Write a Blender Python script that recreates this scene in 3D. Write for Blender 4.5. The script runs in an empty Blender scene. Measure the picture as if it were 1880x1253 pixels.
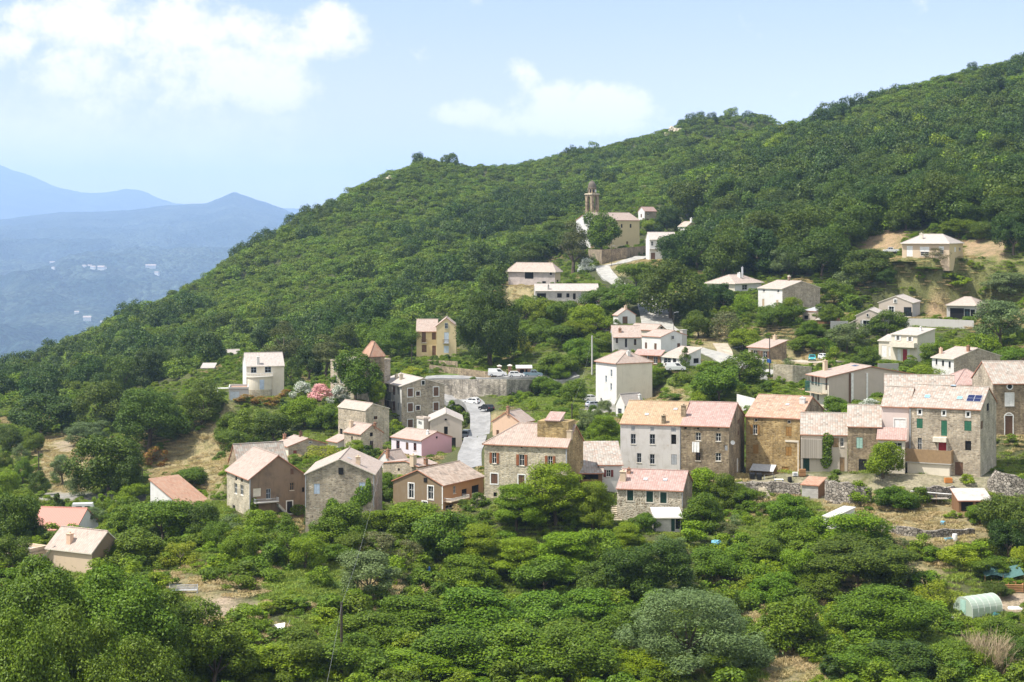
import bpy, math, random
import numpy as np
from mathutils import Vector, Matrix
R = math.radians
scene = bpy.context.scene
COL = scene.collection
F, CX, HY = 3133.33, 940.0, 420.0          # focal length in photo pixels, optical axis, eye level
K = 1.3                                    # metres per survey unit

def P(px, py, Y):
    Y = Y * K
    return Vector(((px - CX) / F * Y, Y, (HY - py) / F * Y))
def to_px(x, y, z):
    return CX + F * x / y, HY - F * z / y

# ------------------------------------------------------------------ camera, light, sky
cam_d = bpy.data.cameras.new('camera'); cam = bpy.data.objects.new('camera', cam_d); COL.objects.link(cam)
cam.location = (0, 0, 0); cam.rotation_euler = (R(90), 0, 0)
cam_d.lens = 60.0; cam_d.sensor_width = 36.0; cam_d.shift_y = -206.5 / 1880.0
cam_d.clip_start = 0.5; cam_d.clip_end = 60000
scene.camera = cam
SUN_EL, SUN_FRONT = 60.0, 14.0
S = Vector((-math.cos(R(SUN_EL)) * math.cos(R(SUN_FRONT)), -math.cos(R(SUN_EL)) * math.sin(R(SUN_FRONT)), math.sin(R(SUN_EL))))
sd = bpy.data.lights.new('sun', 'SUN'); so = bpy.data.objects.new('sun', sd); COL.objects.link(so)
sd.energy = 4.9; sd.angle = R(0.5); sd.color = (1.0, 0.95, 0.86)
so.rotation_euler = S.to_track_quat('Z', 'Y').to_euler()
scene.view_settings.view_transform = 'Standard'; scene.view_settings.look = 'None'
scene.view_settings.exposure = 0.69; scene.view_settings.gamma = 1.0
scene.view_settings.use_curve_mapping = False
cy = scene.cycles
cy.max_bounces = 6; cy.diffuse_bounces = 3; cy.glossy_bounces = 2; cy.transmission_bounces = 4
cy.transparent_max_bounces = 6; cy.volume_bounces = 1; cy.use_denoising = True
cy.caustics_reflective = False; cy.caustics_refractive = False
try: cy.denoising_prefilter = 'ACCURATE'
except Exception: pass

class NT:
    """short-hand for building node trees"""
    def __init__(s, tree): s.t = tree; s.n = tree.nodes; s.l = tree.links
    def node(s, typ, **kw):
        n = s.n.new(typ)
        for k, v in kw.items(): setattr(n, k, v)
        return n
    def put(s, sock, v):
        if isinstance(v, bpy.types.NodeSocket): s.l.new(v, sock)
        else: sock.default_value = v
    def m(s, op, a, b=0.0, c=None, clamp=False):
        n = s.node('ShaderNodeMath', operation=op, use_clamp=clamp)
        s.put(n.inputs[0], a); s.put(n.inputs[1], b)
        if c is not None: s.put(n.inputs[2], c)
        return n.outputs[0]
    def ramp(s, v, a, b, o0=0.0, o1=1.0):
        n = s.node('ShaderNodeMapRange', interpolation_type='SMOOTHSTEP')
        s.put(n.inputs[0], v); s.put(n.inputs[1], a); s.put(n.inputs[2], b); s.put(n.inputs[3], o0); s.put(n.inputs[4], o1)
        return n.outputs[0]
    def mix(s, f, a, b, mode='MIX'):
        n = s.node('ShaderNodeMix', data_type='RGBA', blend_type=mode)
        s.put(n.inputs[0], f)
        for i, v in ((6, a), (7, b)):
            if not isinstance(v, bpy.types.NodeSocket): v = (*v[:3], 1.0)
            s.put(n.inputs[i], v)
        return n.outputs[2]
    def noise(s, vec, scale, detail=3.0, rough=0.55, dist=0.0):
        n = s.node('ShaderNodeTexNoise'); s.put(n.inputs['Vector'], vec)
        n.inputs['Scale'].default_value = scale; n.inputs['Detail'].default_value = detail
        n.inputs['Roughness'].default_value = rough; n.inputs['Distortion'].default_value = dist
        return n.outputs[0]
    def xyz(s, x, y, z=0.0):
        n = s.node('ShaderNodeCombineXYZ')
        for i, v in enumerate((x, y, z)): s.put(n.inputs[i], v)
        return n.outputs[0]
    def vmul(s, v, k):
        n = s.node('ShaderNodeVectorMath', operation='MULTIPLY'); s.put(n.inputs[0], v); n.inputs[1].default_value = k
        return n.outputs[0]
    def uv(s):
        return s.node('ShaderNodeUVMap', uv_map='UVMap').outputs[0]
    def sep(s, v):
        n = s.node('ShaderNodeSeparateXYZ'); s.put(n.inputs[0], v); return n.outputs
    def bump(s, h, strength=0.5, dist=0.05):
        n = s.node('ShaderNodeBump'); s.put(n.inputs['Height'], h)
        n.inputs['Strength'].default_value = strength; n.inputs['Distance'].default_value = dist
        return n.outputs[0]

# world: physical sky, with the cumulus of the day as a function of direction
world = bpy.data.worlds.new('World'); scene.world = world; world.use_nodes = True
w = NT(world.node_tree); w.n.clear()
sky = w.node('ShaderNodeTexSky', sky_type='NISHITA', sun_disc=False)
sky.sun_elevation = R(SUN_EL); sky.sun_rotation = R(270 - SUN_FRONT); sky.altitude = 500
sky.air_density = 1.0; sky.dust_density = 0.6; sky.ozone_density = 1.0
tc = w.node('ShaderNodeTexCoord').outputs['Generated']
X, Yd, Zd = w.sep(tc)
yy = w.m('MAXIMUM', Yd, 0.02)
u = w.m('DIVIDE', X, yy); v = w.m('DIVIDE', Zd, yy)
n_big = w.noise(w.xyz(u, v, 3.7), 16.0, 8.0, 0.58, 0.3)
n_mid = w.noise(w.xyz(u, w.m('MULTIPLY', v, 1.3), 9.1), 44.0, 6.0, 0.6, 0.2)
n_fine = w.noise(w.xyz(u, v, 5.3), 130.0, 5.0, 0.6, 0.4)
nz = w.m('ADD', w.m('ADD', w.m('MULTIPLY', w.m('SUBTRACT', n_big, 0.5), 2.6), w.m('MULTIPLY', w.m('SUBTRACT', n_mid, 0.5), 1.9)), w.m('MULTIPLY', w.m('SUBTRACT', n_fine, 0.5), 0.8))
def blob(px, py, a, b):
    du = w.m('MULTIPLY', w.m('SUBTRACT', u, (px - CX) / F), F / a)
    dv = w.m('MULTIPLY', w.m('SUBTRACT', v, (HY - py) / F), F / b)
    return w.m('SUBTRACT', 1.0, w.m('ADD', w.m('MULTIPLY', du, du), w.m('MULTIPLY', dv, dv)))
def union(bl):
    e = bl[0]
    for b in bl[1:]: e = w.m('MAXIMUM', e, b)
    return w.m('MAXIMUM', e, -1.5)
e1 = union([blob(150, 30, 120, 55), blob(330, 50, 130, 70), blob(520, 75, 130, 40), blob(600, 50, 55, 36), blob(130, 140, 80, 50),
            blob(300, 165, 120, 50), blob(480, 155, 90, 45), blob(10, 85, 45, 35), blob(400, 120, 150, 60), blob(220, 200, 90, 35), blob(-120, 60, 110, 60)])
e2 = union([blob(965, 140, 42, 46), blob(1000, 190, 100, 50), blob(1110, 200, 110, 50), blob(870, 210, 75, 28), blob(1040, 225, 185, 30)])
c1 = w.ramp(w.m('ADD', w.m('MULTIPLY', e1, 0.75), w.m('MULTIPLY', nz, 1.5)), -0.6, 1.0)
c2 = w.ramp(w.m('ADD', w.m('MULTIPLY', e2, 0.9), w.m('MULTIPLY', nz, 1.15)), -0.3, 0.65)
veil_env = union([blob(120, 300, 420, 130), blob(480, 330, 260, 60)])
c3 = w.m('MULTIPLY', w.ramp(w.m('ADD', veil_env, w.m('MULTIPLY', nz, 1.0)), -0.8, 1.3), 0.8)
cl = w.m('MULTIPLY', w.m('MAXIMUM', w.m('MAXIMUM', c1, c2), c3), w.ramp(Yd, 0.02, 0.2))
shade = w.ramp(w.m('ADD', n_mid, w.m('MULTIPLY', n_big, 0.6)), 0.55, 1.0, 0.90, 1.0)
cloud_col = w.mix(shade, (5.7, 5.15, 4.95), (7.0, 6.2, 5.7))
# thin bright summer air near the horizon
pale = w.ramp(Zd, -0.02, 0.20, 0.97, 0.85)
skyc = w.mix(pale, sky.outputs[0], w.mix(w.ramp(Zd, 0.0, 0.15), (5.9, 5.1, 4.55), (2.6, 3.1, 4.0)))
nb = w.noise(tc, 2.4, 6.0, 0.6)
behind = w.m('MULTIPLY', w.ramp(w.m('MULTIPLY', Yd, -1.0), -0.05, 0.25), w.ramp(nb, 0.36, 0.52))  # unseen bright cloud cover added behind the camera to fill camera-facing walls
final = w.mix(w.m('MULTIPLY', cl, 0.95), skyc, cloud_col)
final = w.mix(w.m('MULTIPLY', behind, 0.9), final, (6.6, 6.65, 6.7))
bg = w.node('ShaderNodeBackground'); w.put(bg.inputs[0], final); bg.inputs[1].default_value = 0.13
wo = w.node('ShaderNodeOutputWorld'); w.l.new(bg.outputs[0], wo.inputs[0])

# ------------------------------------------------------------------ object bookkeeping
def tag(o, label=None, cat=None, group=None, kind=None):
    if label: o['label'] = label
    if cat: o['category'] = cat
    if group: o['group'] = group
    if kind: o['kind'] = kind
    return o
def empty(name, loc, rz=0.0, label=None, cat=None, group=None):
    o = bpy.data.objects.new(name, None); COL.objects.link(o)
    o.location = loc; o.rotation_euler = (0, 0, rz); o.empty_display_size = 0.5
    return tag(o, label, cat, group)
def link(name, mesh, parent=None, loc=None, rz=None):
    o = bpy.data.objects.new(name, mesh); COL.objects.link(o)
    if parent is not None: o.parent = parent
    if loc is not None: o.location = loc
    if rz is not None: o.rotation_euler = (0, 0, rz)
    return o

class MB:
    """collects faces with UVs (metres) and builds one mesh"""
    def __init__(s): s.v = []; s.f = []; s.uv = []; s.mi = []
    def face(s, pts, uvs=None, mi=0):
        i = len(s.v); s.v += [tuple(p) for p in pts]; s.f.append(tuple(range(i, i + len(pts))))
        if uvs is None:
            p = [Vector(q) for q in pts]; n = (p[1] - p[0]).cross(p[2] - p[0])
            if n.length < 1e-9: n = Vector((0, 0, 1))
            n.normalize()
            if abs(n.z) > 0.9: uvs = [(q.x, q.y) for q in p]
            else:
                t = Vector((-n.y, n.x, 0)).normalized(); b = n.cross(t)
                uvs = [(q.dot(t), q.dot(b)) for q in p]
        s.uv += list(uvs); s.mi.append(mi)
    def box(s, x0, x1, y0, y1, z0, z1, mi=0, M=None):
        c = [(x0, y0, z0), (x1, y0, z0), (x1, y1, z0), (x0, y1, z0), (x0, y0, z1), (x1, y0, z1), (x1, y1, z1), (x0, y1, z1)]
        if M is not None: c = [M @ Vector(q) for q in c]
        for f in ((0, 1, 5, 4), (1, 2, 6, 5), (2, 3, 7, 6), (3, 0, 4, 7), (4, 5, 6, 7), (3, 2, 1, 0)):
            s.face([c[k] for k in f], mi=mi)
    def tube(s, p, q, r0, r1=None, n=8, mi=0, caps=True):
        p, q = Vector(p), Vector(q); r1 = r0 if r1 is None else r1
        d = (q - p); 
        if d.length < 1e-6: return
        d.normalize(); a = d.orthogonal().normalized(); b = d.cross(a)
        A = [p + (a * math.cos(2 * math.pi * k / n) + b * math.sin(2 * math.pi * k / n)) * r0 for k in range(n)]
        B = [q + (a * math.cos(2 * math.pi * k / n) + b * math.sin(2 * math.pi * k / n)) * r1 for k in range(n)]
        for k in range(n): s.face([A[k], A[(k + 1) % n], B[(k + 1) % n], B[k]], mi=mi)
        if caps: s.face(A[::-1], mi=mi); s.face(B, mi=mi)
    def lathe(s, prof, c=(0, 0, 0), n=16, mi=0):
        for (r0, z0), (r1, z1) in zip(prof, prof[1:]):
            for k in range(n):
                a0, a1 = 2 * math.pi * k / n, 2 * math.pi * (k + 1) / n
                q = [(c[0] + r * math.cos(a), c[1] + r * math.sin(a), c[2] + z) for r, a, z in ((r0, a0, z0), (r0, a1, z0), (r1, a1, z1), (r1, a0, z1))]
                if r0 < 1e-5: q = [q[0], q[2], q[3]]
                elif r1 < 1e-5: q = q[:3]
                s.face(q, mi=mi)
    def prism(s, poly, axis, a, b, mi=0):
        """poly: list of 2-D points; axis 'y': (x,z) swept along y from a to b; 'x': (y,z) along x; 'z': (x,y) along z"""
        f = {'y': lambda p, t: (p[0], t, p[1]), 'x': lambda p, t: (t, p[0], p[1]), 'z': lambda p, t: (p[0], p[1], t)}[axis]
        A = [f(p, a) for p in poly]; B = [f(p, b) for p in poly]; n = len(poly)
        ar = sum(poly[i][0] * poly[(i + 1) % n][1] - poly[(i + 1) % n][0] * poly[i][1] for i in range(n))
        flip = (ar > 0) == (axis in 'y')
        for k in range(n):
            q = [A[k], A[(k + 1) % n], B[(k + 1) % n], B[k]]; s.face(q[::-1] if flip else q, mi=mi)
        s.face(A if flip else A[::-1], mi=mi); s.face(B[::-1] if flip else B, mi=mi)
    def mesh(s, name, mats, smooth=False):
        me = bpy.data.meshes.new(name); me.from_pydata(s.v, [], s.f)
        lay = me.uv_layers.new(name='UVMap'); lay.data.foreach_set('uv', [c for t in s.uv for c in t])
        for m in (mats if isinstance(mats, (list, tuple)) else [mats]): me.materials.append(m)
        me.polygons.foreach_set('material_index', s.mi)
        if smooth: me.polygons.foreach_set('use_smooth', [True] * len(s.f))
        me.update(); return me
    def build(s, name, mats, parent=None, loc=None, rz=None, smooth=False):
        return link(name, s.mesh(name, mats, smooth), parent, loc, rz)

# ------------------------------------------------------------------ materials
MATS = {}
def new_mat(name):
    m = bpy.data.materials.new(name); m.use_nodes = True
    t = NT(m.node_tree); b = t.n['Principled BSDF']; b.inputs['Roughness'].default_value = 0.85
    b.inputs['Specular IOR Level'].default_value = 0.25
    return m, t, b
def paint(name, c, rough=0.6, spec=0.3, metal=0.0, var=0.12):
    if name in MATS: return MATS[name]
    m, t, b = new_mat(name)
    g = t.node('ShaderNodeNewGeometry').outputs['Position']
    n = t.noise(g, 2.3, 4.0, 0.6)
    k = t.ramp(n, 0.25, 0.75, 1 - var, 1 + var)
    t.put(b.inputs['Base Color'], t.mix(1.0, c, t.xyz(k, k, k), 'MULTIPLY'))
    b.inputs['Roughness'].default_value = rough; b.inputs['Specular IOR Level'].default_value = spec; b.inputs['Metallic'].default_value = metal
    MATS[name] = m; return m
def mscale(c, k): return tuple(min(1.0, x * k) for x in c)
def stone(name, c1, c2, su=2.1, sv=4.2, mortar=(0.45, 0.40, 0.33), mw=0.06, stain=0.35, bump=0.6):
    m, t, b = new_mat(name); uv = t.uv()
    wob = t.noise(uv, 1.7, 2.0)
    sx, sy, _ = t.sep(uv)
    p = t.xyz(t.m('MULTIPLY', sx, su), t.m('ADD', t.m('MULTIPLY', sy, sv), t.m('MULTIPLY', wob, 0.7)), 0.0)
    vo = t.node('ShaderNodeTexVoronoi', feature='F1'); t.put(vo.inputs['Vector'], p); vo.inputs['Scale'].default_value = 1.0
    ve = t.node('ShaderNodeTexVoronoi', feature='DISTANCE_TO_EDGE'); t.put(ve.inputs['Vector'], p); ve.inputs['Scale'].default_value = 1.0
    r, g, bl = t.sep(vo.outputs['Color'])
    col = t.mix(r, c1, c2)
    col = t.mix(t.ramp(g, 0.72, 1.0, 0.0, 0.65), col, mscale(c1, 0.45))
    col = t.mix(t.ramp(bl, 0.8, 1.0, 0.0, 0.5), col, mscale(c2, 1.35))
    edge = t.ramp(ve.outputs['Distance'], mw * 0.3, mw * 1.8)
    col = t.mix(edge, mortar, col)
    big = t.noise(uv, 0.33, 5.0, 0.6)
    streak = t.noise(t.xyz(t.m('MULTIPLY', sx, 1.6), t.m('MULTIPLY', sy, 0.25), 0.0), 1.0, 4.0, 0.6)
    k = t.m('MULTIPLY', t.ramp(big, 0.3, 0.7, 1 - stain, 1.12), t.ramp(streak, 0.3, 0.65, 1 - stain * 0.7, 1.05))
    col = t.mix(1.0, col, t.xyz(k, k, k), 'MULTIPLY')
    t.put(b.inputs['Base Color'], col)
    h = t.m('ADD', t.m('MULTIPLY', edge, 1.0), t.m('MULTIPLY', r, 0.7))
    t.put(b.inputs['Normal'], t.bump(h, bump, 0.06)); b.inputs['Roughness'].default_value = 0.95
    MATS[name] = m; return m
def plaster(name, c, stain=0.15, dirt=(0.30, 0.26, 0.20), damage=0.0):
    m, t, b = new_mat(name); uv = t.uv(); sx, sy, _ = t.sep(uv)
    big = t.noise(uv, 0.45, 6.0, 0.62)
    streak = t.noise(t.xyz(t.m('MULTIPLY', sx, 2.2), t.m('MULTIPLY', sy, 0.22), 4.0), 1.0, 5.0, 0.65)
    f = t.m('ADD', t.ramp(big, 0.42, 0.75, 0.0, stain), t.ramp(streak, 0.5, 0.78, 0.0, stain * 1.2), clamp=True)
    col = t.mix(f, c, dirt)
    if damage:
        d = t.noise(uv, 0.62, 7.0, 0.68, 0.5)
        col = t.mix(t.ramp(d, 0.60, 0.70, 0.0, damage), col, (0.33, 0.22, 0.13))
        d2 = t.noise(t.xyz(t.m('MULTIPLY', sx, 1.2), t.m('MULTIPLY', sy, 0.5), 9.0), 1.0, 6.0, 0.7)
        col = t.mix(t.ramp(d2, 0.58, 0.75, 0.0, damage * 0.8), col, (0.24, 0.22, 0.22))
    t.put(b.inputs['Base Color'], col)
    t.put(b.inputs['Normal'], t.bump(t.noise(uv, 9.0, 3.0), 0.25, 0.02)); b.inputs['Roughness'].default_value = 0.92
    MATS[name] = m; return m
def roof_tile(name, c, c2, old=0.25, col_w=0.36, row=0.50, lich=(0.10, 0.09, 0.07)):
    m, t, b = new_mat(name); uv = t.uv(); sx, sy, _ = t.sep(uv)
    cu = t.m('DIVIDE', sx, col_w); rv = t.m('DIVIDE', sy, row)
    fl = t.xyz(t.m('FLOOR', cu), t.m('FLOOR', rv), 0.0)
    wn = t.node('ShaderNodeTexWhiteNoise', noise_dimensions='2D'); t.put(wn.inputs['Vector'], fl)
    fu = t.m('FRACT', cu); prof = t.m('SINE', t.m('MULTIPLY', fu, math.pi))
    fr = t.m('FRACT', rv)
    col = t.mix(wn.outputs[0], c, c2)
    r2 = t.sep(wn.outputs[1])[1]
    col = t.mix(t.ramp(r2, 0.72, 1.0, 0.0, 0.6 * old + 0.28), col, mscale(c2, 0.5))
    col = t.mix(t.ramp(r2, 0.0, 0.15, 0.5, 0.0), col, mscale(c, 1.3))
    big = t.noise(uv, 0.5, 6.0, 0.65)
    strk = t.noise(t.xyz(t.m('MULTIPLY', sx, 2.4), t.m('MULTIPLY', sy, 0.35), 2.0), 1.0, 5.0, 0.65)
    col = t.mix(t.ramp(strk, 0.45, 0.75, 0.0, 0.22 + old * 0.5), col, mscale(c2, 0.55))
    col = t.mix(t.ramp(big, 0.48, 0.72, 0.0, old), col, lich)
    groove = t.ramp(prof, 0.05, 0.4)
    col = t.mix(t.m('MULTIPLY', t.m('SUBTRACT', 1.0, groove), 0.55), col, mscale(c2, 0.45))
    t.put(b.inputs['Base Color'], col)
    h = t.m('ADD', prof, t.m('MULTIPLY', fr, 0.35))
    t.put(b.inputs['Normal'], t.bump(h, 0.55, 0.06)); b.inputs['Roughness'].default_value = 0.9
    MATS[name] = m; return m
def sheet_metal(name, c, rust=0.1, pitch=0.18):
    m, t, b = new_mat(name); uv = t.uv(); sx, sy, _ = t.sep(uv)
    h = t.m('SINE', t.m('MULTIPLY', sx, 2 * math.pi / pitch))
    n = t.noise(uv, 0.9, 6.0, 0.7)
    col = t.mix(t.ramp(n, 0.5, 0.75, 0.0, rust), c, (0.25, 0.12, 0.06))
    col = t.mix(t.ramp(h, -1.0, -0.2, 0.35, 0.0), col, mscale(c, 0.45))
    t.put(b.inputs['Base Color'], col); t.put(b.inputs['Normal'], t.bump(h, 0.5, 0.05))
    b.inputs['Roughness'].default_value = 0.6
    MATS[name] = m; return m
def blocks(name, c, bw=0.5, bh=0.2):
    m, t, b = new_mat(name); uv = t.uv()
    br = t.node('ShaderNodeTexBrick'); t.put(br.inputs['Vector'], uv)
    br.inputs['Scale'].default_value = 1.0; br.inputs['Brick Width'].default_value = bw; br.inputs['Row Height'].default_value = bh
    br.inputs['Mortar Size'].default_value = 0.012; br.inputs['Color1'].default_value = (*c, 1); br.inputs['Color2'].default_value = (*mscale(c, 0.85), 1)
    br.inputs['Mortar'].default_value = (*mscale(c, 0.72), 1)
    n = t.noise(uv, 0.6, 5.0, 0.6); k = t.ramp(n, 0.3, 0.7, 0.82, 1.1)
    t.put(b.inputs['Base Color'], t.mix(1.0, br.outputs[0], t.xyz(k, k, k), 'MULTIPLY'))
    MATS[name] = m; return m
def planks(name, c, wd=0.14, vertical=True):
    m, t, b = new_mat(name); uv = t.uv(); sx, sy, _ = t.sep(uv)
    a = sx if vertical else sy
    fl = t.m('FLOOR', t.m('DIVIDE', a, wd)); wn = t.node('ShaderNodeTexWhiteNoise', noise_dimensions='1D'); t.put(wn.inputs['W'], fl)
    fr = t.m('FRACT', t.m('DIVIDE', a, wd)); gap = t.ramp(fr, 0.0, 0.12)
    k = t.m('MULTIPLY', t.m('ADD', 0.75, t.m('MULTIPLY', wn.outputs[0], 0.4)), t.m('ADD', 0.35, t.m('MULTIPLY', gap, 0.65)))
    t.put(b.inputs['Base Color'], t.mix(1.0, c, t.xyz(k, k, k), 'MULTIPLY'))
    MATS[name] = m; return m

stone('stone_grey', (0.365, 0.297, 0.216), (0.522, 0.436, 0.324), stain=0.25)
stone('stone_light', (0.462, 0.394, 0.280), (0.605, 0.529, 0.390), stain=0.3, mortar=(0.52, 0.47, 0.38))
stone('stone_beige', (0.460, 0.386, 0.268), (0.621, 0.532, 0.383), stain=0.28, mortar=(0.56, 0.50, 0.40), mw=0.09)
stone('stone_warm', (0.342, 0.230, 0.096), (0.524, 0.380, 0.181), stain=0.35, mortar=(0.42, 0.32, 0.18))
stone('stone_brown', (0.270, 0.202, 0.128), (0.414, 0.331, 0.218), stain=0.4, mortar=(0.34, 0.27, 0.19))
stone('stone_dark', (0.170, 0.140, 0.115), (0.270, 0.225, 0.180), stain=0.5, mortar=(0.22, 0.19, 0.16))
stone('stone_fieldstone', (0.330, 0.263, 0.180), (0.572, 0.483, 0.370), su=2.4, sv=2.8, mortar=(0.62, 0.56, 0.45), mw=0.10, stain=0.2)
stone('stone_dry', (0.28, 0.24, 0.20), (0.50, 0.45, 0.39), su=1.9, sv=2.8, mortar=(0.09, 0.08, 0.065), mw=0.06, stain=0.3, bump=1.0)
stone('stone_wall', (0.380, 0.336, 0.273), (0.552, 0.493, 0.410), su=1.3, sv=3.0, mortar=(0.30, 0.27, 0.23), stain=0.5)
stone('brick_red', (0.36, 0.15, 0.08), (0.46, 0.22, 0.12), su=3.5, sv=9.0, mortar=(0.40, 0.33, 0.27), stain=0.3)
plaster('plaster_white', (0.669, 0.656, 0.634), 0.22)
plaster('plaster_cream', (0.666, 0.603, 0.495), 0.22)
plaster('plaster_ivory', (0.688, 0.636, 0.533), 0.2)
plaster('plaster_pink', (0.72, 0.42, 0.46), 0.06)
plaster('plaster_lavender', (0.68, 0.62, 0.68), 0.08)
plaster('plaster_rose', (0.66, 0.55, 0.51), 0.10)
plaster('plaster_yellow', (0.66, 0.53, 0.31), 0.12)
plaster('plaster_ochre', (0.58, 0.42, 0.19), 0.22)
plaster('plaster_tan', (0.60, 0.47, 0.34), 0.14)
plaster('plaster_salmon', (0.68, 0.47, 0.34), 0.12)
plaster('plaster_taupe', (0.52, 0.445, 0.38), 0.2)
plaster('plaster_grey', (0.50, 0.48, 0.46), 0.16)
plaster('plaster_old', (0.60, 0.565, 0.54), 0.40, damage=0.55)
plaster('plaster_worn', (0.52, 0.46, 0.38), 0.35, damage=0.35)
plaster('stucco_brown', (0.215, 0.155, 0.095), 0.25)
plaster('stucco_stained', (0.25, 0.18, 0.125), 0.55, dirt=(0.09, 0.075, 0.06), damage=0.3)
plaster('plaster_orange', (0.50, 0.28, 0.15), 0.15)
plaster('concrete', (0.44, 0.42, 0.39), 0.25)
blocks('block_grey', (0.49, 0.46, 0.43)); blocks('block_pinkish', (0.50, 0.43, 0.40))
planks('planks_grey', (0.40, 0.355, 0.30)); planks('planks_brown', (0.22, 0.12, 0.06)); planks('planks_orange', (0.42, 0.22, 0.10), vertical=False)
roof_tile('tile_pink', (0.354, 0.267, 0.226), (0.399, 0.328, 0.281), 0.10)
roof_tile('tile_pale', (0.391, 0.312, 0.266), (0.439, 0.364, 0.316), 0.10)
roof_tile('tile_white', (0.405, 0.356, 0.323), (0.441, 0.395, 0.361), 0.06)
roof_tile('tile_orange', (0.378, 0.252, 0.156), (0.416, 0.315, 0.208), 0.25)
roof_tile('tile_old', (0.372, 0.228, 0.155), (0.461, 0.327, 0.248), 0.45, col_w=0.44)
roof_tile('tile_speckled', (0.339, 0.252, 0.204), (0.397, 0.377, 0.335), 0.30, col_w=0.42)
roof_tile('tile_rose', (0.357, 0.223, 0.194), (0.404, 0.302, 0.268), 0.08)
roof_tile('tile_lichen', (0.332, 0.251, 0.198), (0.458, 0.371, 0.306), 0.75, col_w=0.42, lich=(0.13, 0.11, 0.09))
roof_tile('tile_terracotta', (0.366, 0.197, 0.131), (0.403, 0.268, 0.193), 0.06)
sheet_metal('metal_white', (0.55, 0.53, 0.52), 0.08); sheet_metal('metal_red', (0.52, 0.24, 0.19), 0.03, 0.3)
sheet_metal('metal_rusty', (0.50, 0.46, 0.42), 0.75); sheet_metal('metal_grey', (0.40, 0.40, 0.41), 0.1)
PC = dict(white=(0.78, 0.77, 0.75), brown=(0.14, 0.075, 0.045), rust=(0.27, 0.10, 0.045), grey=(0.36, 0.37, 0.39), blue=(0.46, 0.54, 0.66), green=(0.03, 0.13, 0.075),
          dgreen=(0.012, 0.045, 0.03), mint=(0.34, 0.52, 0.45), ochre=(0.30, 0.165, 0.05), red=(0.30, 0.02, 0.025), black=(0.015, 0.015, 0.017), cream=(0.68, 0.62, 0.52),
          dark=(0.022, 0.02, 0.019), teal=(0.03, 0.13, 0.14), orange=(0.55, 0.22, 0.06), terra=(0.48, 0.22, 0.14), tan=(0.48, 0.36, 0.24), wood=(0.30, 0.20, 0.11),
          steel=(0.48, 0.49, 0.51), yellow=(0.70, 0.42, 0.03), royal=(0.03, 0.12, 0.42), sky=(0.20, 0.50, 0.72), lblue=(0.55, 0.62, 0.70), pink=(0.70, 0.32, 0.36), maroon=(0.20, 0.05, 0.04), pole=(0.07, 0.055, 0.045), cpole=(0.50, 0.48, 0.45))
for k_, c_ in PC.items(): paint(k_, c_, 0.55)
m_, t_, b_ = new_mat('glass'); b_.inputs['Base Color'].default_value = (0.018, 0.022, 0.026, 1); b_.inputs['Roughness'].default_value = 0.12; b_.inputs['Specular IOR Level'].default_value = 0.5
MATS['glass'] = m_
m_, t_, b_ = new_mat('unlit_interior'); b_.inputs['Base Color'].default_value = (0.014, 0.013, 0.012, 1); b_.inputs['Roughness'].default_value = 1.0; MATS['unlit_interior'] = m_  # near-black panel colour standing in for the shade inside openings
m_, t_, b_ = new_mat('solar_panel'); b_.inputs['Base Color'].default_value = (0.012, 0.018, 0.07, 1); b_.inputs['Roughness'].default_value = 0.25; MATS['solar_panel'] = m_
def car_paint(name, c):
    m, t, b = new_mat(name); b.inputs['Base Color'].default_value = (*c, 1); b.inputs['Roughness'].default_value = 0.3
    b.inputs['Coat Weight'].default_value = 0.6; b.inputs['Coat Roughness'].default_value = 0.08; MATS[name] = m
car_paint('car_white', (0.76, 0.76, 0.76)); car_paint('car_black', (0.03, 0.03, 0.035)); car_paint('car_silver', (0.45, 0.47, 0.50)); car_paint('car_teal', (0.05, 0.33, 0.36)); car_paint('car_bluegrey', (0.20, 0.28, 0.33))
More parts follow.
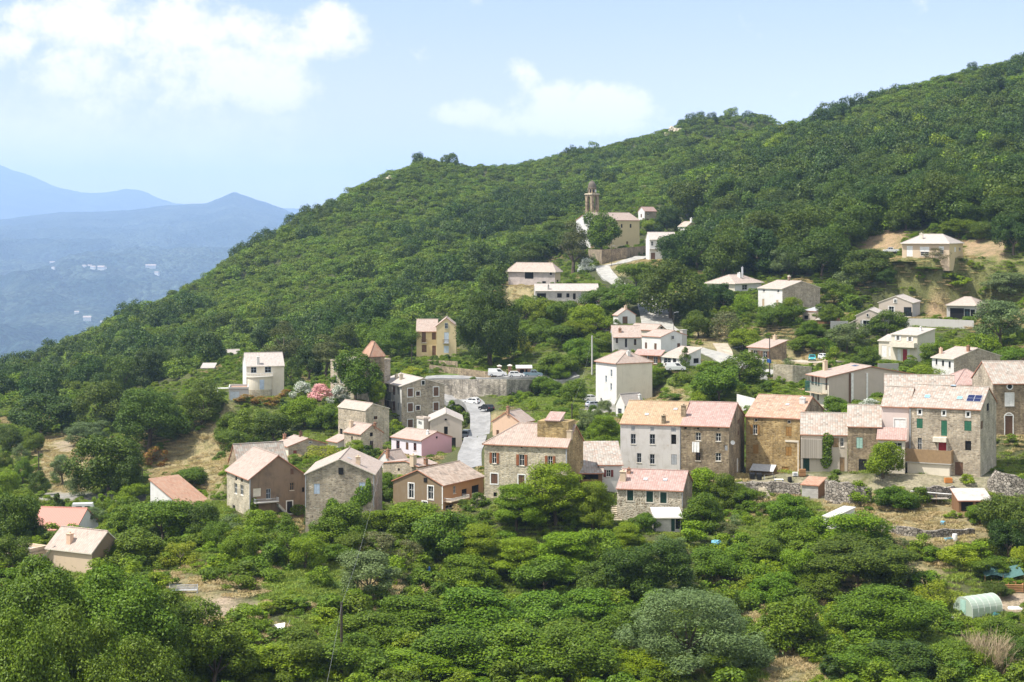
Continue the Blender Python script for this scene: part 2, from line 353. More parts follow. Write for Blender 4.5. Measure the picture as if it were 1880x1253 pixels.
# ------------------------------------------------------------------ houses: what the photo shows of each
ZO = {0: (0, 0, 1.0), 1: (0, 600, 2.506), 2: (400, 580, 4.087), 3: (400, 760, 4.087), 4: (720, 460, 4.087), 5: (740, 680, 4.087),
      6: (1020, 320, 4.087), 7: (1080, 560, 4.087), 8: (1420, 400, 4.087), 9: (1420, 640, 4.087), 10: (1080, 720, 4.087), 11: (1420, 840, 4.087), 12: (400, 560, 6.267)}
def zx(z, x): return ZO[z][0] + x / ZO[z][2]
def zy(z, y): return ZO[z][1] + y / ZO[z][2]
HS = {}
CTRL = []                                   # terrain control points (world x, y, z)
class House: pass
def H(lm, label, z, Y, c, xl=None, xr=None, dl=None, dr=None, phi=0, ridge='R', wl='plaster_white', wr=None, roof='tile_pink', kind='gable', peak=None, rise=None,
      wins='', chim=(), ov=0.35, og=0.15, hip=None, yf=0.5, name='house', cat='house', sink=3.0, pad=True, th=0.16, zoff=0.0):
    h = House(); h.__dict__.update(lm=lm, label=label, zoom=z, ridge=ridge, wl=wl, wr=wr or wl, roof=roof, kind=kind, wins=wins, chim=chim, ov=ov, og=og, hip=hip, yf=yf, name=name, cat=cat, sink=sink, th=th)
    if dl: dl *= K
    if dr: dr *= K
    if rise: rise *= K
    ov *= 1.15; og *= 1.15; th *= 1.15
    if hip: hip = tuple(a * K for a in hip)
    px, yb, ye = zx(z, c[0]), zy(z, c[1]), zy(z, c[2])
    p0 = P(px, yb, Y); h.p0 = p0; h.phi = R(phi); h.px = px; h.yb = yb
    cs, sn = math.cos(h.phi), math.sin(h.phi); h.aR = Vector((cs, sn, 0)); h.aL = Vector((-sn, cs, 0))
    def solve(xpx, d):
        r = (xpx - CX) / F; return (r * p0.y - p0.x) / (d.x - r * d.y)
    h.dr = dr if dr is not None else solve(zx(z, xr), h.aR)
    h.dl = dl if dl is not None else solve(zx(z, xl), h.aL)
    assert 1.0 < h.dr < 45 and 1.0 < h.dl < 45, (lm, h.dr, h.dl)
    h.H = P(px, ye, Y).z - p0.z; h.z0 = p0.z
    half = (h.dl if ridge == 'R' else h.dr) * 0.5
    h.rise = rise if rise is not None else half * 0.36
    if peak is not None:                      # height of the gable top seen in the photo
        t = half * 2 * yf; d = h.aL if ridge == 'R' else h.aR
        q = p0 + d * t; h.rise = (HY - zy(z, peak)) / F * q.y - p0.z - h.H
    h.solve = solve
    if pad:
        for a, b in ((0, 0), (1, 0), (0, 1), (1, 1)):
            q = p0 + h.aR * h.dr * a + h.aL * h.dl * b; CTRL.append((q.x, q.y, p0.z - 0.1 + zoff))
    HS[lm] = h; return h

# --- around the church
H('church', 'yellow walled church with white gabled front and tiled roof', 6, 540, (310, 556, 345), xl=155, xr=630, phi=42, ridge='R', wl='plaster_white', wr='plaster_yellow', roof='tile_pink', peak=290, name='church', cat='church', ov=0.4,
  wins='R 490 375 503 403 h;R 557 375 570 403 h;R 398 395 410 420 h;R 530 505 545 540 d:brown;L 262 480 290 556 d:wood;L 215 330 240 372 g:grey', chim=())
H('stone house behind church', 'small two storey stone house with whitewashed gable standing behind the church', 6, 600, (668, 372, 277), xl=620, xr=757, phi=38, ridge='R', wl='plaster_white', wr='stone_grey', roof='tile_rose', peak=248,
  wins='L 638 300 648 325 s:brown;L 652 330 662 352 s:brown;R 690 295 700 310 g:white;R 680 335 700 355 d:brown')
H('white house below church', 'white two level house with garage just downhill of the church wall', 6, 480, (705, 645, 490), dl=8, xr=905, phi=3, ridge='R', wl='plaster_white', wr='plaster_white', roof='tile_white', rise=1.9, ov=0.5,
  wins='R 717 505 733 538 g:white;R 765 508 785 545 g:white;R 715 590 747 640 d:brown;R 800 508 820 545 g:white')
H('tan cottage right of church', 'low tan cottage with pale tiled roof and little chimney among oaks right of the church', 6, 560, (985, 430, 392), xl=920, xr=1068, phi=40, ridge='L', wl='plaster_white', wr='plaster_tan', roof='tile_pale', rise=1.5, chim=((1020, 358, 0.7, 1.2, 'plaster_white'),),
  wins='L 935 400 945 415 g:white')
# --- grey unfinished houses
H('hip roofed grey house', 'unfinished grey block house with low hipped tile roof on the slope below church', 4, 440, (1222, 262, 148), xl=872, xr=1262, phi=62, ridge='L', wl='block_pinkish', wr='plaster_tan', roof='tile_pale', kind='hip', rise=1.7, ov=0.7,
  wins='L 995 160 1060 213 h;L 1182 158 1198 185 h;L 1125 232 1153 258 h;R 1235 222 1248 255 h')
H('long grey block house', 'long unfinished house of bare grey blocks with square openings under pale tiles', 4, 410, (1074, 405, 305), dl=6.5, xr=1550, phi=2, ridge='R', wl='block_grey', wr='block_grey', roof='tile_white', rise=1.5, ov=0.25, chim=((1172, 292, 0.4, 1.0, 'concrete'),),
  wins='R 1087 322 1155 380 h;R 1238 322 1273 355 h;R 1307 323 1330 353 h;R 1357 323 1377 368 h;R 1397 323 1420 367 s:grey')
H('hut below grey houses', 'tiny white hut with pink tiles half hidden by trees right of grey block house', 4, 400, (1520, 412, 382), dl=4, xr=1605, phi=5, ridge='R', wl='plaster_white', roof='tile_pink', rise=1.0, wins='R 1540 388 1555 405 s:brown')
# --- the cluster of white houses in the middle
H('little blue white house', 'small bluish white gabled house with dark double door beside pale parking area', 7, 370, (225, 147, 78), xl=188, xr=355, phi=26, ridge='L', wl='plaster_white', wr='plaster_white', roof='tile_pink', peak=32, ov=0.3, wins='R 257 87 296 146 d:brown', chim=((280, 30, 0.5, 0.6, 'plaster_tan'),))
H('tiled terrace roof', 'open terrace shelter with low pink tile roof left of small bluish house', 7, 362, (0, 195, 160), dl=3.5, xr=165, phi=2, ridge='R', wl='planks_brown', roof='tile_pink', rise=0.5, name='shelter', cat='shelter', wins='R 110 165 160 192 g:white;R 20 165 90 195 h', zoff=-0.3)
H('grey fronted house', 'pink roofed house with grey upper floor and balcony door in the white cluster', 7, 345, (188, 370, 243), dl=9.5, xr=400, phi=1, ridge='R', wl='plaster_grey', wr='plaster_grey', roof='tile_pink', rise=2.0, ov=0.4,
  wins='R 207 248 223 288 g:brown;R 275 255 292 320 d:dark;R 343 258 361 303 g:brown;R 203 335 222 365 s:brown;R 270 335 287 365 s:brown;R 342 346 360 370 s:brown', chim=((238, 205, 0.6, 0.7, 'brick_red'),))
H('white gabled house', 'bright white house with pink roof, brown shutters and tall square chimney at its right', 7, 335, (545, 368, 243), xl=402, xr=740, phi=42, ridge='L', wl='plaster_white', wr='plaster_white', roof='tile_pink', peak=196, ov=0.25,
  wins='L 425 283 441 328 s:brown;L 495 290 513 335 s:brown;R 667 288 690 333 s:brown;R 622 230 642 260 g:white')
H('hindmost pink roof', 'rearmost house of white cluster showing only pink roof and small plain gable', 7, 356, (505, 250, 190), xl=312, xr=580, phi=48, ridge='L', wl='plaster_cream', wr='plaster_cream', roof='tile_pink', peak=152, wins='R 540 165 555 180 g:brown')
H('white garage', 'flat white garage with tan roof below white house and beside round bush', 7, 322, (690, 476, 400), xl=545, xr=845, phi=38, ridge='R', kind='shed:x', rise=1.6, wl='plaster_white', wr='plaster_white', roof='tile_pale', wins='L 565 400 620 440 g:white;L 635 400 660 465 d:dark;R 790 400 830 440 h', name='garage', cat='garage')
H('timber porch', 'brown timber porch with shallow tiled roof between white house and garage', 7, 326, (540, 450, 380), xl=350, xr=565, phi=60, ridge='L', wl='planks_brown', wr='planks_brown', roof='tile_rose', kind='shed:x', rise=0.7, name='porch', cat='porch', wins='L 440 385 455 410 g:white;L 490 390 520 440 g:white')
H('white tower house', 'tall plain cream white block house with hipped pink roof in middle of village', 7, 310, (213, 750, 440), xl=57, xr=480, phi=30, ridge='L', wl='plaster_white', wr='plaster_ivory', roof='tile_pink', kind='hip', hip=(3.2, 3.2), rise=1.9, ov=0.4,
  wins='L 168 487 180 538 g:lblue;L 128 532 140 580 g:lblue;L 166 590 178 640 g:lblue;L 90 700 104 728 g:white;L 160 708 176 750 d:white', chim=((300, 375, 0.6, 0.6, 'plaster_white'),))
H('little grey house', 'small grey sided house with white front and pale roof at foot of white tower house', 7, 285, (272, 840, 745), xl=208, xr=415, phi=40, ridge='R', wl='plaster_white', wr='plaster_grey', roof='tile_white', rise=1.5, yf=0.5, kind='gable', wins='L 222 780 250 815 g:grey', chim=((385, 705, 0.4, 0.6, 'plaster_white'),))
# --- yellow villa
H('yellow villa wing', 'long wing of yellow villa with brown shutters and pink tiled roof', 4, 392, (182, 800, 605), dl=8, xr=338, phi=1, ridge='R', wl='plaster_yellow', wr='plaster_yellow', roof='tile_pink', rise=2.4, ov=0.5, name='villa', cat='house',
  wins='R 222 613 253 690 s:brown;R 298 616 328 670 s:brown;R 300 715 328 780 d:brown;R 222 710 258 765 s:brown')
H('yellow villa gable', 'gabled block of yellow villa with pale shuttered windows beside giant dark tree', 4, 388, (333, 805, 568), dl=9, xr=480, phi=1, ridge='L', wl='plaster_yellow', wr='plaster_yellow', roof='tile_pink', peak=510, ov=0.45, name='villa', cat='house',
  wins='R 390 615 425 695 s:lblue;R 388 717 425 770 s:lblue;R 395 545 418 585 g:lblue')
# --- left part
H('crenellated stone mansion', 'stone mansion with flat balustraded roof behind tall bushy green tree', 2, 312, (1140, 640, 350), xl=845, dr=7.5, phi=64, ridge='R', kind='flat', wl='stone_beige', wr='stone_grey', roof='concrete', name='mansion', cat='house',
  wins='L 868 362 893 412 g:lblue:c;L 915 367 942 420 g:lblue:c;L 868 450 893 507 g:lblue:c;L 918 455 942 507 g:lblue:c;L 868 560 893 610 g:lblue:c;R 1180 555 1210 640 d:dark')
H('mansion tower', 'square stone tower with pointed terracotta tile roof at corner of stone mansion', 2, 309, (1140, 640, 298), xl=1078, xr=1250, phi=28, ridge='L', kind='hip', hip=(1.6, 1.6), wl='stone_beige', wr='stone_brown', roof='tile_terracotta', rise=2.3, ov=0.25, name='tower', cat='tower', th=0.12, wins='L 1100 300 1112 330 h;R 1165 545 1205 600 h')
H('white bow fronted house', 'white and cream house with rounded stone bay, balcony and pale roof', 2, 330, (214, 610, 380), dl=8, xr=497, phi=14, ridge='R', wl='plaster_white', wr='plaster_cream', roof='tile_white', rise=2.2, ov=0.3,
  wins='R 248 385 290 430 g:blue;R 352 382 400 428 g:blue;R 310 470 335 535 g:blue;R 240 560 262 605 d:white', chim=((302, 362, 0.5, 1.3, 'plaster_white'),))
H('white terrace garage', 'white flat roofed garage with orange floor tiles on top beside bow fronted house', 2, 322, (82, 632, 548), dl=6, xr=228, phi=8, ridge='R', kind='flat', wl='plaster_grey', wr='plaster_grey', roof='tile_terracotta', wins='R 92 568 162 630 d:lblue', name='garage', cat='garage')
H('far hut roof', 'remote low house with pale roof on wooded slope left of dark cedar', 2, 470, (75, 305, 288), xl=35, xr=178, phi=30, ridge='R', wl='plaster_cream', roof='tile_white', rise=1.0, name='house')
H('far slanted roof', 'distant narrow pale shed roof lying among trees, leftmost on wooded slope', 0, 430, (370, 679, 676), dl=4, xr=392, phi=2, ridge='R', kind='shed:y', wl='plaster_taupe', roof='tile_white', rise=0.8, name='shed', cat='shed')
H('tall grey stone house', 'four storey grey stone house with white surrounds and whitewashed left side', 2, 310, (1378, 860, 530), xl=1213, xr=1700, phi=24, ridge='L', wl='plaster_white', wr='stone_grey', roof='tile_white', peak=472, ov=0.4,
  wins='R 1425 545 1463 608 s:brown:w;R 1487 568 1516 602 g:rust:w;R 1618 535 1656 603 s:brown:w;R 1425 656 1463 720 s:brown:w;R 1487 675 1516 710 g:rust:w;R 1618 650 1656 713 s:brown:w;R 1425 778 1463 838 s:brown:w;R 1530 488 1550 518 g:dark:w;'
       'L 1228 508 1246 568 s:grey;L 1262 515 1283 575 g:white;L 1312 530 1330 592 s:brown;L 1346 540 1360 590 s:grey;L 1230 615 1248 672 s:grey;L 1264 625 1284 690 g:white;L 1312 640 1330 708 s:brown;L 1346 655 1360 708 s:grey;L 1346 775 1360 835 s:grey;L 1312 760 1330 830 s:brown', chim=((1340, 470, 0.5, 0.7, 'stone_light'), (1376, 478, 0.55, 0.9, 'stone_light')))
H('flat annexe', 'low flat white annexe on left side of small grey gabled house', 2, 288, (1545, 860, 776), xl=1492, xr=1592, phi=35, ridge='R', kind='flat', wl='plaster_white', wr='plaster_taupe', roof='concrete', name='annexe', cat='house', wins='L 1505 790 1515 815 g:grey;L 1518 795 1528 820 g:grey')
H('grey gabled house', 'small grey gabled house with white eaves facing road by the parked van', 2, 286, (1592, 985, 790), dl=9, xr=1832, phi=3, ridge='L', wl='plaster_grey', wr='plaster_taupe', roof='tile_white', peak=735, ov=0.35,
  wins='R 1697 832 1725 890 h;R 1752 915 1785 978 d:dark;R 1702 772 1718 785 g:dark')
H('stone stepped house', 'tall part of the stepped stone house with plain gable', 2, 282, (1108, 990, 712), xl=903, xr=1285, phi=40, ridge='L', yf=0.3, rise=1.0, wl='stone_grey', wr='stone_beige', roof='tile_pale', ov=0.15, name='house',
  wins='R 1170 752 1198 780 g:rust;R 1180 800 1198 812 h;L 915 850 935 890 h')
H('stone stepped house lower', 'lower front part of stepped stone house under a pink tile roof', 2, 268, (1075, 1012, 890), xl=948, xr=1236, phi=40, ridge='L', kind='gable', rise=1.3, wl='stone_grey', wr='stone_beige', roof='tile_pink', ov=0.25,
  wins='R 1140 876 1160 905 h;R 1140 938 1166 1000 g:brown;L 1000 905 1012 935 h', chim=((1000, 835, 0.5, 0.9, 'plaster_tan'), (1178, 840, 0.35, 0.5, 'brick_red')))
H('pink terrace porch', 'low porch with pink tiles and red brick parapet beside stepped stone house', 2, 272, (900, 985, 950), xl=825, xr=975, phi=38, ridge='R', kind='shed:x', rise=0.7, wl='plaster_cream', wr='plaster_white', roof='tile_pink', name='porch', cat='porch')
H('pink house', 'two tone house, lavender front and pink side wall, with pink roof', 2, 264, (1528, 1058, 938), xl=1302, xr=1755, phi=45, ridge='L', wl='plaster_lavender', wr='plaster_pink', roof='tile_pink', peak=873, ov=0.3,
  wins='L 1338 940 1364 998 g:maroon;L 1410 952 1430 1005 s:brown;L 1468 957 1490 1012 g:maroon;R 1636 905 1646 920 h', chim=((1574, 890, 0.3, 0.5, 'white'),))
H('whitewashed barn house', 'stone house with whitewashed side and hipped pink roof above fig trees on left', 3, 262, (529, 312, 248), xl=425, xr=820, phi=33, ridge='L', wl='plaster_cream', wr='stone_grey', roof='tile_pink', peak=189, ov=0.35,
  wins='R 566 275 592 318 s:maroon;R 680 205 705 222 g:white;R 680 268 696 292 s:maroon;L 490 275 500 300 g:white', chim=((500, 190, 0.4, 0.7, 'brick_red'), (690, 150, 0.4, 0.7, 'brick_red'), (728, 170, 0.4, 0.7, 'brick_red')))
H('stained brown house', 'big house with dark stained gable, outside stair and pink roof, leftmost of front houses', 3, 222, (238, 770, 490), xl=68, xr=660, phi=27, ridge='L', wl='stone_light', wr='stucco_stained', roof='tile_pink', peak=316, ov=0.35, og=0.3,
  wins='L 124 527 146 595 g:white;L 168 540 192 606 g:white;L 110 690 130 738 h;L 130 472 144 498 h;L 172 484 186 510 h;R 264 558 324 625 s:cream;R 362 562 396 640 g:lblue;R 540 515 570 575 g:wood;R 545 410 568 455 s:brown;R 518 655 558 745 d:dark:w;R 632 552 650 588 h', name='house')
H('roof behind stained house', 'older house with faded pink roof adjoining the back of the stained brown house', 3, 240, (150, 430, 375), xl=85, xr=520, phi=27, ridge='R', wl='stone_brown', wr='stone_brown', roof='tile_speckled', rise=2.4)
H('dark stone gable house', 'dark stone house with wide gable and blue shutters facing the camera, among fig trees', 3, 215, (657, 940, 455), dl=11, xr=1172, phi=-1, ridge='L', wl='stone_grey', wr='stone_grey', roof='tile_pale', peak=343, ov=0.25, og=0.25,
  wins='R 720 525 765 602 s:blue;R 1060 515 1106 595 s:blue;R 905 405 942 456 h:w', chim=((1052, 378, 0.55, 0.9, 'plaster_tan'),))
H('stone house behind gable', 'stone house with bright pink roof tucked behind the brown porch house', 3, 240, (1500, 470, 398), xl=1238, xr=1640, phi=52, ridge='R', wl='stone_grey', wr='stone_grey', roof='tile_pink', peak=358, yf=0.35, ov=0.3, wins='L 1350 410 1365 430 h', chim=((1465, 408, 0.7, 1.2, 'plaster_tan'), (1560, 390, 0.45, 0.8, 'brick_red')))
H('half hidden roof', 'narrow white walled house whose pink roof peeps out left of the bright pink roof', 3, 250, (1310, 440, 375), xl=1190, xr=1430, phi=52, ridge='R', wl='plaster_white', wr='plaster_white', roof='tile_pink', rise=1.6, wins='L 1205 410 1222 435 g:white', chim=((1275, 350, 0.4, 0.9, 'brick_red'),))
H('brown porch house', 'brown stucco house with tall white framed windows, half lichened roof and orange porch', 3, 212, (1690, 730, 540), xl=1315, xr=1995, phi=58, ridge='R', wl='stucco_brown', wr='plaster_orange', roof='tile_lichen', peak=425, ov=0.25, og=0.2,
  wins='L 1432 525 1470 630 g:white:w;L 1577 545 1616 640 g:white:w;L 1536 660 1570 716 g:white:w;L 1546 482 1570 512 h;R 1708 676 1770 715 g:white;R 1765 540 1785 600 g:white;R 1905 530 1960 640 h;R 1830 560 1870 640 h')
H('long stone house', 'large pale stone house with rust shutters, pink roof and rooftop box, behind bright acacia', 5, 208, (1232, 985, 577), xl=610, xr=1352, phi=71, ridge='L', wl='stone_beige', wr='stone_warm', roof='tile_pink', kind='hip', hip=(0, 4.5), rise=2.2, ov=0.3,
  wins='L 668 620 700 700 o:rust;L 872 634 910 716 o:rust;L 1086 645 1122 715 o:rust;L 660 778 710 850 s:brown:w;L 866 788 912 858 s:brown:w;L 678 918 706 948 h;L 676 560 686 572 h;L 884 572 894 585 h;L 1098 582 1108 594 h', chim=((1250, 500, 0.6, 0.7, 'plaster_tan'),))
H('salmon house', 'low salmon house with hipped pink roof behind long stone house beside the road', 5, 262, (880, 500, 395), xl=672, xr=980, phi=62, ridge='R', wl='plaster_salmon', wr='plaster_salmon', roof='tile_pink', rise=1.5, ov=0.35, wins='L 840 430 856 450 g:brown;L 700 450 720 490 s:brown', chim=((787, 400, 0.4, 0.9, 'brick_red'),))
H('white link house', 'small white house with faded pink roof joining long stone house and plaster house', 5, 214, (1470, 885, 712), dl=6.5, xr=1640, phi=2, ridge='R', wl='plaster_white', wr='plaster_white', roof='tile_speckled', rise=2.0, ov=0.3, kind='shed:y', wins='R 1525 748 1558 800 o:maroon;R 1680 760 1700 800 h')
H('porch of white link house', 'sagging tiled porch roof on the left of small white link house', 5, 213, (1335, 850, 772), dl=3, xr=1495, phi=1, ridge='R', wl='planks_brown', wr='planks_brown', roof='tile_speckled', kind='shed:y', rise=1.4, ov=0.3, name='porch', cat='porch', wins='R 1350 778 1465 820 h')
H('white wall wing', 'short whitewashed wing with pink tiles behind sagging porch roof', 5, 220, (1345, 690, 672), dl=5, xr=1480, phi=2, ridge='R', wl='plaster_white', wr='plaster_white', roof='tile_speckled', kind='shed:y', rise=1.6, ov=0.2, name='house')
H('old plaster house', 'tall house with peeling grey white plaster and orange roof, left in the row', 10, 224, (692, 640, 253), xl=241, dr=12, phi=74, ridge='L', wl='plaster_old', wr='plaster_old', roof='tile_orange', rise=2.4, ov=0.2,
  wins='L 323 258 350 290 s:grey;L 467 262 494 292 s:grey;L 622 268 658 298 s:grey;L 319 316 356 390 g:grey;L 461 318 501 392 g:grey;L 622 320 660 392 h;L 365 460 398 530 g:grey;L 462 468 498 540 g:grey;L 623 470 665 545 s:grey', chim=((566, 232, 0.5, 0.9, 'stone_brown'), (716, 190, 0.6, 1.3, 'stone_brown')))
H('brown stone row house', 'brown stone row house with white sheet hanging from its window', 10, 222, (1056, 660, 265), xl=696, xr=1172, phi=74, ridge='L', wl='stone_brown', wr='stone_brown', roof='tile_rose', rise=2.4, ov=0.2,
  wins='L 806 306 846 365 g:white;L 956 310 996 370 g:white;L 806 455 842 515 g:brown;L 955 458 996 518 g:white;L 722 265 740 278 h;L 815 268 832 280 h;L 970 270 985 280 h;L 1024 400 1046 440 s:grey;L 725 595 765 660 d:brown;R 1115 490 1128 600 d:white;R 1120 285 1134 330 s:brown;R 1122 200 1134 240 s:brown')
H('golden stone house', 'golden brown stone house with ochre shutters and old ribbed tile roof', 10, 228, (1588, 655, 203), xl=1182, xr=1765, phi=66, ridge='L', wl='stone_warm', wr='stone_brown', roof='tile_old', rise=2.3, ov=0.2,
  wins='L 1236 247 1268 316 o:ochre;L 1482 262 1526 330 s:ochre;L 1236 396 1278 462 s:ochre;L 1480 412 1526 478 s:ochre;L 1246 200 1270 222 g:white;L 1494 213 1518 236 g:white;L 1452 562 1502 640 d:ochre;L 1240 570 1290 640 d:wood', chim=((1608, 82, 0.7, 0.6, 'plaster_white'),))
H('vine covered house', 'plaster house with wooden clad upper corner, climbing vine and mossy pink roof', 9, 223, (555, 925, 652), xl=206, dr=9, phi=80, ridge='L', wl='plaster_worn', wr='plaster_worn', roof='tile_speckled', rise=2.3, ov=0.25,
  wins='L 230 700 252 728 h;L 446 672 490 742 s:wood;L 500 672 528 738 g:white;L 497 818 534 918 d:wood;L 216 822 270 925 d:dgreen')
H('mint shutter house', 'narrow brown stone house with mint green shutter between vine house and pink house', 9, 221, (808, 930, 590), xl=558, dr=8, phi=78, ridge='L', wl='stone_brown', wr='stone_brown', roof='tile_speckled', rise=2.3, ov=0.25, wins='L 622 668 670 750 s:mint;L 640 832 700 920 d:dark')
H('rose plaster house', 'narrow rose plastered house with white shutters joined to the large stone house', 9, 221, (1016, 930, 440), xl=812, dr=8, phi=68, ridge='L', wl='plaster_rose', wr='plaster_rose', roof='tile_speckled', rise=2.1, ov=0.3, wins='L 908 532 992 598 s:white:w')
H('rose annexe', 'two storey lean-to annexe with rosy tiles in front of rose plastered house', 9, 217.5, (985, 925, 688), xl=786, dr=3.0, phi=75, ridge='L', kind='shed:x', rise=1.0, wl='plaster_cream', wr='plaster_cream', roof='tile_rose', ov=0.3, name='annexe', cat='house', wins='L 892 708 965 762 g:white;L 930 850 975 905 h')
H('green shutter stone house', 'large grey stone house with green shutters, red door and solar panels on roof', 9, 216, (1552, 960, 462), xl=1020, xr=1672, phi=64, ridge='L', wl='stone_grey', wr='stone_light', roof='tile_speckled', rise=2.3, ov=0.25,
  wins='L 1074 528 1120 598 s:green;L 1258 542 1303 656 s:green;L 1432 546 1486 618 s:green;L 1082 672 1114 762 g:white;L 1238 698 1298 778 d:red:c;L 1438 696 1484 765 h;L 1086 460 1110 494 g:white:w;L 1268 468 1290 502 g:white:w;L 1448 478 1472 512 g:white:w;L 1362 855 1422 955 d:brown;L 1072 845 1118 905 h;R 1556 540 1572 610 s:brown;R 1600 410 1612 470 h')
H('roof behind green shutters', 'house showing only a long reddish tile roof behind the solar panelled house', 9, 240, (1360, 420, 330), xl=836, dr=6, phi=78, ridge='L', wl='plaster_rose', roof='tile_speckled', rise=2.0)
H('round window stone house', 'stone house with small round window, white shutters and arched door, rightmost in the village', 9, 236, (1648, 650, 262), dl=9, dr=12, phi=3, ridge='R', wl='stone_grey', wr='stone_brown', roof='tile_speckled', rise=2.6, ov=0.35, wins='R 1742 338 1800 428 s:white:w;R 1738 505 1795 645 d:brown:w')
H('pyramid roofed cottage', 'low cottage with four sided reddish roof behind the solar panelled house', 9, 252, (1365, 380, 272), dl=8, xr=1645, phi=3, ridge='R', kind='hip', hip=(3.4, 3.4), wl='plaster_salmon', roof='tile_rose', rise=1.8, ov=0.4, wins='R 1480 300 1530 330 h;R 1400 300 1420 335 h')
H('stone gable with white front', 'house with big bare stone gable and white three windowed front, upper right', 9, 290, (1354, 268, 80), xl=1190, xr=1702, phi=36, ridge='L', wl='plaster_white', wr='stone_grey', roof='tile_pale', peak=2, ov=0.4,
  wins='L 1217 80 1230 122 g:dark;L 1264 90 1280 132 g:dark;L 1314 98 1330 145 g:dark;L 1262 165 1278 235 s:white;L 1314 172 1330 245 s:white;L 1217 152 1228 200 s:white', chim=((1256, 40, 0.45, 0.9, 'plaster_salmon'), (1462, 22, 0.45, 0.9, 'brick_red')))
H('cream house with red door', 'cream two storey house with white shutters and red front door on terrace', 8, 330, (1080, 1090, 884), xl=885, xr=1212, phi=52, ridge='R', wl='plaster_cream', wr='plaster_ivory', roof='tile_white', rise=0.9, kind='shed:x', ov=0.3,
  wins='L 925 885 945 922 o:white;L 1014 896 1036 928 o:white;L 970 988 1003 1075 d:red;L 1005 985 1022 1078 s:white;L 930 982 955 1075 s:white', chim=((1105, 850, 0.4, 0.7, 'plaster_white'),))
H('cream side wing', 'lower left wing of the cream house, with its own pale roof', 8, 334, (888, 1060, 928), xl=790, dr=5, phi=55, ridge='R', kind='shed:x', rise=0.9, wl='plaster_cream', roof='tile_white', ov=0.3, name='house', wins='L 812 960 850 1045 s:white;L 862 970 880 1040 s:white')
H('taupe gable house', 'taupe rendered house with wide gable and glazed balcony door, upper of two', 8, 370, (1042, 748, 640), xl=790, xr=1100, phi=68, ridge='R', wl='plaster_taupe', wr='plaster_grey', roof='tile_white', peak=590, ov=0.35,
  wins='L 866 667 904 712 g:white:w;L 978 672 1036 740 g:dgreen;L 905 612 924 638 g:white:w')
H('taupe house lower', 'taupe rendered bungalow with small round window, lower of two by olive tree', 8, 352, (835, 855, 738), xl=620, dr=10, phi=72, ridge='R', wl='plaster_taupe', wr='plaster_grey', roof='tile_white', peak=690, yf=0.55, ov=0.35, wins='L 672 772 725 835 g:grey:w;L 652 772 670 830 s:grey;L 698 720 715 742 g:white')
H('taupe house side', 'narrow side porch with pale tiles on left of the taupe bungalow', 8, 354, (620, 852, 768), xl=562, dr=4, phi=72, ridge='R', kind='shed:y', rise=-0.8, wl='plaster_taupe', roof='tile_pale', name='porch', cat='porch', wins='L 598 778 616 840 d:dark')
H('terrace pavilion', 'open fronted pavilion house with hipped pale roof above blue panels', 8, 370, (1525, 770, 660), xl=1300, xr=1610, phi=64, ridge='L', kind='hip', hip=(3.2, 3.2), wl='plaster_grey', wr='plaster_taupe', roof='tile_pale', rise=1.5, ov=0.6, wins='L 1325 680 1430 760 h;L 1432 685 1475 750 g:teal;L 1478 690 1512 750 h')
H('metal roofed outbuilding', 'plain outbuilding with grey sheet roof below the stone house on right slope', 8, 358, (316, 770, 705), xl=218, xr=426, phi=46, ridge='R', kind='shed:x', rise=0.7, wl='plaster_taupe', wr='plaster_tan', roof='metal_grey', ov=0.15, name='outbuilding', cat='shed', wins='L 230 735 260 760 h')
H('lean to shed', 'open lean-to with pale flat roof right of the sheet roofed outbuilding', 8, 352, (430, 800, 770), xl=322, xr=500, phi=58, ridge='R', kind='shed:x', rise=0.9, wl='planks_brown', wr='planks_brown', roof='tile_white', ov=0.2, name='shed', cat='shed')
H('hilltop villa', 'pale peach bungalow with hipped roof standing alone high on the right slope', 8, 385, (1320, 300, 192), xl=965, xr=1422, phi=62, ridge='L', kind='hip', hip=(4.0, 4.0), wl='plaster_tan', wr='plaster_yellow', roof='tile_white', rise=1.9, ov=0.7, name='bungalow',
  wins='L 1000 212 1045 292 s:white;L 1098 218 1170 256 s:white;L 1104 257 1166 286 g:white;L 1240 215 1280 245 s:white;L 1250 240 1276 270 g:white;R 1358 220 1370 258 s:white;R 1392 222 1406 250 g:white', chim=((1110, 158, 0.7, 1.1, 'plaster_ivory'),))
H('white fronted stone house', 'stone house with whitewashed front and long stone side, by clipped round bush', 6, 375, (1702, 1010, 862), xl=1520, xr=1985, phi=35, ridge='L', wl='plaster_white', wr='stone_grey', roof='tile_pale', peak=806, ov=0.35,
  wins='L 1555 865 1570 885 g:white;L 1662 868 1678 890 g:white;L 1550 938 1566 990 s:tan;L 1655 945 1672 985 s:tan', chim=((1580, 815, 0.5, 1.0, 'plaster_cream'), (1790, 800, 0.5, 0.7, 'brick_red')))
H('columned bungalow', 'low bungalow with columned porch and wide pale roof beneath the dark oaks', 6, 400, (1345, 885, 818), xl=1138, xr=1545, phi=50, ridge='R', kind='hip', hip=(4.5, 4.5), wl='plaster_cream', wr='plaster_white', roof='tile_pale', rise=1.7, ov=0.7, name='bungalow', wins='L 1150 832 1195 872 g:grey;L 1225 830 1300 880 h;R 1400 830 1440 870 g:white', chim=((1380, 775, 0.8, 1.0, 'plaster_white'), (1402, 770, 0.35, 2.2, 'steel')))
H('two window house', 'small pale house with two shuttered windows and pink roof by war memorial', 7, 335, (1358, 430, 326), xl=1200, xr=1488, phi=46, ridge='R', kind='shed:x', rise=1.2, wl='plaster_cream', wr='stone_brown', roof='tile_pink', ov=0.4, wins='L 1238 342 1270 390 o:brown;L 1310 348 1342 396 o:brown', chim=((1400, 262, 0.6, 0.8, 'plaster_tan'),))
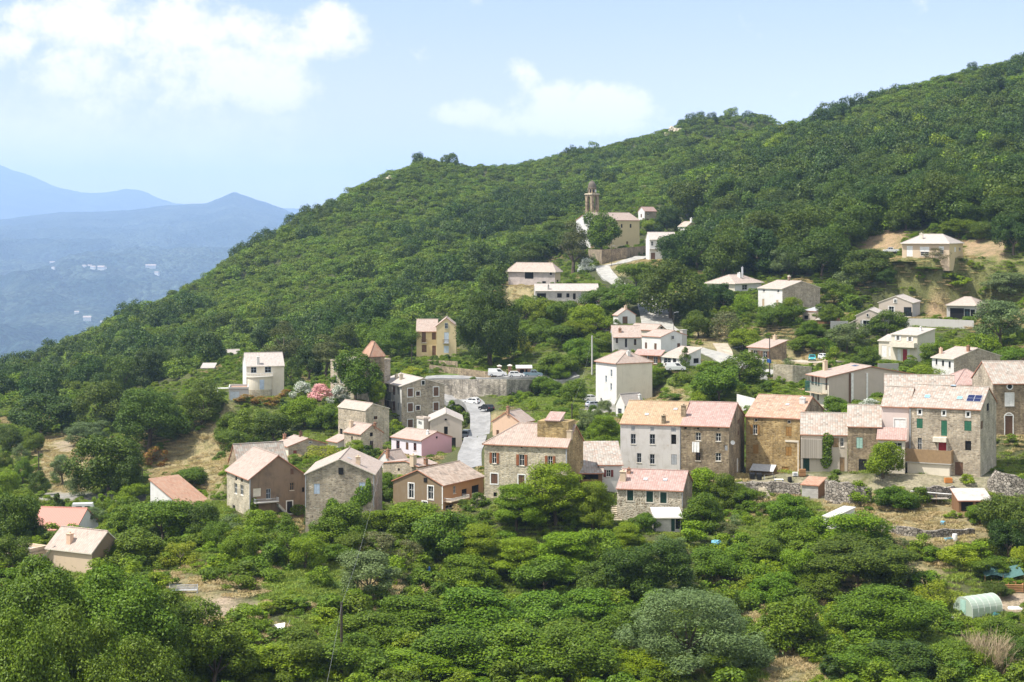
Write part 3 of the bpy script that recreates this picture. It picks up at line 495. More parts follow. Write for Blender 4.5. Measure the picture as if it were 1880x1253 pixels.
H('long balcony house', 'long taupe house with balcony on its left end and three blank wall sections', 9, 268, (415, 480, 215), xl=274, xr=1042, phi=20, ridge='L', wl='plaster_cream', wr='plaster_taupe', roof='tile_pink', peak=138, ov=0.9, og=0.35,
  wins='L 284 198 302 272 s:brown;L 312 203 326 278 s:brown;L 334 208 346 284 s:brown;L 390 222 404 312 s:brown;L 288 325 306 380 g:lblue;L 328 338 340 390 g:brown;L 390 360 404 420 g:brown', chim=((388, 165, 0.6, 1.5, 'plaster_tan'),))
H('roadside stone cottage', 'squat fieldstone cottage with dark green shutters, white porch roof and pink tiles', 10, 203, (708, 985, 742), xl=216, xr=780, phi=76, ridge='L', wl='stone_fieldstone', wr='stone_brown', roof='tile_rose', rise=1.7, ov=0.3,
  wins='L 292 738 338 815 s:dgreen:c;L 436 746 486 826 s:dgreen:c;L 540 754 588 834 s:dgreen:c', chim=((262, 662, 0.7, 1.0, 'plaster_tan'), (305, 610, 0.4, 0.5, 'brick_red')))
H('cottage porch', 'concrete block porch with corrugated white roof against the fieldstone cottage', 10, 198, (505, 1045, 945), dl=3.0, xr=695, phi=2, ridge='R', kind='shed:y', rise=0.55, wl='block_grey', roof='metal_white', ov=0.35, name='porch', cat='porch', wins='R 622 950 650 1030 d:dgreen;R 655 950 690 1030 h')
H('tiled garden hut', 'tiny block hut with terracotta tile roof on terrace edge below golden stone house', 10, 212, (1725, 795, 705), xl=1602, xr=1780, phi=64, ridge='L', kind='shed:x', rise=0.5, wl='block_grey', wr='planks_brown', roof='tile_terracotta', ov=0.2, name='hut', cat='shed')
H('corrugated shed', 'open dark shed under white corrugated sheets against dry stone wall', 11, 203, (1392, 410, 328), dl=3.0, xr=1635, phi=2, ridge='R', kind='shed:y', rise=0.9, wl='planks_brown', roof='metal_rusty', ov=0.2, name='shed', cat='shed', wins='R 1408 335 1500 405 h;R 1520 335 1625 405 h')
H('white garden shed', 'small white shed with patched pale roof hidden by green bushes below terrace', 11, 196, (450, 535, 455), xl=372, xr=610, phi=50, ridge='R', kind='shed:x', rise=0.5, wl='plaster_white', wr='plaster_white', roof='metal_white', ov=0.15, name='shed', cat='shed')
H('lower left house', 'plain brown house with wide pale pink roof and chimney, lower left corner of village', 1, 185, (424, 1135, 1040), xl=215, dr=4.8, phi=62, ridge='L', kind='gable', rise=1.85, wl='plaster_tan', wr='stucco_brown', roof='tile_pale', ov=0.3, chim=((322, 992, 0.55, 0.9, 'plaster_salmon'),))
H('sail terrace', 'low beige terrace block with railing left of the plain brown house', 1, 188, (110, 1100, 1040), xl=22, xr=215, phi=60, ridge='R', kind='flat', wl='plaster_tan', roof='concrete', name='terrace', cat='terrace')
H('red roofed barn', 'long barn with plain red sheet roof behind tall cypress on far left', 1, 226, (345, 965, 940), xl=135, dr=7.5, phi=80, ridge='L', kind='gable', rise=2.3, wl='plaster_white', roof='metal_red', ov=0.2, name='barn', cat='barn')
H('orange roofed house', 'white house with bright orange stepped roof surrounded by trees on left', 1, 238, (850, 862, 838), xl=692, dr=5.0, phi=50, ridge='R', kind='shed:y', rise=3.3, wl='plaster_white', wr='plaster_white', roof='tile_terracotta', ov=0.25, wins='')
H('bus shelter', 'small brick bus shelter with curved white metal roof beside gate pillars', 4, 337, (935, 940, 885), dl=2.6, xr=1045, phi=1, ridge='R', kind='shed:y', rise=0.35, wl='brick_red', roof='metal_white', ov=0.25, name='bus_shelter', cat='shelter', wins='R 958 892 990 938 h;R 1000 892 1015 938 h', th=0.08)
# ------------------------------------------------------------------ terrain: one sheet through surveyed ground points
for px, py, Y in ((0, 1253, 140), (250, 1253, 144), (500, 1253, 146), (900, 1253, 144), (1300, 1253, 146), (1880, 1253, 148), (1430, 1215, 151),
    (350, 1095, 171), (400, 1110, 169), (560, 1085, 174), (700, 1060, 182), (900, 1130, 178), (1100, 1110, 178), (1300, 1090, 180), (1500, 1090, 178), (1780, 1130, 172), (1860, 1120, 174), (1600, 1130, 172),
    (900, 1010, 196), (1100, 1030, 194), (640, 985, 200), (1450, 985, 197), (1700, 955, 200), (1700, 1000, 191), (1700, 1060, 182), (1880, 960, 200), (1830, 900, 210), (1560, 920, 209),
    (60, 1060, 186), (250, 1050, 187), (300, 930, 240), (150, 905, 262), (350, 850, 310), (280, 880, 285), (430, 780, 318), (330, 790, 352), (60, 850, 330), (120, 790, 375), (0, 800, 380), (230, 760, 420),
    (100, 704, 500), (0, 745, 455), (300, 700, 480), (420, 650, 480), (500, 650, 430), (560, 735, 318), (640, 750, 316), (480, 745, 322),
    (850, 733, 318), (880, 760, 302), (885, 795, 286), (868, 822, 270), (862, 850, 250), (800, 727, 333), (975, 727, 333), (790, 694, 341), (900, 694, 341), (1000, 694, 341), (1060, 690, 338),
    (900, 670, 360), (780, 690, 350), (1000, 640, 372), (1000, 745, 300), (1080, 742, 304), (1250, 725, 292), (1330, 720, 288), (1180, 742, 298), (1300, 690, 312), (1350, 690, 305),
    (1275, 645, 340), (1330, 657, 332), (1390, 690, 312), (1440, 668, 322), (1500, 662, 328), (1440, 702, 300), (1200, 590, 376), (1200, 560, 392), (1130, 560, 405), (1240, 470, 486), (1180, 466, 490), (1110, 486, 484), (1130, 520, 452),
    (1000, 600, 392), (900, 600, 440), (800, 560, 520), (700, 600, 500), (650, 640, 440), (600, 560, 600), (500, 600, 580), (600, 450, 740), (750, 400, 790), (900, 470, 620), (1000, 540, 452), (900, 540, 520),
    (1000, 380, 720), (1080, 420, 600), (1200, 360, 700), (1250, 400, 600), (1300, 440, 540), (1300, 330, 720), (1400, 380, 570), (1500, 430, 470), (1430, 480, 440), (1500, 300, 640), (1600, 380, 520), (1580, 450, 430),
    (1700, 400, 440), (1880, 300, 560), (1880, 430, 410), (1700, 250, 650), (1650, 500, 405), (1820, 510, 385), (1880, 560, 350), (1880, 630, 310), (1560, 540, 395), (1600, 640, 345), (1350, 570, 390), (1300, 600, 375), (1780, 470, 392), (1840, 600, 350),
    (200, 640, 600), (350, 580, 680), (450, 540, 720)):
    q = P(px, py, Y); CTRL.append(tuple(q))
SKY = [(-200,790,640),(0,697,660),(150,626,690),(300,551,730),(430,484,780),(550,412,830),(640,364,870),(700,339,900),(770,310,930),(880,321,960),(1000,300,980),(1100,282,1000),(1200,255,1020),(1260,236,1020),(1350,270,1030),(1430,246,1000),(1500,228,800),(1580,202,790),(1680,167,790),(1780,140,790),(1880,117,790),(2080,72,790)]
for px, py, Y in SKY:
    q = P(px, py, Y); CTRL.append(tuple(q))
    for f, d in ((.94, 22), (.88, 46)):
        CTRL.append(tuple(P(px, py + d, Y * f)))
    CTRL.append((q.x * 1.1, q.y * 1.1, q.z * 1.1 - 0.055 * q.y)); CTRL.append((q.x * 1.28, q.y * 1.28, q.z * 1.1 - 0.15 * q.y))
for x, y, z in ((0, -50, -4), (-60, -50, -4), (60, -50, -4), (0, 0, -12), (0, 15, -18), (-30, 15, -18), (30, 15, -18), (0, 45, -37), (0, 90, -48), (-60, 90, -49), (60, 90, -48), (-60, 45, -37), (60, 45, -37), (0, 140, -53), (-60, 140, -54), (70, 140, -53), (120, 120, -50), (-120, 120, -52), (150, 220, -48), (220, 300, -35), (-150, 250, -60), (-230, 420, -72), (-300, 600, -90), (330, 520, 0), (380, 900, 60), (-330, 900, -110)):
    CTRL.append((x, y, z))
CP = np.array(CTRL, dtype=float); SC = 200.0
def _tps(cp, lam):
    n = len(cp); X = cp[:, :2] / SC
    d2 = ((X[:, None, :] - X[None, :, :]) ** 2).sum(-1); Kk = 0.5 * d2 * np.log(d2 + 1e-12)
    A = np.zeros((n + 3, n + 3)); A[:n, :n] = Kk + lam * np.eye(n); A[:n, n] = 1; A[:n, n + 1:] = X
    A[n, :n] = 1; A[n + 1:, :n] = X.T
    b = np.zeros(n + 3); b[:n] = cp[:, 2]
    s = np.linalg.solve(A, b); return X, s
TX, TS = _tps(CP, 4e-4)
def tps(x, y):
    x = np.asarray(x, float) / SC; y = np.asarray(y, float) / SC; out = TS[-3] + TS[-2] * x + TS[-1] * y
    for i in range(len(TX)):
        d2 = (x - TX[i, 0]) ** 2 + (y - TX[i, 1]) ** 2
        out += TS[i] * 0.5 * d2 * np.log(d2 + 1e-12)
    return out
def vnoise(x, y, seed=0):
    """smooth value noise, vectorised"""
    x = np.asarray(x, float); y = np.asarray(y, float)
    xi = np.floor(x).astype(np.int64); yi = np.floor(y).astype(np.int64); fx = x - xi; fy = y - yi
    fx = fx * fx * (3 - 2 * fx); fy = fy * fy * (3 - 2 * fy)
    def hsh(a, b):
        h = (a * 374761393 + b * 668265263 + seed * 974634777) & 0xFFFFFFFF
        h = ((h ^ (h >> 13)) * 1274126177) & 0xFFFFFFFF
        return ((h ^ (h >> 16)) & 0xFFFF) / 65535.0
    return (hsh(xi, yi) * (1 - fx) + hsh(xi + 1, yi) * fx) * (1 - fy) + (hsh(xi, yi + 1) * (1 - fx) + hsh(xi + 1, yi + 1) * fx) * fy
def fbm(x, y, seed=0, o=4):
    s = 0; a = 0.5
    for k in range(o): s = s + a * vnoise(x * 2 ** k, y * 2 ** k, seed + k); a *= 0.5
    return s
GX0, GX1, GY0, GY1, GS = -520.0, 520.0, -60.0, 1750.0, 3.0
gx = np.arange(GX0, GX1 + 0.1, GS); gy = np.arange(GY0, GY1 + 0.1, GS)
MX, MY = np.meshgrid(gx, gy)
MZ = tps(MX.ravel(), MY.ravel()).reshape(MX.shape)
far_w = np.clip((MY - 480) / 150, 0, 1)
MZ = MZ + (fbm(MX / 60, MY / 60, 5) - 0.47) * 7.0 * far_w + (fbm(MX / 9, MY / 9, 9, 2) - 0.37) * 0.9
MZ = np.clip(MZ, -330, 400)
_num = np.zeros_like(MZ); _den = np.zeros_like(MZ); _wm = np.zeros_like(MZ)     # level the plot each house stands on
for h in HS.values():
    i0, i1 = np.searchsorted(gx, (h.p0.x - 40, h.p0.x + 40)); j0, j1 = np.searchsorted(gy, (h.p0.y - 40, h.p0.y + 50)); sl = (slice(j0, j1), slice(i0, i1))
    dx_, dy_ = MX[sl] - h.p0.x, MY[sl] - h.p0.y; a_ = dx_ * h.aR.x + dy_ * h.aR.y; b_ = dx_ * h.aL.x + dy_ * h.aL.y
    d_ = np.hypot(np.maximum(np.maximum(-a_, a_ - h.dr), 0), np.maximum(np.maximum(-b_, b_ - h.dl), 0)); w__ = np.clip(1 - (d_ - 1.8) / 5.5, 0, 1); w__ = w__ * w__ * (3 - 2 * w__)
    _num[sl] += w__ ** 2 * (h.z0 - .12); _den[sl] += w__ ** 2; _wm[sl] = np.maximum(_wm[sl], w__)
MZ = np.where(_den > 1e-6, MZ * (1 - _wm) + _num / np.maximum(_den, 1e-6) * _wm, MZ)
def ground(x, y):
    x = np.asarray(x, float); y = np.asarray(y, float)
    fx = np.clip((x - GX0) / GS, 0, len(gx) - 1.001); fy = np.clip((y - GY0) / GS, 0, len(gy) - 1.001)
    i = fx.astype(int); j = fy.astype(int); a = fx - i; b = fy - j
    return (MZ[j, i] * (1 - a) + MZ[j, i + 1] * a) * (1 - b) + (MZ[j + 1, i] * (1 - a) + MZ[j + 1, i + 1] * a) * b
_RY = np.arange(100.0, 1500.0, 0.7)
def hit(px, py):
    """the ground point seen at a photo pixel (None: sky)"""
    x = (px - CX) / F * _RY; z = (HY - py) / F * _RY
    k = np.nonzero(ground(x, _RY) >= z)[0]
    if len(k) == 0: return None
    Y = _RY[k[0]]; return Vector((x[k[0]], Y, float(ground(x[k[0]], Y))))
def inpoly(px, py, poly):
    px = np.asarray(px, float); py = np.asarray(py, float); r = np.zeros(px.shape, bool); n = len(poly); j = n - 1
    for i in range(n):
        xi, yi = poly[i]; xj, yj = poly[j]
        c = ((yi > py) != (yj > py)) & (px < (xj - xi) * (py - yi) / (yj - yi + 1e-9) + xi); r ^= c; j = i
    return r
# ground cover, by plots seen in the photo
PLOTS = [  # colour, polygon
    ('dry', [(425, 735), (445, 745), (455, 800), (430, 870), (395, 905), (330, 905), (262, 890), (282, 850), (330, 800), (395, 790), (400, 745)]),
    ('dry', [(60, 800), (140, 800), (165, 850), (150, 915), (95, 915), (70, 870)]),
    ('road', [(60, 905), (280, 905), (280, 922), (60, 922)]),
    ('soil', [(100, 810), (135, 805), (140, 830), (105, 832)]),
    ('dry', [(495, 800), (540, 790), (590, 800), (600, 830), (520, 850), (480, 850)]),
    ('grass', [(430, 740), (600, 745), (640, 800), (600, 830), (480, 800), (430, 780)]),
    ('soil', [(355, 1100), (430, 1092), (475, 1108), (440, 1125), (390, 1135), (360, 1125)]),
    ('dry', [(255, 1045), (420, 1060), (430, 1095), (350, 1100), (240, 1075)]),
    ('lush', [(470, 1050), (650, 1040), (650, 1110), (480, 1105)]),
    ('dry', [(1600, 925), (1800, 925), (1830, 985), (1800, 1010), (1640, 1010), (1600, 985)]),
    ('dry', [(1660, 1030), (1740, 1030), (1740, 1075), (1660, 1075)]),
    ('soil', [(1820, 1085), (1900, 1085), (1900, 1130), (1810, 1120)]),
    ('dry', [(1405, 1190), (1510, 1185), (1520, 1260), (1400, 1260)]),
    ('lush', [(1340, 965), (1480, 965), (1480, 1010), (1330, 1010)]),
    ('lush', [(1680, 1180), (1900, 1150), (1900, 1260), (1640, 1260)]),
    ('terrace', [(1370, 870), (1830, 870), (1830, 905), (1560, 900), (1370, 900)]),
    ('dry', [(1500, 895), (1600, 895), (1600, 935), (1500, 930)]),
    ('lush', [(1210, 690), (1330, 690), (1330, 745), (1190, 745)]),
    ('dry', [(1180, 725), (1260, 715), (1260, 745), (1180, 745)]),
    ('dry', [(1410, 640), (1540, 640), (1540, 672), (1410, 672)]),
    ('slope', [(1600, 430), (1900, 440), (1900, 600), (1830, 600), (1690, 560), (1640, 500), (1590, 480)]),
    ('cut', [(1770, 440), (1850, 440), (1850, 478), (1770, 470)]),
    ('cut', [(1585, 425), (1660, 425), (1660, 460), (1585, 460)]),
    ('cut', [(1695, 565), (1745, 560), (1745, 585), (1695, 580)]),
    ('soil', [(60, 695), (145, 695), (145, 712), (60, 712)]),
    ('dry', [(925, 520), (990, 520), (985, 560), (960, 575), (920, 550)]),
    ('dry', [(1090, 535), (1150, 530), (1150, 560), (1100, 565)]),
    ('dry', [(1090, 480), (1240, 465), (1220, 500), (1150, 510)]),
    ('grass', [(1000, 640), (1060, 640), (1060, 700), (960, 690)]),
    ('dry', [(1270, 600), (1340, 600), (1340, 650), (1270, 640)]),
    ('grass', [(970, 690), (1100, 690), (1100, 745), (960, 745)]),
    ('road', [(1075, 730), (1135, 728), (1150, 760), (1075, 760)]),
    ('lush', [(785, 677), (900, 680), (900, 692), (785, 690)]),
    ('dry', [(825, 720), (860, 720), (870, 735), (830, 735)]),
    ('dry', [(890, 760), (940, 750), (980, 770), (900, 790)]),
]
CC = dict(wood=(0.055, 0.060, 0.022), dry=(0.30, 0.245, 0.13), road=(0.30, 0.28, 0.25), soil=(0.38, 0.295, 0.21), grass=(0.13, 0.155, 0.045), lush=(0.12, 0.19, 0.03), terrace=(0.30, 0.265, 0.18), slope=(0.165, 0.165, 0.06), cut=(0.34, 0.24, 0.14))
nv = MX.size
colr = np.tile(np.array(CC['wood']), (nv, 1)); PXv = CX + F * MX.ravel() / np.maximum(MY.ravel(), 1); PYv = HY - F * MZ.ravel() / np.maximum(MY.ravel(), 1)
jx = (fbm(MX.ravel() / 7, MY.ravel() / 7, 21) - 0.47) * 26; jy = (fbm(MX.ravel() / 7, MY.ravel() / 7, 41) - 0.47) * 14
ok = (MY.ravel() > 120) & (MY.ravel() < 720)
for nm, poly in PLOTS:
    k = inpoly(PXv + jx, PYv + jy, poly) & ok; colr[k] = CC[nm]
bare = inpoly(PXv, PYv, [(-2000, 640), (4000, 560), (4000, 3000), (-2000, 3000)]) & (MY.ravel() < 560) & (colr[:, 0] < 0.06)
colr[bare] = (0.085, 0.092, 0.034)
me = bpy.data.meshes.new('ground'); ny_, nx_ = MX.shape
me.vertices.add(nv); me.vertices.foreach_set('co', np.stack([MX, MY, MZ], -1).astype(np.float32).ravel())
ii = np.arange(nv).reshape(MX.shape); quads = np.stack([ii[:-1, :-1], ii[:-1, 1:], ii[1:, 1:], ii[1:, :-1]], -1).reshape(-1, 4)
def fill_polys(me, quads):
    nq, k = quads.shape
    me.loops.add(nq * k); me.loops.foreach_set('vertex_index', quads.astype(np.int32).ravel())
    me.polygons.add(nq); me.polygons.foreach_set('loop_start', (np.arange(nq) * k).astype(np.int32)); me.polygons.foreach_set('loop_total', np.full(nq, k, np.int32))
fill_polys(me, quads); me.polygons.foreach_set('use_smooth', np.ones(len(quads), bool)); me.update(); me.validate()
at = me.attributes.new('cover', 'FLOAT_COLOR', 'POINT'); at.data.foreach_set('color', np.concatenate([colr, np.ones((nv, 1))], 1).astype(np.float32).ravel())
m, t, b = new_mat('ground_cover')
a_ = t.node('ShaderNodeAttribute', attribute_name='cover').outputs['Color']; g_ = t.node('ShaderNodeNewGeometry').outputs['Position']
n1 = t.noise(g_, 0.35, 6.0, 0.65); n2 = t.noise(g_, 2.2, 5.0, 0.7)
c_ = t.mix(t.ramp(n1, 0.42, 0.66, 0.0, 0.55), a_, (0.10, 0.11, 0.035))
k_ = t.ramp(n2, 0.25, 0.75, 0.6, 1.35)
t.put(b.inputs['Base Color'], t.mix(1.0, c_, t.xyz(k_, k_, k_), 'MULTIPLY')); t.put(b.inputs['Normal'], t.bump(n2, 0.9, 0.5)); b.inputs['Roughness'].default_value = 1.0
me.materials.append(m); MATS['ground_cover'] = m
go = link('ground', me); tag(go, kind='structure')

# roads: ribbons draped on the ground
def ribbon(name, pts, width, mat, lift=0.16, step=1.2, world=False):
    W = [hit(*p) if not world else Vector(p) for p in pts]; W = [q for q in W if q is not None]
    path = []
    for a, b2 in zip(W, W[1:]):
        n = max(1, int((b2 - a).length / step)); path += [a.lerp(b2, k / n) for k in range(n)]
    path.append(W[-1])
    for _ in range(3 if len(path) > 8 else 0):
        path = [path[0]] + [(path[k - 1] + path[k] * 2 + path[k + 1]) / 4 for k in range(1, len(path) - 1)] + [path[-1]]
    mb = MB(); rows = []
    for k, p in enumerate(path):
        d = (path[min(k + 1, len(path) - 1)] - path[max(k - 1, 0)]); d.z = 0; d.normalize(); s = Vector((-d.y, d.x, 0))
        wd = width * (1 if not callable(width) else 1)
        zc = max(float(ground(p.x, p.y)), max(float(ground(p.x + s.x * o * wd, p.y + s.y * o * wd)) for o in (-0.5, 0.5)) - 0.5)
        rows.append([Vector((p.x + s.x * o * wd, p.y + s.y * o * wd, max(zc, float(ground(p.x + s.x * o * wd, p.y + s.y * o * wd))) + lift)) for o in (-0.5, -0.25, 0, 0.25, 0.5)])
    for k, (r0, r1) in enumerate(zip(rows, rows[1:])):
        for i in range(4): mb.face([r0[i], r0[i + 1], r1[i + 1], r1[i]], [(i * width / 4, k), ((i + 1) * width / 4, k), ((i + 1) * width / 4, k + 1), (i * width / 4, k + 1)])
        for i, sgn in ((0, 1), (4, -1)):
            e = [r0[i], r1[i], r1[i] - Vector((0, 0, 1.2)), r0[i] - Vector((0, 0, 1.2))]; mb.face(e if sgn > 0 else e[::-1])
    o = mb.build(name, mat); tag(o, kind='structure'); return o
def road_mat(name, c):
    m, t, b = new_mat(name); g = t.node('ShaderNodeNewGeometry').outputs['Position']
    n = t.noise(g, 0.5, 6.0, 0.65); n2 = t.noise(g, 6.0, 3.0)
    k = t.m('MULTIPLY', t.ramp(n, 0.3, 0.7, 0.75, 1.12), t.ramp(n2, 0.3, 0.7, 0.92, 1.06))
    t.put(b.inputs['Base Color'], t.mix(1.0, c, t.xyz(k, k, k), 'MULTIPLY')); MATS[name] = m; return m
road_mat('asphalt', (0.27, 0.265, 0.26)); road_mat('pale_concrete', (0.36, 0.345, 0.315)); road_mat('track', (0.44, 0.38, 0.30))
ribbon('road', [(826, 726), (850, 737), (872, 750), (882, 768), (882, 790), (872, 812), (862, 835), (862, 862)], 4.6, MATS['asphalt'])
ribbon('road', [(780, 696), (830, 695), (880, 694), (940, 694), (1000, 693), (1060, 690)], 6.0, MATS['asphalt'])
ribbon('road', [(1242, 471), (1215, 466), (1180, 472), (1140, 484), (1105, 490), (1112, 503), (1132, 520), (1150, 535)], 5.2, MATS['pale_concrete'])
ribbon('road', [(1190, 548), (1198, 562), (1203, 578), (1208, 600), (1222, 612)], 9.0, MATS['pale_concrete'])
ribbon('road', [(1268, 640), (1300, 648), (1325, 656), (1345, 668), (1375, 684), (1400, 690), (1430, 682)], 6.5, MATS['pale_concrete'])
ribbon('path', [(1322, 632), (1330, 645), (1336, 660)], 4.0, MATS['track'])
ribbon('path', [(1405, 640), (1440, 663), (1480, 667), (1540, 665)], 3.5, MATS['track'])
ribbon('path', [(62, 706), (100, 704), (140, 705)], 7.0, MATS['pale_concrete'])
# ------------------------------------------------------------------ building the houses
def facade(mb, Pt, width, prof, z_low, holes, flip, mi, reveal=0.24):
    """wall with real openings. Pt(u, inward, z) -> local point; prof: top outline [(u,z)...] from u=0 to width"""
    zmin = min(z for _, z in prof)
    holes = [q for q in holes if q[3] <= zmin - 0.02 and q[0] > 0.05 and q[1] < width - 0.05]
    us = sorted({0.0, width, *[q[0] for q in holes], *[q[1] for q in holes]}); zs = sorted({z_low, zmin, *[q[2] for q in holes], *[q[3] for q in holes]})
    def put(l, uvs):
        if flip: l = l[::-1]; uvs = uvs[::-1]
        mb.face(l, uvs, mi)
    for u0, u1 in zip(us, us[1:]):
        for z0, z1 in zip(zs, zs[1:]):
            uc, zc = (u0 + u1) / 2, (z0 + z1) / 2
            if any(q[0] < uc < q[1] and q[2] < zc < q[3] for q in holes): continue
            uv = [(u0, z0), (u1, z0), (u1, z1), (u0, z1)]; put([Pt(a, 0, c) for a, c in uv], uv)
    top = [(0.0, zmin), (width, zmin)] + [(u, z) for u, z in reversed(prof) if not (abs(z - zmin) < 1e-6 and (u in (0.0, width)))]
    if len(top) > 2: put([Pt(a, 0, c) for a, c in top], top)
    for (u0, u1, z0, z1) in holes:
        d = reveal
        for (a, c), (e, g) in (((u0, z0), (u1, z0)), ((u1, z0), (u1, z1)), ((u1, z1), (u0, z1)), ((u0, z1), (u0, z0))):
            put([Pt(a, 0, c), Pt(a, d, c), Pt(e, d, g), Pt(e, 0, g)], [(a, c), (a + d, c), (e + d, g), (e, g)])
    return holes
def roofz(h, x, y):
    """height of the roof's underside above the house base, at house coordinates x (along right facade), y (along left facade)"""
    if h.kind == 'flat': return h.H
    if h.kind.startswith('shed'):
        return h.H + (h.rise * x / h.dr if h.kind[5] == 'x' else h.rise * y / h.dl)
    p, q, L, D = (x, y, h.dr, h.dl) if h.ridge == 'R' else (y, x, h.dl, h.dr)
    z = h.H + min(h.rise * q / (D * h.yf), h.rise * (D - q) / (D * (1 - h.yf)))
    if h.kind == 'hip':
        a, b = h.hip or (D / 2, D / 2)
        if a: z = min(z, h.H + h.rise * p / a)
        if b: z = min(z, h.H + h.rise * (L - p) / b)
    return z
def slab(mb, top, th, uvs, mi_side=1):
    bot = [Vector(p) - Vector((0, 0, th)) for p in top]; n = len(top)
    mb.face(top, uvs, 0); mb.face(bot[::-1], None, mi_side)
    for k in range(n): mb.face([bot[k], bot[(k + 1) % n], top[(k + 1) % n], top[k]], None, mi_side)
def build_roof(h, root, off):
    mb = MB(); th = h.th; ov = h.ov; og = h.og
    def mp(p, q, z):
        x, y = (p, q) if h.ridge == 'R' else (q, p)
        return Vector((x, y, z)) + off
    flip = h.ridge == 'L'
    def poly(pts, e0, e1):
        """pts (p,q,z) counter-clockwise for ridge R; UV along eave e0->e1"""
        V = [mp(*a) for a in pts]; A, B = mp(*e0), mp(*e1); d = (B - A).normalized(); nrm = (V[1] - V[0]).cross(V[2] - V[0]).normalized(); s = nrm.cross(d)
        uvs = [((v - A).dot(d), (v - A).dot(s)) for v in V]
        if flip: V = V[::-1]; uvs = uvs[::-1]
        slab(mb, [v + Vector((0, 0, th)) for v in V], th, uvs)
    L, D = (h.dr, h.dl) if h.ridge == 'R' else (h.dl, h.dr)
    if h.kind == 'flat':
        mb.box(off.x, off.x + h.dr, off.y, off.y + h.dl, h.H - 0.3, h.H - 0.1, 0)
        w_ = 0.22
        for x0, x1, y0, y1 in ((-0.06, h.dr + 0.06, -0.06, w_), (-0.06, h.dr + 0.06, h.dl - w_, h.dl + 0.06), (-0.06, w_, w_, h.dl - w_), (h.dr - w_, h.dr + 0.06, w_, h.dl - w_)):
            mb.box(off.x + x0, off.x + x1, off.y + y0, off.y + y1, h.H - 0.12, h.H + 0.35, 1)
        return mb.build('roof', [MATS[h.roof], MATS[h.wr]], root)
    if h.kind.startswith('shed'):
        x0, x1, y0, y1 = -ov, h.dr + ov, -ov, h.dl + ov
        f = lambda x, y: h.H + (h.rise * x / h.dr if h.kind[5] == 'x' else h.rise * y / h.dl)
        V = [Vector((x, y, f(x, y) + th)) + off for x, y in ((x0, y0), (x1, y0), (x1, y1), (x0, y1))]
        if h.kind[5] == 'x': uv = [(v.y, v.x) for v in V]
        else: uv = [(v.x, v.y) for v in V]
        slab(mb, V, th, uv)
    else:
        qm = D * h.yf; s1 = h.rise / qm; s2 = h.rise / (D - qm); z1 = h.H - s1 * ov; z2 = h.H - s2 * ov; zr = h.H + h.rise
        if h.kind == 'hip': a, b = h.hip or (D / 2, D / 2)
        else: a = b = 0
        pa = -ov if a else -og; pb = L + (ov if b else og)
        ra = a if a else pa; rb = L - b if b else pb
        ea = (-(h.H - z1) / (h.rise / a)) if a else pa; eb = L + ((h.H - z1) / (h.rise / b) if b else og)
        if a or b: z2 = z1 if abs(h.yf - 0.5) < 0.01 else z2
        e1a, e1b, e2a, e2b = (ea, -ov, z1), (eb, -ov, z1), (ea, D + ov, z2), (eb, D + ov, z2)
        if rb - ra < 0.02: rb = ra
        Ra, Rb = (ra, qm, zr), (rb, qm, zr)
        poly([e1a, e1b, Rb, Ra] if rb > ra else [e1a, e1b, Ra], e1a, e1b)
        poly([e2b, e2a, Ra, Rb] if rb > ra else [e2b, e2a, Ra], e2b, e2a)
        if a: poly([e2a, e1a, Ra], e2a, e1a)
        if b: poly([e1b, e2b, Rb], e1b, e2b)
        # ridge and hip cap tiles
        r = 0.11
        def cap(p, q): mb.tube(mp(*p) + Vector((0, 0, th + 0.01)), mp(*q) + Vector((0, 0, th + 0.01)), r, r, 6, 0)
        if rb > ra: cap(Ra, Rb)
        if a: cap(e1a, Ra); cap(e2a, Ra)
        if b: cap(e1b, Rb); cap(e2b, Rb)
    return mb.build('roof', [MATS[h.roof], MATS['cream' if 'white' in h.roof or 'pale' in h.roof else 'terra']], root)
def bars(mb, M, a0, a1, z0, z1, i0, i1, b, cross=True):
    mb.box(a0, a0 + b, i0, i1, z0, z1, 0, M); mb.box(a1 - b, a1, i0, i1, z0, z1, 0, M)
    mb.box(a0 + b, a1 - b, i0, i1, z0, z0 + b, 0, M); mb.box(a0 + b, a1 - b, i0, i1, z1 - b, z1, 0, M)
    if cross:
        c = (a0 + a1) / 2; mb.box(c - b * 0.4, c + b * 0.4, i0 + 0.004, i1 - 0.004, z0 + b, z1 - b, 0, M)
        if z1 - z0 > 1.1:
            zc = z0 + (z1 - z0) * 0.55; mb.box(a0 + b, c - b * 0.4, i0 + 0.004, i1 - 0.004, zc - b * 0.3, zc + b * 0.3, 0, M); mb.box(c + b * 0.4, a1 - b, i0 + 0.004, i1 - 0.004, zc - b * 0.3, zc + b * 0.3, 0, M)
def shutter_leaf(mb, M, a0, a1, z0, z1, i0, i1):
    mb.box(a0, a1, i0, i1, z0, z1, 0, M)
    n = max(2, int((z1 - z0) / 0.45))
    for k in range(n):                       # raised louvre panels
        y0 = z0 + 0.06 + (z1 - z0 - 0.1) * k / n; y1 = z0 + 0.02 + (z1 - z0 - 0.1) * (k + 1) / n
        mb.box(a0 + 0.06, a1 - 0.06, i0 - 0.018, i0 + 0.001, y0, y1, 0, M)
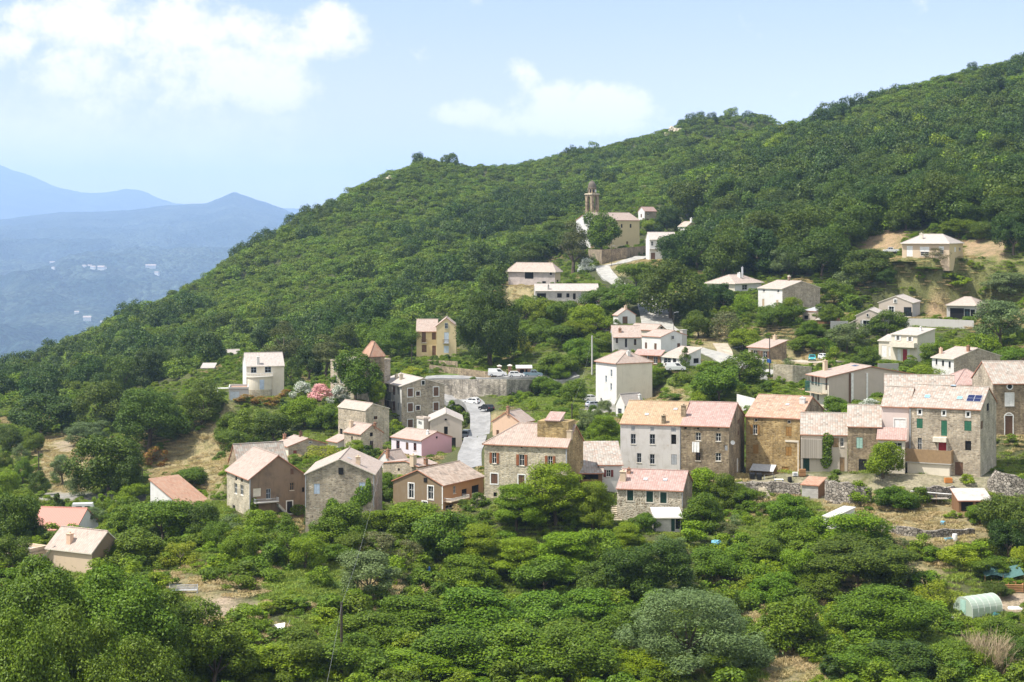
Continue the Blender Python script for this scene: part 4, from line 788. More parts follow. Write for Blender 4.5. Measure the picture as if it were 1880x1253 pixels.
def window(h, root, M, a0, a1, z0, z1, st, in_hole):
    typ, col, sur = (st.split(':') + ['', ''])[:3]; col = col or 'white'
    o = 0.0 if in_hole else -0.26
    W, Ht = a1 - a0, z1 - z0; big = W * Ht > 0.5
    main = None
    if typ in 'gho':
        mb = MB(); mb.box(a0, a1, 0.17 + o, 0.22 + o, z0, z1, 0, M)
        main = mb.build('window', MATS['unlit_interior' if typ == 'h' else 'glass'], root)
        if typ != 'h':
            mb = MB(); bars(mb, M, a0, a1, z0, z1, 0.11 + o, 0.165 + o, 0.065, big); mb.build('frame', MATS['white' if typ == 'o' else col], main)
        if big and typ != 'h' and Ht < 2.6:
            mb = MB(); mb.box(a0 - 0.08, a1 + 0.08, -0.07, 0.09, z0 - 0.1, z0 - 0.003, 0, M); mb.build('sill', MATS['cream'], main)
        if typ == 'o':
            for s in (-1, 1):
                mb = MB(); w2 = W * 0.55
                if s < 0: shutter_leaf(mb, M, a0 - w2 - 0.03, a0 - 0.03, z0, z1, -0.075, -0.03)
                else: shutter_leaf(mb, M, a1 + 0.03, a1 + 0.03 + w2, z0, z1, -0.075, -0.03)
                mb.build('shutter', MATS[col], main)
    elif typ == 's':
        mb = MB(); c = (a0 + a1) / 2; o2 = 0.05 if in_hole else -0.06
        mb.box(a0, a1, o2 + 0.05, o2 + 0.1, z0, z1, 0, M); main = mb.build('window', MATS[col], root)
        for x0, x1 in ((a0 + 0.02, c - 0.012), (c + 0.012, a1 - 0.02)):
            mb = MB(); shutter_leaf(mb, M, x0, x1, z0 + 0.02, z1 - 0.02, o2, o2 + 0.048); mb.build('shutter', MATS[col], main)
    elif typ == 'd':
        mb = MB(); o2 = 0.1 if in_hole else -0.05
        mb.box(a0, a1, o2, o2 + 0.06, z0, z1, 0, M); c = (a0 + a1) / 2
        for x0, x1 in ((a0 + 0.08, c - 0.03), (c + 0.03, a1 - 0.08)):
            for f0, f1 in ((0.06, 0.45), (0.5, 0.94)): mb.box(x0, x1, o2 - 0.02, o2 + 0.001, z0 + Ht * f0, z0 + Ht * f1, 0, M)
        main = mb.build('door', MATS[col], root)
    if sur and main:
        mb = MB(); b = 0.17
        for x0, x1, y0, y1 in ((a0 - b, a0 - 0.004, z0 - b, z1 + b), (a1 + 0.004, a1 + b, z0 - b, z1 + b), (a0 - 0.004, a1 + 0.004, z1 + 0.004, z1 + b), (a0 - 0.004, a1 + 0.004, z0 - b, z0 - 0.004)):
            mb.box(x0, x1, -0.045, 0.05, y0, y1, 0, M)
        mb.build('surround', MATS['white' if sur == 'w' else 'cream'], main)
    return main
def to_local(h, p):
    d = Vector(p) - h.center; return Vector((d.dot(h.aR), d.dot(h.aL), d.z))
def on_facade(h, side, zoomx, zoomy, z=None):
    """house coordinates (u along facade, height) of a photo point on that facade"""
    zid = h.zoom if z is None else z
    d = h.aR if side == 'R' else h.aL; t = h.solve(zx(zid, zoomx), d); q = h.p0 + d * t
    return t, (HY - zy(zid, zoomy)) / F * q.y - h.z0
def on_roof(h, zoomx, zoomy, z=None):
    """house-local point of a photo point on the roof"""
    zid = h.zoom if z is None else z; px, py = zx(zid, zoomx), zy(zid, zoomy); best = None
    for k in range(500):
        Y = h.p0.y - 3 + 0.06 * k; q = Vector(((px - CX) / F * Y, Y, (HY - py) / F * Y)); d = q - h.p0; x, y = d.dot(h.aR), d.dot(h.aL)
        if 0 <= x <= h.dr and 0 <= y <= h.dl and q.z - h.z0 <= roofz(h, x, y) + h.th: best = (x, y); break
    if best is None: best = (h.dr * 0.5, h.dl * 0.5)
    x, y = best; e = 0.05
    gxs = (roofz(h, x + e, y) - roofz(h, x - e, y)) / (2 * e); gys = (roofz(h, x, y + e) - roofz(h, x, y - e)) / (2 * e)
    n = Vector((-gxs, -gys, 1)).normalized()
    return Vector((x, y, roofz(h, x, y) + h.th)) + h.off, n
def side_M(h, side):
    """matrix from (a, inward, z) on a facade to house-local; on L, a = -u"""
    if side == 'R': return Matrix.Translation(h.off)
    return Matrix.Translation(h.off) @ Matrix(((0, 1, 0, 0), (-1, 0, 0, 0), (0, 0, 1, 0), (0, 0, 0, 1)))
def build_house(h):
    h.center = h.p0 + h.aR * h.dr / 2 + h.aL * h.dl / 2; h.off = off = Vector((-h.dr / 2, -h.dl / 2, 0))
    root = empty(h.name, h.center, h.phi, h.label, h.cat); h.root = root
    holes = {'R': [], 'L': []}
    for wspec in [q for q in h.wins.split(';') if q.strip()]:
        f = wspec.split(); sd, st = f[0], f[5]; (ua, za), (ub, zb) = on_facade(h, sd, float(f[1]), float(f[4])), on_facade(h, sd, float(f[3]), float(f[2]))
        u0, u1 = min(ua, ub), max(ua, ub); wd = h.dr if sd == 'R' else h.dl
        u0, u1 = max(u0, 0.12), min(u1, wd - 0.12)
        if st[0] == 'd' and abs(za) < 0.9: za = -0.05
        if u1 - u0 > 0.12 and zb - za > 0.1: holes[sd].append((u0, u1, za, zb, st))
    mb = MB(); lo = -h.sink * K
    n = 12
    def prof(side):
        if side in 'Rr': w_, f = h.dr, (lambda u: roofz(h, u, 0 if side == 'R' else h.dl))
        else: w_, f = h.dl, (lambda u: roofz(h, 0 if side == 'L' else h.dr, u))
        us = [0.0, w_]
        if h.kind == 'gable':
            if (side in 'Rr') == (h.ridge == 'L'): us = [0.0, w_ * h.yf, w_]
        if h.kind == 'hip':
            a, b = h.hip or (9, 9)
            if (side in 'Rr') == (h.ridge == 'L') and ((side in 'RL' and a == 0) or (side in 'rl' and b == 0)): us = [0.0, w_ * 0.5, w_]
        return w_, [(u, f(u)) for u in us]
    fR = lambda u, i, z: Vector((u, i, z)) + off
    fL = lambda u, i, z: Vector((i, u, z)) + off
    fr = lambda u, i, z: Vector((u, h.dl - i, z)) + off
    fl = lambda u, i, z: Vector((h.dr - i, u, z)) + off
    kept = {}
    for side, fn, flip, mi in (('R', fR, False, 1), ('L', fL, True, 0), ('r', fr, True, 1), ('l', fl, False, 0)):
        w_, pr = prof(side); kept[side] = facade(mb, fn, w_, pr, lo, [q[:4] for q in holes.get(side, [])], flip, mi)
    mb.build('wall', [MATS[h.wl], MATS[h.wr]], root)
    for side in 'RL':
        M = side_M(h, side)
        for u0, u1, z0, z1, st in holes[side]:
            a0, a1 = (u0, u1) if side == 'R' else (-u1, -u0)
            window(h, root, M, a0, a1, z0, z1, st, (u0, u1, z0, z1) in kept[side])
    h.roof_ob = build_roof(h, root, off)
    for cx_, cy_, cw, ch, cm in h.chim:
        p, nrm = on_roof(h, cx_, cy_); cw *= K; ch *= K; mb = MB()
        mb.box(p.x - cw / 2, p.x + cw / 2, p.y - cw / 2, p.y + cw / 2, p.z - 0.5, p.z + ch)
        mb.box(p.x - cw / 2 - 0.07, p.x + cw / 2 + 0.07, p.y - cw / 2 - 0.07, p.y + cw / 2 + 0.07, p.z + ch, p.z + ch + 0.1)
        mb.tube((p.x, p.y, p.z + ch + 0.1), (p.x, p.y, p.z + ch + 0.35), cw * 0.22, cw * 0.18, 8)
        mb.build('chimney', MATS[cm], h.roof_ob)
for h in HS.values(): build_house(h)
# ------------------------------------------------------------------ plants: leaf-built crowns on branched trunks
def leaf_mat(name, c1, c2, trans=0.28, rough=0.55, vary=0.16):
    m = bpy.data.materials.new(name); m.use_nodes = True; t = NT(m.node_tree); t.n.clear()
    lv = t.node('ShaderNodeAttribute', attribute_name='leafvar').outputs['Fac']
    oi = t.node('ShaderNodeObjectInfo').outputs['Random']
    col = t.mix(lv, c1, c2)
    hs = t.node('ShaderNodeHueSaturation'); t.put(hs.inputs['Color'], col)
    t.put(hs.inputs['Hue'], t.m('ADD', 0.487, t.m('MULTIPLY', oi, 0.026)))
    o2 = t.m('FRACT', t.m('MULTIPLY', oi, 7.13)); t.put(hs.inputs['Value'], t.m('ADD', 1 - vary, t.m('MULTIPLY', o2, 2 * vary)))
    b = t.node('ShaderNodeBsdfPrincipled'); t.put(b.inputs['Base Color'], hs.outputs[0]); b.inputs['Roughness'].default_value = rough; b.inputs['Specular IOR Level'].default_value = 0.25
    tr = t.node('ShaderNodeBsdfTranslucent'); t.put(tr.inputs[0], t.mix(1.0, hs.outputs[0], (1.15, 1.25, 0.6), 'MULTIPLY'))
    mx = t.node('ShaderNodeMixShader'); mx.inputs[0].default_value = trans * 0.6; t.l.new(b.outputs[0], mx.inputs[1]); t.l.new(tr.outputs[0], mx.inputs[2])
    o = t.node('ShaderNodeOutputMaterial'); t.l.new(mx.outputs[0], o.inputs[0]); MATS[name] = m; return m
leaf_mat('leaf_oak', (0.0349, 0.0676, 0.0034), (0.0960, 0.1410, 0.0074))
leaf_mat('leaf_dark', (0.0235, 0.0532, 0.0049), (0.0662, 0.1118, 0.0078))
leaf_mat('leaf_broad', (0.0554, 0.1012, 0.0022), (0.1338, 0.1989, 0.0056))
leaf_mat('leaf_bright', (0.0928, 0.1553, 0.0021), (0.2004, 0.2750, 0.0048), 0.35)
leaf_mat('leaf_fig', (0.0558, 0.1106, 0.0023), (0.1355, 0.2083, 0.0057), 0.3)
leaf_mat('leaf_yellow', (0.1489, 0.1889, 0.0044), (0.2979, 0.3304, 0.0118), 0.35)
leaf_mat('leaf_olive', (0.0773, 0.1136, 0.0328), (0.1582, 0.2097, 0.0684), 0.2)
leaf_mat('leaf_maquis', (0.0664, 0.1159, 0.0036), (0.1500, 0.2117, 0.0090), 0.25, vary=0.28)
leaf_mat('leaf_pine', (0.1366, 0.1299, 0.0144), (0.2586, 0.2274, 0.0320), 0.2)
leaf_mat('leaf_conifer', (0.0451, 0.0644, 0.0118), (0.1038, 0.1159, 0.0237), 0.15)
leaf_mat('leaf_red', (0.2635, 0.0835, 0.0225), (0.1976, 0.1879, 0.0270), 0.25)
leaf_mat('leaf_brown', (0.1008, 0.0836, 0.0324), (0.1224, 0.1496, 0.0432), 0.15)
leaf_mat('leaf_dead', (0.3750, 0.2990, 0.1800), (0.5750, 0.4715, 0.2970), 0.1)
leaf_mat('petal_white', (0.72, 0.71, 0.69), (0.12, 0.19, 0.06), 0.2)
leaf_mat('petal_pink', (0.64, 0.27, 0.30), (0.60, 0.38, 0.37), 0.25)
leaf_mat('leaf_grass', (0.13, 0.20, 0.022), (0.25, 0.30, 0.04), 0.3)
leaf_mat('leaf_dry', (0.34, 0.26, 0.12), (0.46, 0.37, 0.19), 0.25)
m, t, b = new_mat('bark'); b.inputs['Base Color'].default_value = (0.11, 0.085, 0.06, 1); MATS['bark'] = m

def leaf_mesh(name, pos, nrm, ln, wd, var, mat, rng, droop=None):
    """rhombic leaves (two triangles each) at pos, facing nrm"""
    n = len(pos); nrm = nrm / np.linalg.norm(nrm, axis=1, keepdims=True)
    r = rng.normal(size=(n, 3)) if droop is None else droop
    tng = np.cross(nrm, r); tng /= np.linalg.norm(tng, axis=1, keepdims=True) + 1e-9; bt = np.cross(nrm, tng)
    L = ln[:, None] * 0.5; W = wd[:, None] * 0.5
    v = np.stack([pos - tng * L, pos + bt * W + nrm * W * 0.25, pos + tng * L, pos - bt * W + nrm * W * 0.25], 1).reshape(-1, 3)
    me = bpy.data.meshes.new(name); me.vertices.add(len(v)); me.vertices.foreach_set('co', v.astype(np.float32).ravel())
    fill_polys(me, np.arange(4 * n).reshape(n, 4)); me.update()
    a = me.attributes.new('leafvar', 'FLOAT', 'FACE'); a.data.foreach_set('value', var.astype(np.float32))
    me.materials.append(MATS[mat]); return me
def crown(name, seed, shape, n_lobes, n_leaf, leaf, mat, asp=0.6, rl=(0.17, 0.30), up=0.35, var_pow=1.0, fill=0.25):
    """unit crown: radius 0.5 horizontally, height 1 (z from 0 to 1); leaf sizes are in units of crown width"""
    rng = np.random.default_rng(seed)
    c = []; rr = []
    for k in range(n_lobes):
        if shape == 'round':
            th = rng.uniform(0, 2 * math.pi); ph = math.asin(rng.uniform(-0.75, 1)); rad = rng.uniform(0.42, 0.98)
            q = np.array([math.cos(th) * math.cos(ph) * 0.5 * rad, math.sin(th) * math.cos(ph) * 0.5 * rad, 0.5 + 0.5 * rad * math.sin(ph)]); r = rng.uniform(*rl)
        elif shape == 'dome':      # broad base on the ground, like maquis and hedges
            th = rng.uniform(0, 2 * math.pi); z = rng.uniform(0, 1) ** 1.2; rad = math.sqrt(max(0.05, 1 - z * z)) * rng.uniform(0.5, 1.12); z = min(1, z * rng.uniform(.85, 1.2))
            q = np.array([math.cos(th) * 0.42 * rad, math.sin(th) * 0.42 * rad, 0.12 + z * 0.66]); r = rng.uniform(*rl)
        elif shape == 'cone':
            z = rng.uniform(0, 1); th = rng.uniform(0, 2 * math.pi); rad = (1 - z) ** 0.85 * rng.uniform(0.6, 0.9)
            q = np.array([math.cos(th) * 0.40 * rad, math.sin(th) * 0.40 * rad, 0.08 + z * 0.84]); r = rng.uniform(*rl) * (1.15 - 0.7 * z)
        elif shape == 'column':
            z = rng.uniform(0, 1); th = rng.uniform(0, 2 * math.pi)
            q = np.array([math.cos(th) * 0.22, math.sin(th) * 0.22, 0.08 + 0.84 * z]); r = rng.uniform(*rl) * (1 - 0.45 * z)
        elif shape == 'tier':      # acacia, cedar: flattish plates at several heights
            z = rng.uniform(0.15, 1); th = rng.uniform(0, 2 * math.pi); rad = (1 - 0.65 * (z - 0.15)) * rng.uniform(0.25, 0.85)
            q = np.array([math.cos(th) * 0.46 * rad, math.sin(th) * 0.46 * rad, z * 0.86]); r = rng.uniform(*rl)
        c.append(q); rr.append(r)
    c = np.array(c); rr = np.array(rr) * rng.uniform(0.7, 1.15, n_lobes); c[:, :2] *= 0.93; w = rr ** 2; w /= w.sum(); k = rng.choice(n_lobes, n_leaf, p=w)
    d = rng.normal(size=(n_leaf, 3)); d /= np.linalg.norm(d, axis=1, keepdims=True)
    out = c[k] - np.array([0, 0, 0.42]); out /= np.linalg.norm(out, axis=1, keepdims=True) + 1e-6
    flip = (d * out).sum(1) < -0.35; d[flip] *= -1
    shell = rng.uniform(0.72, 1.05, (n_leaf, 1)); inner = rng.uniform(size=(n_leaf, 1)) < fill; shell = np.where(inner, rng.uniform(0.3, 0.8, (n_leaf, 1)), shell)
    zs = 0.62 if shape == 'tier' else 0.9
    pos = c[k] + d * rr[k][:, None] * shell * np.array([1, 1, zs])
    # sprigs that break the outline
    sp = rng.uniform(size=n_leaf) < 0.10; pos[sp] += d[sp] * rr[k][sp][:, None] * rng.uniform(0.05, 0.35, (sp.sum(), 1))
    nrm = d * 0.75 + np.array([0, 0, up]) + rng.normal(size=(n_leaf, 3)) * 0.45
    ln = leaf * rng.uniform(0.65, 1.35, n_leaf); var = rng.uniform(0, 1, n_leaf) ** var_pow
    pos[:, 2] = np.clip(pos[:, 2], 0.0, 1.2)
    return leaf_mesh(name, pos, nrm, ln, ln * asp, var, mat, rng)
def trunk_mesh(name, seed, z_fork=0.35, rad=0.035, n=5):
    """unit trunk: from below ground to the crown, with limbs"""
    rng = random.Random(seed); mb = MB(); p = Vector((0, 0, -0.12)); q = Vector((rng.uniform(-.04, .04), rng.uniform(-.04, .04), z_fork))
    mid = p.lerp(q, 0.5) + Vector((rng.uniform(-.02, .02), rng.uniform(-.02, .02), 0))
    mb.tube(p, mid, rad * 1.5, rad * 1.1, 7, caps=False); mb.tube(mid, q, rad * 1.1, rad * 0.9, 7, caps=False)
    for k in range(n):
        a = 2 * math.pi * (k + rng.random() * .6) / n; e = q + Vector((math.cos(a) * 0.17, math.sin(a) * 0.17, rng.uniform(.12, .24)))
        f = e + Vector((math.cos(a) * 0.12, math.sin(a) * 0.12, rng.uniform(.1, .22)))
        mb.tube(q - Vector((0, 0, 0.02)), e, rad * .6, rad * .38, 6, caps=False); mb.tube(e, f, rad * .38, rad * .12, 5)
    return mb.mesh(name, MATS['bark'], True)
TRUNKS = [trunk_mesh('trunk', s, zf) for s, zf in ((1, .3), (2, .36), (3, .28))]
KINDS = {}   # kind -> (list of crown meshes, crown base as part of height, object name, category, words)
def kind(key, base, oname, cat, *crowns): KINDS[key] = ([crown('crown_' + key, 100 * len(KINDS) + i, *a, **kw) for i, (a, kw) in enumerate(crowns)], base, oname, cat)
V = lambda *a, **kw: (a, kw)
kind('oak', .06, 'oak_tree', 'tree', *[V('round', 34, 13000, .039, 'leaf_oak', rl=(.14, .24)) for _ in range(3)])
kind('dark', .04, 'oak_tree', 'tree', *[V('round', 36, 13000, .038, 'leaf_dark', rl=(.13, .23)) for _ in range(2)])
kind('giant', .03, 'chestnut_tree', 'tree', V('round', 90, 48000, .023, 'leaf_dark', rl=(.10, .18)), V('round', 90, 48000, .023, 'leaf_broad', rl=(.10, .18)), V('round', 90, 48000, .023, 'leaf_oak', rl=(.09, .17)))
kind('broad', .08, 'broadleaf_tree', 'tree', *[V('round', 32, 14000, .040, 'leaf_broad', rl=(.14, .26)) for _ in range(3)])
kind('bright', .05, 'broadleaf_tree', 'tree', *[V('round', 32, 14000, .038, 'leaf_bright', rl=(.14, .25)) for _ in range(3)])
kind('acacia', .08, 'acacia_tree', 'tree', *[V('tier', 76, 36000, .025, 'leaf_bright', rl=(.09, .17), asp=.45) for _ in range(2)])
kind('fig', .03, 'fig_tree', 'tree', *[V('dome', 48, 20000, .034, 'leaf_fig', rl=(.11, .21), asp=.7) for _ in range(3)])
kind('yellow', .03, 'yellow_green_tree', 'tree', *[V('dome', 22, 5500, .04, 'leaf_yellow', rl=(.13, .24)) for _ in range(2)])
kind('olive', .10, 'olive_tree', 'tree', *[V('round', 30, 10000, .044, 'leaf_olive', rl=(.13, .23), asp=.35) for _ in range(2)])
kind('bigolive', .05, 'olive_tree', 'tree', V('dome', 80, 42000, .022, 'leaf_olive', rl=(.08, .16), asp=.32))
kind('pine', .15, 'pine_tree', 'tree', V('round', 26, 7000, .034, 'leaf_pine', rl=(.13, .24), asp=.4), V('tier', 26, 6500, .036, 'leaf_conifer', rl=(.11, .20), asp=.35))
kind('cedar', .05, 'cedar_tree', 'tree', V('cone', 34, 8500, .034, 'leaf_conifer', rl=(.12, .22), asp=.3))
kind('cone', .02, 'conifer_tree', 'tree', V('cone', 30, 7000, .038, 'leaf_broad', rl=(.13, .22), asp=.4), V('cone', 30, 7000, .038, 'leaf_oak', rl=(.14, .22), asp=.4))
kind('cypress', .0, 'cypress_tree', 'tree', V('column', 18, 3500, .08, 'leaf_dark', rl=(.16, .27)))
kind('shrub', .0, 'shrub', 'shrub', *[V('dome', 16, 2200, .075, 'leaf_broad', rl=(.15, .26)) for _ in range(2)])
kind('brightshrub', .0, 'shrub', 'shrub', *[V('dome', 16, 2200, .07, 'leaf_bright', rl=(.15, .26)) for _ in range(2)])
kind('oliveshrub', .0, 'shrub', 'shrub', V('dome', 16, 2600, .06, 'leaf_olive', rl=(.15, .26), asp=.4))
kind('topiary', .0, 'clipped_bush', 'bush', V('round', 40, 5000, .05, 'leaf_bright', rl=(.2, .24)))
kind('redhedge', .0, 'red_leaved_shrub', 'shrub', V('dome', 16, 2400, .07, 'leaf_red', rl=(.15, .26), var_pow=.8))
kind('brown', .0, 'brown_shrub', 'shrub', V('dome', 20, 4000, .05, 'leaf_brown', rl=(.14, .24), asp=.4))
kind('whiteflower', .0, 'white_oleander', 'flowering shrub', V('dome', 24, 4200, .05, 'petal_white', rl=(.13, .24), asp=.8, var_pow=1.3))
kind('pinkflower', .0, 'pink_oleander', 'flowering shrub', V('dome', 24, 4200, .05, 'petal_pink', rl=(.15, .26), asp=.8))
kind('hedge', .0, 'clipped_hedge', 'hedge', V('dome', 22, 4000, .05, 'leaf_bright', rl=(.18, .26)))
kind('maquis', .0, 'maquis_shrub', 'shrub', *[V('dome', 14, 900, .095, 'leaf_maquis', rl=(.17, .30)) for _ in range(3)])
kind('hilloak', .0, 'hill_oak', 'tree', *[V('round', 20, 1500, .075, 'leaf_oak', rl=(.16, .27)) for _ in range(3)])
kind('hillbright', .0, 'hill_tree', 'tree', V('round', 20, 1500, .075, 'leaf_bright', rl=(.16, .27)))
kind('hilldark', .0, 'hill_oak', 'tree', *[V('round', 20, 1500, .075, 'leaf_dark', rl=(.16, .27)) for _ in range(2)])
def dead_mesh(seed):
    rng = random.Random(seed); mb = MB()
    for k in range(260):
        a = rng.uniform(0, 2 * math.pi); r = rng.uniform(0, .2); p = Vector((math.cos(a) * r, math.sin(a) * r, 0)); lean = rng.uniform(.1, .42)
        q = Vector((math.cos(a) * (r + lean), math.sin(a) * (r + lean), rng.uniform(.45, 1.0) * (1 - lean * .7))); mid = p.lerp(q, .6) + Vector((rng.uniform(-.05, .05), rng.uniform(-.05, .05), .08))
        mb.tube(p, mid, .0042, .003, 3, caps=False); mb.tube(mid, q, .003, .0012, 3, caps=False)
        for j in range(2): mb.tube(mid, mid + Vector((rng.uniform(-.12, .12), rng.uniform(-.12, .12), rng.uniform(.1, .25))), .002, .001, 3, caps=False)
    return mb.mesh('branches', MATS['leaf_dead'])
# ------------------------------------------------------------------ single trees and shrubs seen in the photo: kind, centre, crown top, foot, width (photo pixels)
TREES = '''
broad 1105 392 456 60 1 526;pine 1052 405 506 84 1;oak 1022 412 450 46;oak 1040 425 466 48;dark 1002 432 476 58;oak 975 452 496 54;whiteflower 1078 474 500 30;oliveshrub 1091 464 483 20;dark 1225 380 430 42;bright 1198 405 428 38;oak 1263 332 402 62;oak 1308 388 430 54
dark 1236 430 500 66;oak 1280 424 500 66;oak 1328 438 522 76;dark 1395 420 508 84;oak 1352 428 505 66;dark 1405 374 442 92;oak 1455 372 436 76;olive 1445 460 512 62;olive 1482 470 508 50;oak 1338 330 404 66;dark 1380 332 402 58;oak 1424 345 405 64
oak 1232 490 592 92;dark 1268 520 594 66;dark 1328 524 574 48;topiary 1369 544 578 40;broad 1168 484 536 66;broad 1194 500 545 44;broad 1150 524 578 70;broad 1106 530 574 54;bright 1004 548 604 62;broad 1040 555 612 64;bright 1078 560 612 62;broad 966 545 594 46;broad 985 590 634 62;broad 1032 596 640 62;bright 1060 590 632 54
giant 899 540 676 108 0;yellow 965 614 652 32;broad 1022 652 694 68;fig 1063 615 668 52;fig 1000 688 730 56;bright 1028 668 700 40;broad 690 592 656 56;giant 735 588 658 84 1;pine 597 612 696 88;cedar 520 588 664 100;cone 535 655 714 54 1;broad 652 654 744 78;bright 692 700 748 34;oak 640 600 650 60;dark 566 640 700 44;shrub 868 692 712 18;fig 1085 640 672 40;bright 1100 612 650 44;broad 1050 700 740 44
whiteflower 555 701 735 40;pinkflower 592 704 739 46;whiteflower 624 708 746 40;redhedge 450 723 746 32;redhedge 480 726 748 36;redhedge 508 727 749 34;redhedge 524 714 731 26;bright 560 730 792 62;fig 598 736 792 56;bright 628 752 796 44;cypress 524 732 762 22
broad 422 764 822 54;broad 458 754 816 62;oak 502 760 816 62;broad 432 790 838 52;cone 492 794 822 24 1;yellow 590 814 848 72;bright 650 810 840 32;cypress 680 818 852 28;yellow 762 670 692 42;shrub 838 745 770 26;shrub 852 757 783 26;shrub 830 735 760 22
oak 188 700 797 78;giant 273 708 838 118;dark 76 730 805 108;oak 371 708 792 60;olive 160 774 819 76;oak 200 808 914 116;dark 232 830 916 60;oliveshrub 130 862 917 38;olive 115 838 892 44;broad 43 846 890 28;oak 18 782 835 44;broad 64 794 834 36;oliveshrub 38 810 850 27;oak 70 870 912 30;broad 8 834 862 26;dark 138 738 778 32;redhedge 284 817 858 40;broad 347 860 907 60;bright 243 888 922 62;oak 30 912 1012 82;bright 10 864 918 46;cypress 110 906 968 28
olive 172 934 974 52;broad 240 930 992 72;broad 298 918 1002 108;fig 238 968 1048 118;yellow 330 984 1042 68;oak 372 928 1002 54;oliveshrub 428 938 986 46;broad 20 985 1050 60;dark 60 955 1010 50;shrub 395 1038 1068 60;shrub 300 1050 1076 46;broad 210 1000 1046 44;dark 330 940 990 50
bright 485 935 988 66;cone 533 945 1042 84;bright 440 980 1042 64;dark 572 918 990 30;fig 622 922 1002 90;bright 690 936 990 74;bright 760 926 988 96;fig 815 928 1034 114;brown 694 974 1034 74;brown 746 990 1044 54;fig 616 996 1036 62;olive 676 1018 1118 118;fig 708 868 922 42;broad 400 960 1010 46;bright 560 985 1050 60;broad 650 980 1030 60;shrub 500 1040 1070 50
acacia 1022 848 984 150;acacia 948 886 990 118 1;acacia 1088 880 984 92;acacia 878 960 1050 110;acacia 955 985 1076 130 1;acacia 1040 975 1084 150;bright 1100 968 1064 92;acacia 1150 958 1026 76 1;giant 1190 990 1114 148 2;fig 858 1020 1080 90;broad 1000 1030 1100 110;oak 1110 1040 1110 90
fig 760 1095 1172 134;fig 880 1082 1174 156;fig 1000 1078 1166 134;fig 1090 1084 1156 114;fig 700 1122 1202 114;fig 830 1148 1244 144;fig 960 1138 1244 164;bright 780 1200 1292 144;broad 655 1176 1270 112;fig 905 1208 1300 154;broad 1065 1150 1254 126;bright 500 1180 1275 136;broad 575 1165 1260 110;fig 640 1130 1195 90;broad 1140 1120 1200 90;dark 1010 1190 1290 130;bright 1120 1200 1290 110
bigolive 1266 1070 1254 262;bright 1215 1194 1264 114;bright 1348 1200 1264 106;bright 1468 1008 1086 66;giant 1574 988 1092 190 2;bright 1562 942 1020 116;fig 1450 902 964 74;fig 1458 948 1016 96;fig 1400 985 1050 90;fig 1350 1000 1060 80;broad 1310 1010 1070 80;bright 1285 862 928 72;fig 1336 868 938 64;fig 1290 904 978 80;broad 1366 898 938 42;brightshrub 1275 954 1002 62;fig 1180 938 980 52;olive 1230 985 1040 60;brown 1330 958 985 50;fig 1420 1050 1110 90;broad 1500 1060 1115 80
acacia 1107 760 828 72;olive 1078 754 797 36;olive 1106 738 782 32;bright 1197 674 722 44;cone 1257 637 678 32;bright 1305 662 684 38;broad 1357 652 708 80;broad 1320 676 746 80;shrub 1250 680 714 42;cone 1132 586 614 30;bright 1362 604 648 58;brown 1335 571 628 68;broad 1282 576 624 48;broad 1478 618 652 48;broad 1512 622 658 44;brightshrub 1430 640 662 26;fig 1215 676 706 32;shrub 1230 720 742 40;bright 1290 705 745 50
brightshrub 1530 638 668 32;broad 1592 638 678 44;olive 1555 598 654 80;broad 1628 574 622 60;bright 1720 630 668 58;hedge 1760 616 654 64;hedge 1806 606 658 64;olive 1838 558 644 96;olive 1852 503 564 84;oak 1508 438 514 84;dark 1482 402 474 84;oak 1600 464 524 84;oliveshrub 1570 484 534 60;dark 1626 494 550 34;oak 1662 484 524 44;bright 1458 548 594 38;broad 1434 560 606 62;broad 1760 404 442 58;oak 1802 408 444 44;dark 1860 398 478 56;shrub 1700 510 540 50;brightshrub 1745 500 530 56;brown 1720 455 480 44;shrub 1560 540 575 50;broad 1520 560 600 46;broad 1530 520 565 56;fig 1490 590 625 44;broad 1860 640 690 56
bright 1621 811 884 62;fig 1535 727 764 50;whiteflower 1598 732 758 38;topiary 1700 674 708 58;brightshrub 1662 672 696 50;brightshrub 1582 884 930 44;fig 1645 890 938 74;shrub 1692 894 932 44;fig 1800 920 966 52;oak 1852 912 1004 86;yellow 1768 998 1052 72;broad 1815 1028 1070 62;yellow 1710 1058 1122 88;yellow 1872 1000 1044 38;giant 1620 1078 1186 196 1;yellow 1540 1098 1166 68;fig 1450 1092 1204 124;dark 1655 1178 1262 124;broad 1588 1196 1266 94;cypress 1524 1206 1264 46;broad 1842 1138 1196 70;dark 1850 960 1030 60;oak 1830 1070 1100 50;bright 1790 1190 1262 90;brightshrub 1775 870 892 30;oliveshrub 1650 985 1010 40;broad 1740 1180 1250 80;oak 1880 1180 1262 70
giant 60 1032 1262 206 1 138;giant 196 1046 1272 210 1 140;giant 312 1090 1284 180 1 142;giant 120 1120 1310 190 1 128;giant 20 1130 1330 170 1 122;broad 390 1150 1290 120 1 143;giant 260 1170 1340 170 1 126
'''
rt = random.Random(7)
LMK = {}       # landmark name -> pixel position, for saying where a plant stands
for h in HS.values(): LMK[h.lm] = ((zx(h.zoom, 0), 0), h)
def house_px(h):
    q = h.center; x, y = to_px(q.x, q.y, q.z + h.H * .5); return x, y
MARKS = [(n, *house_px(h[1]), h[1].center.y) for n, h in LMK.items()]
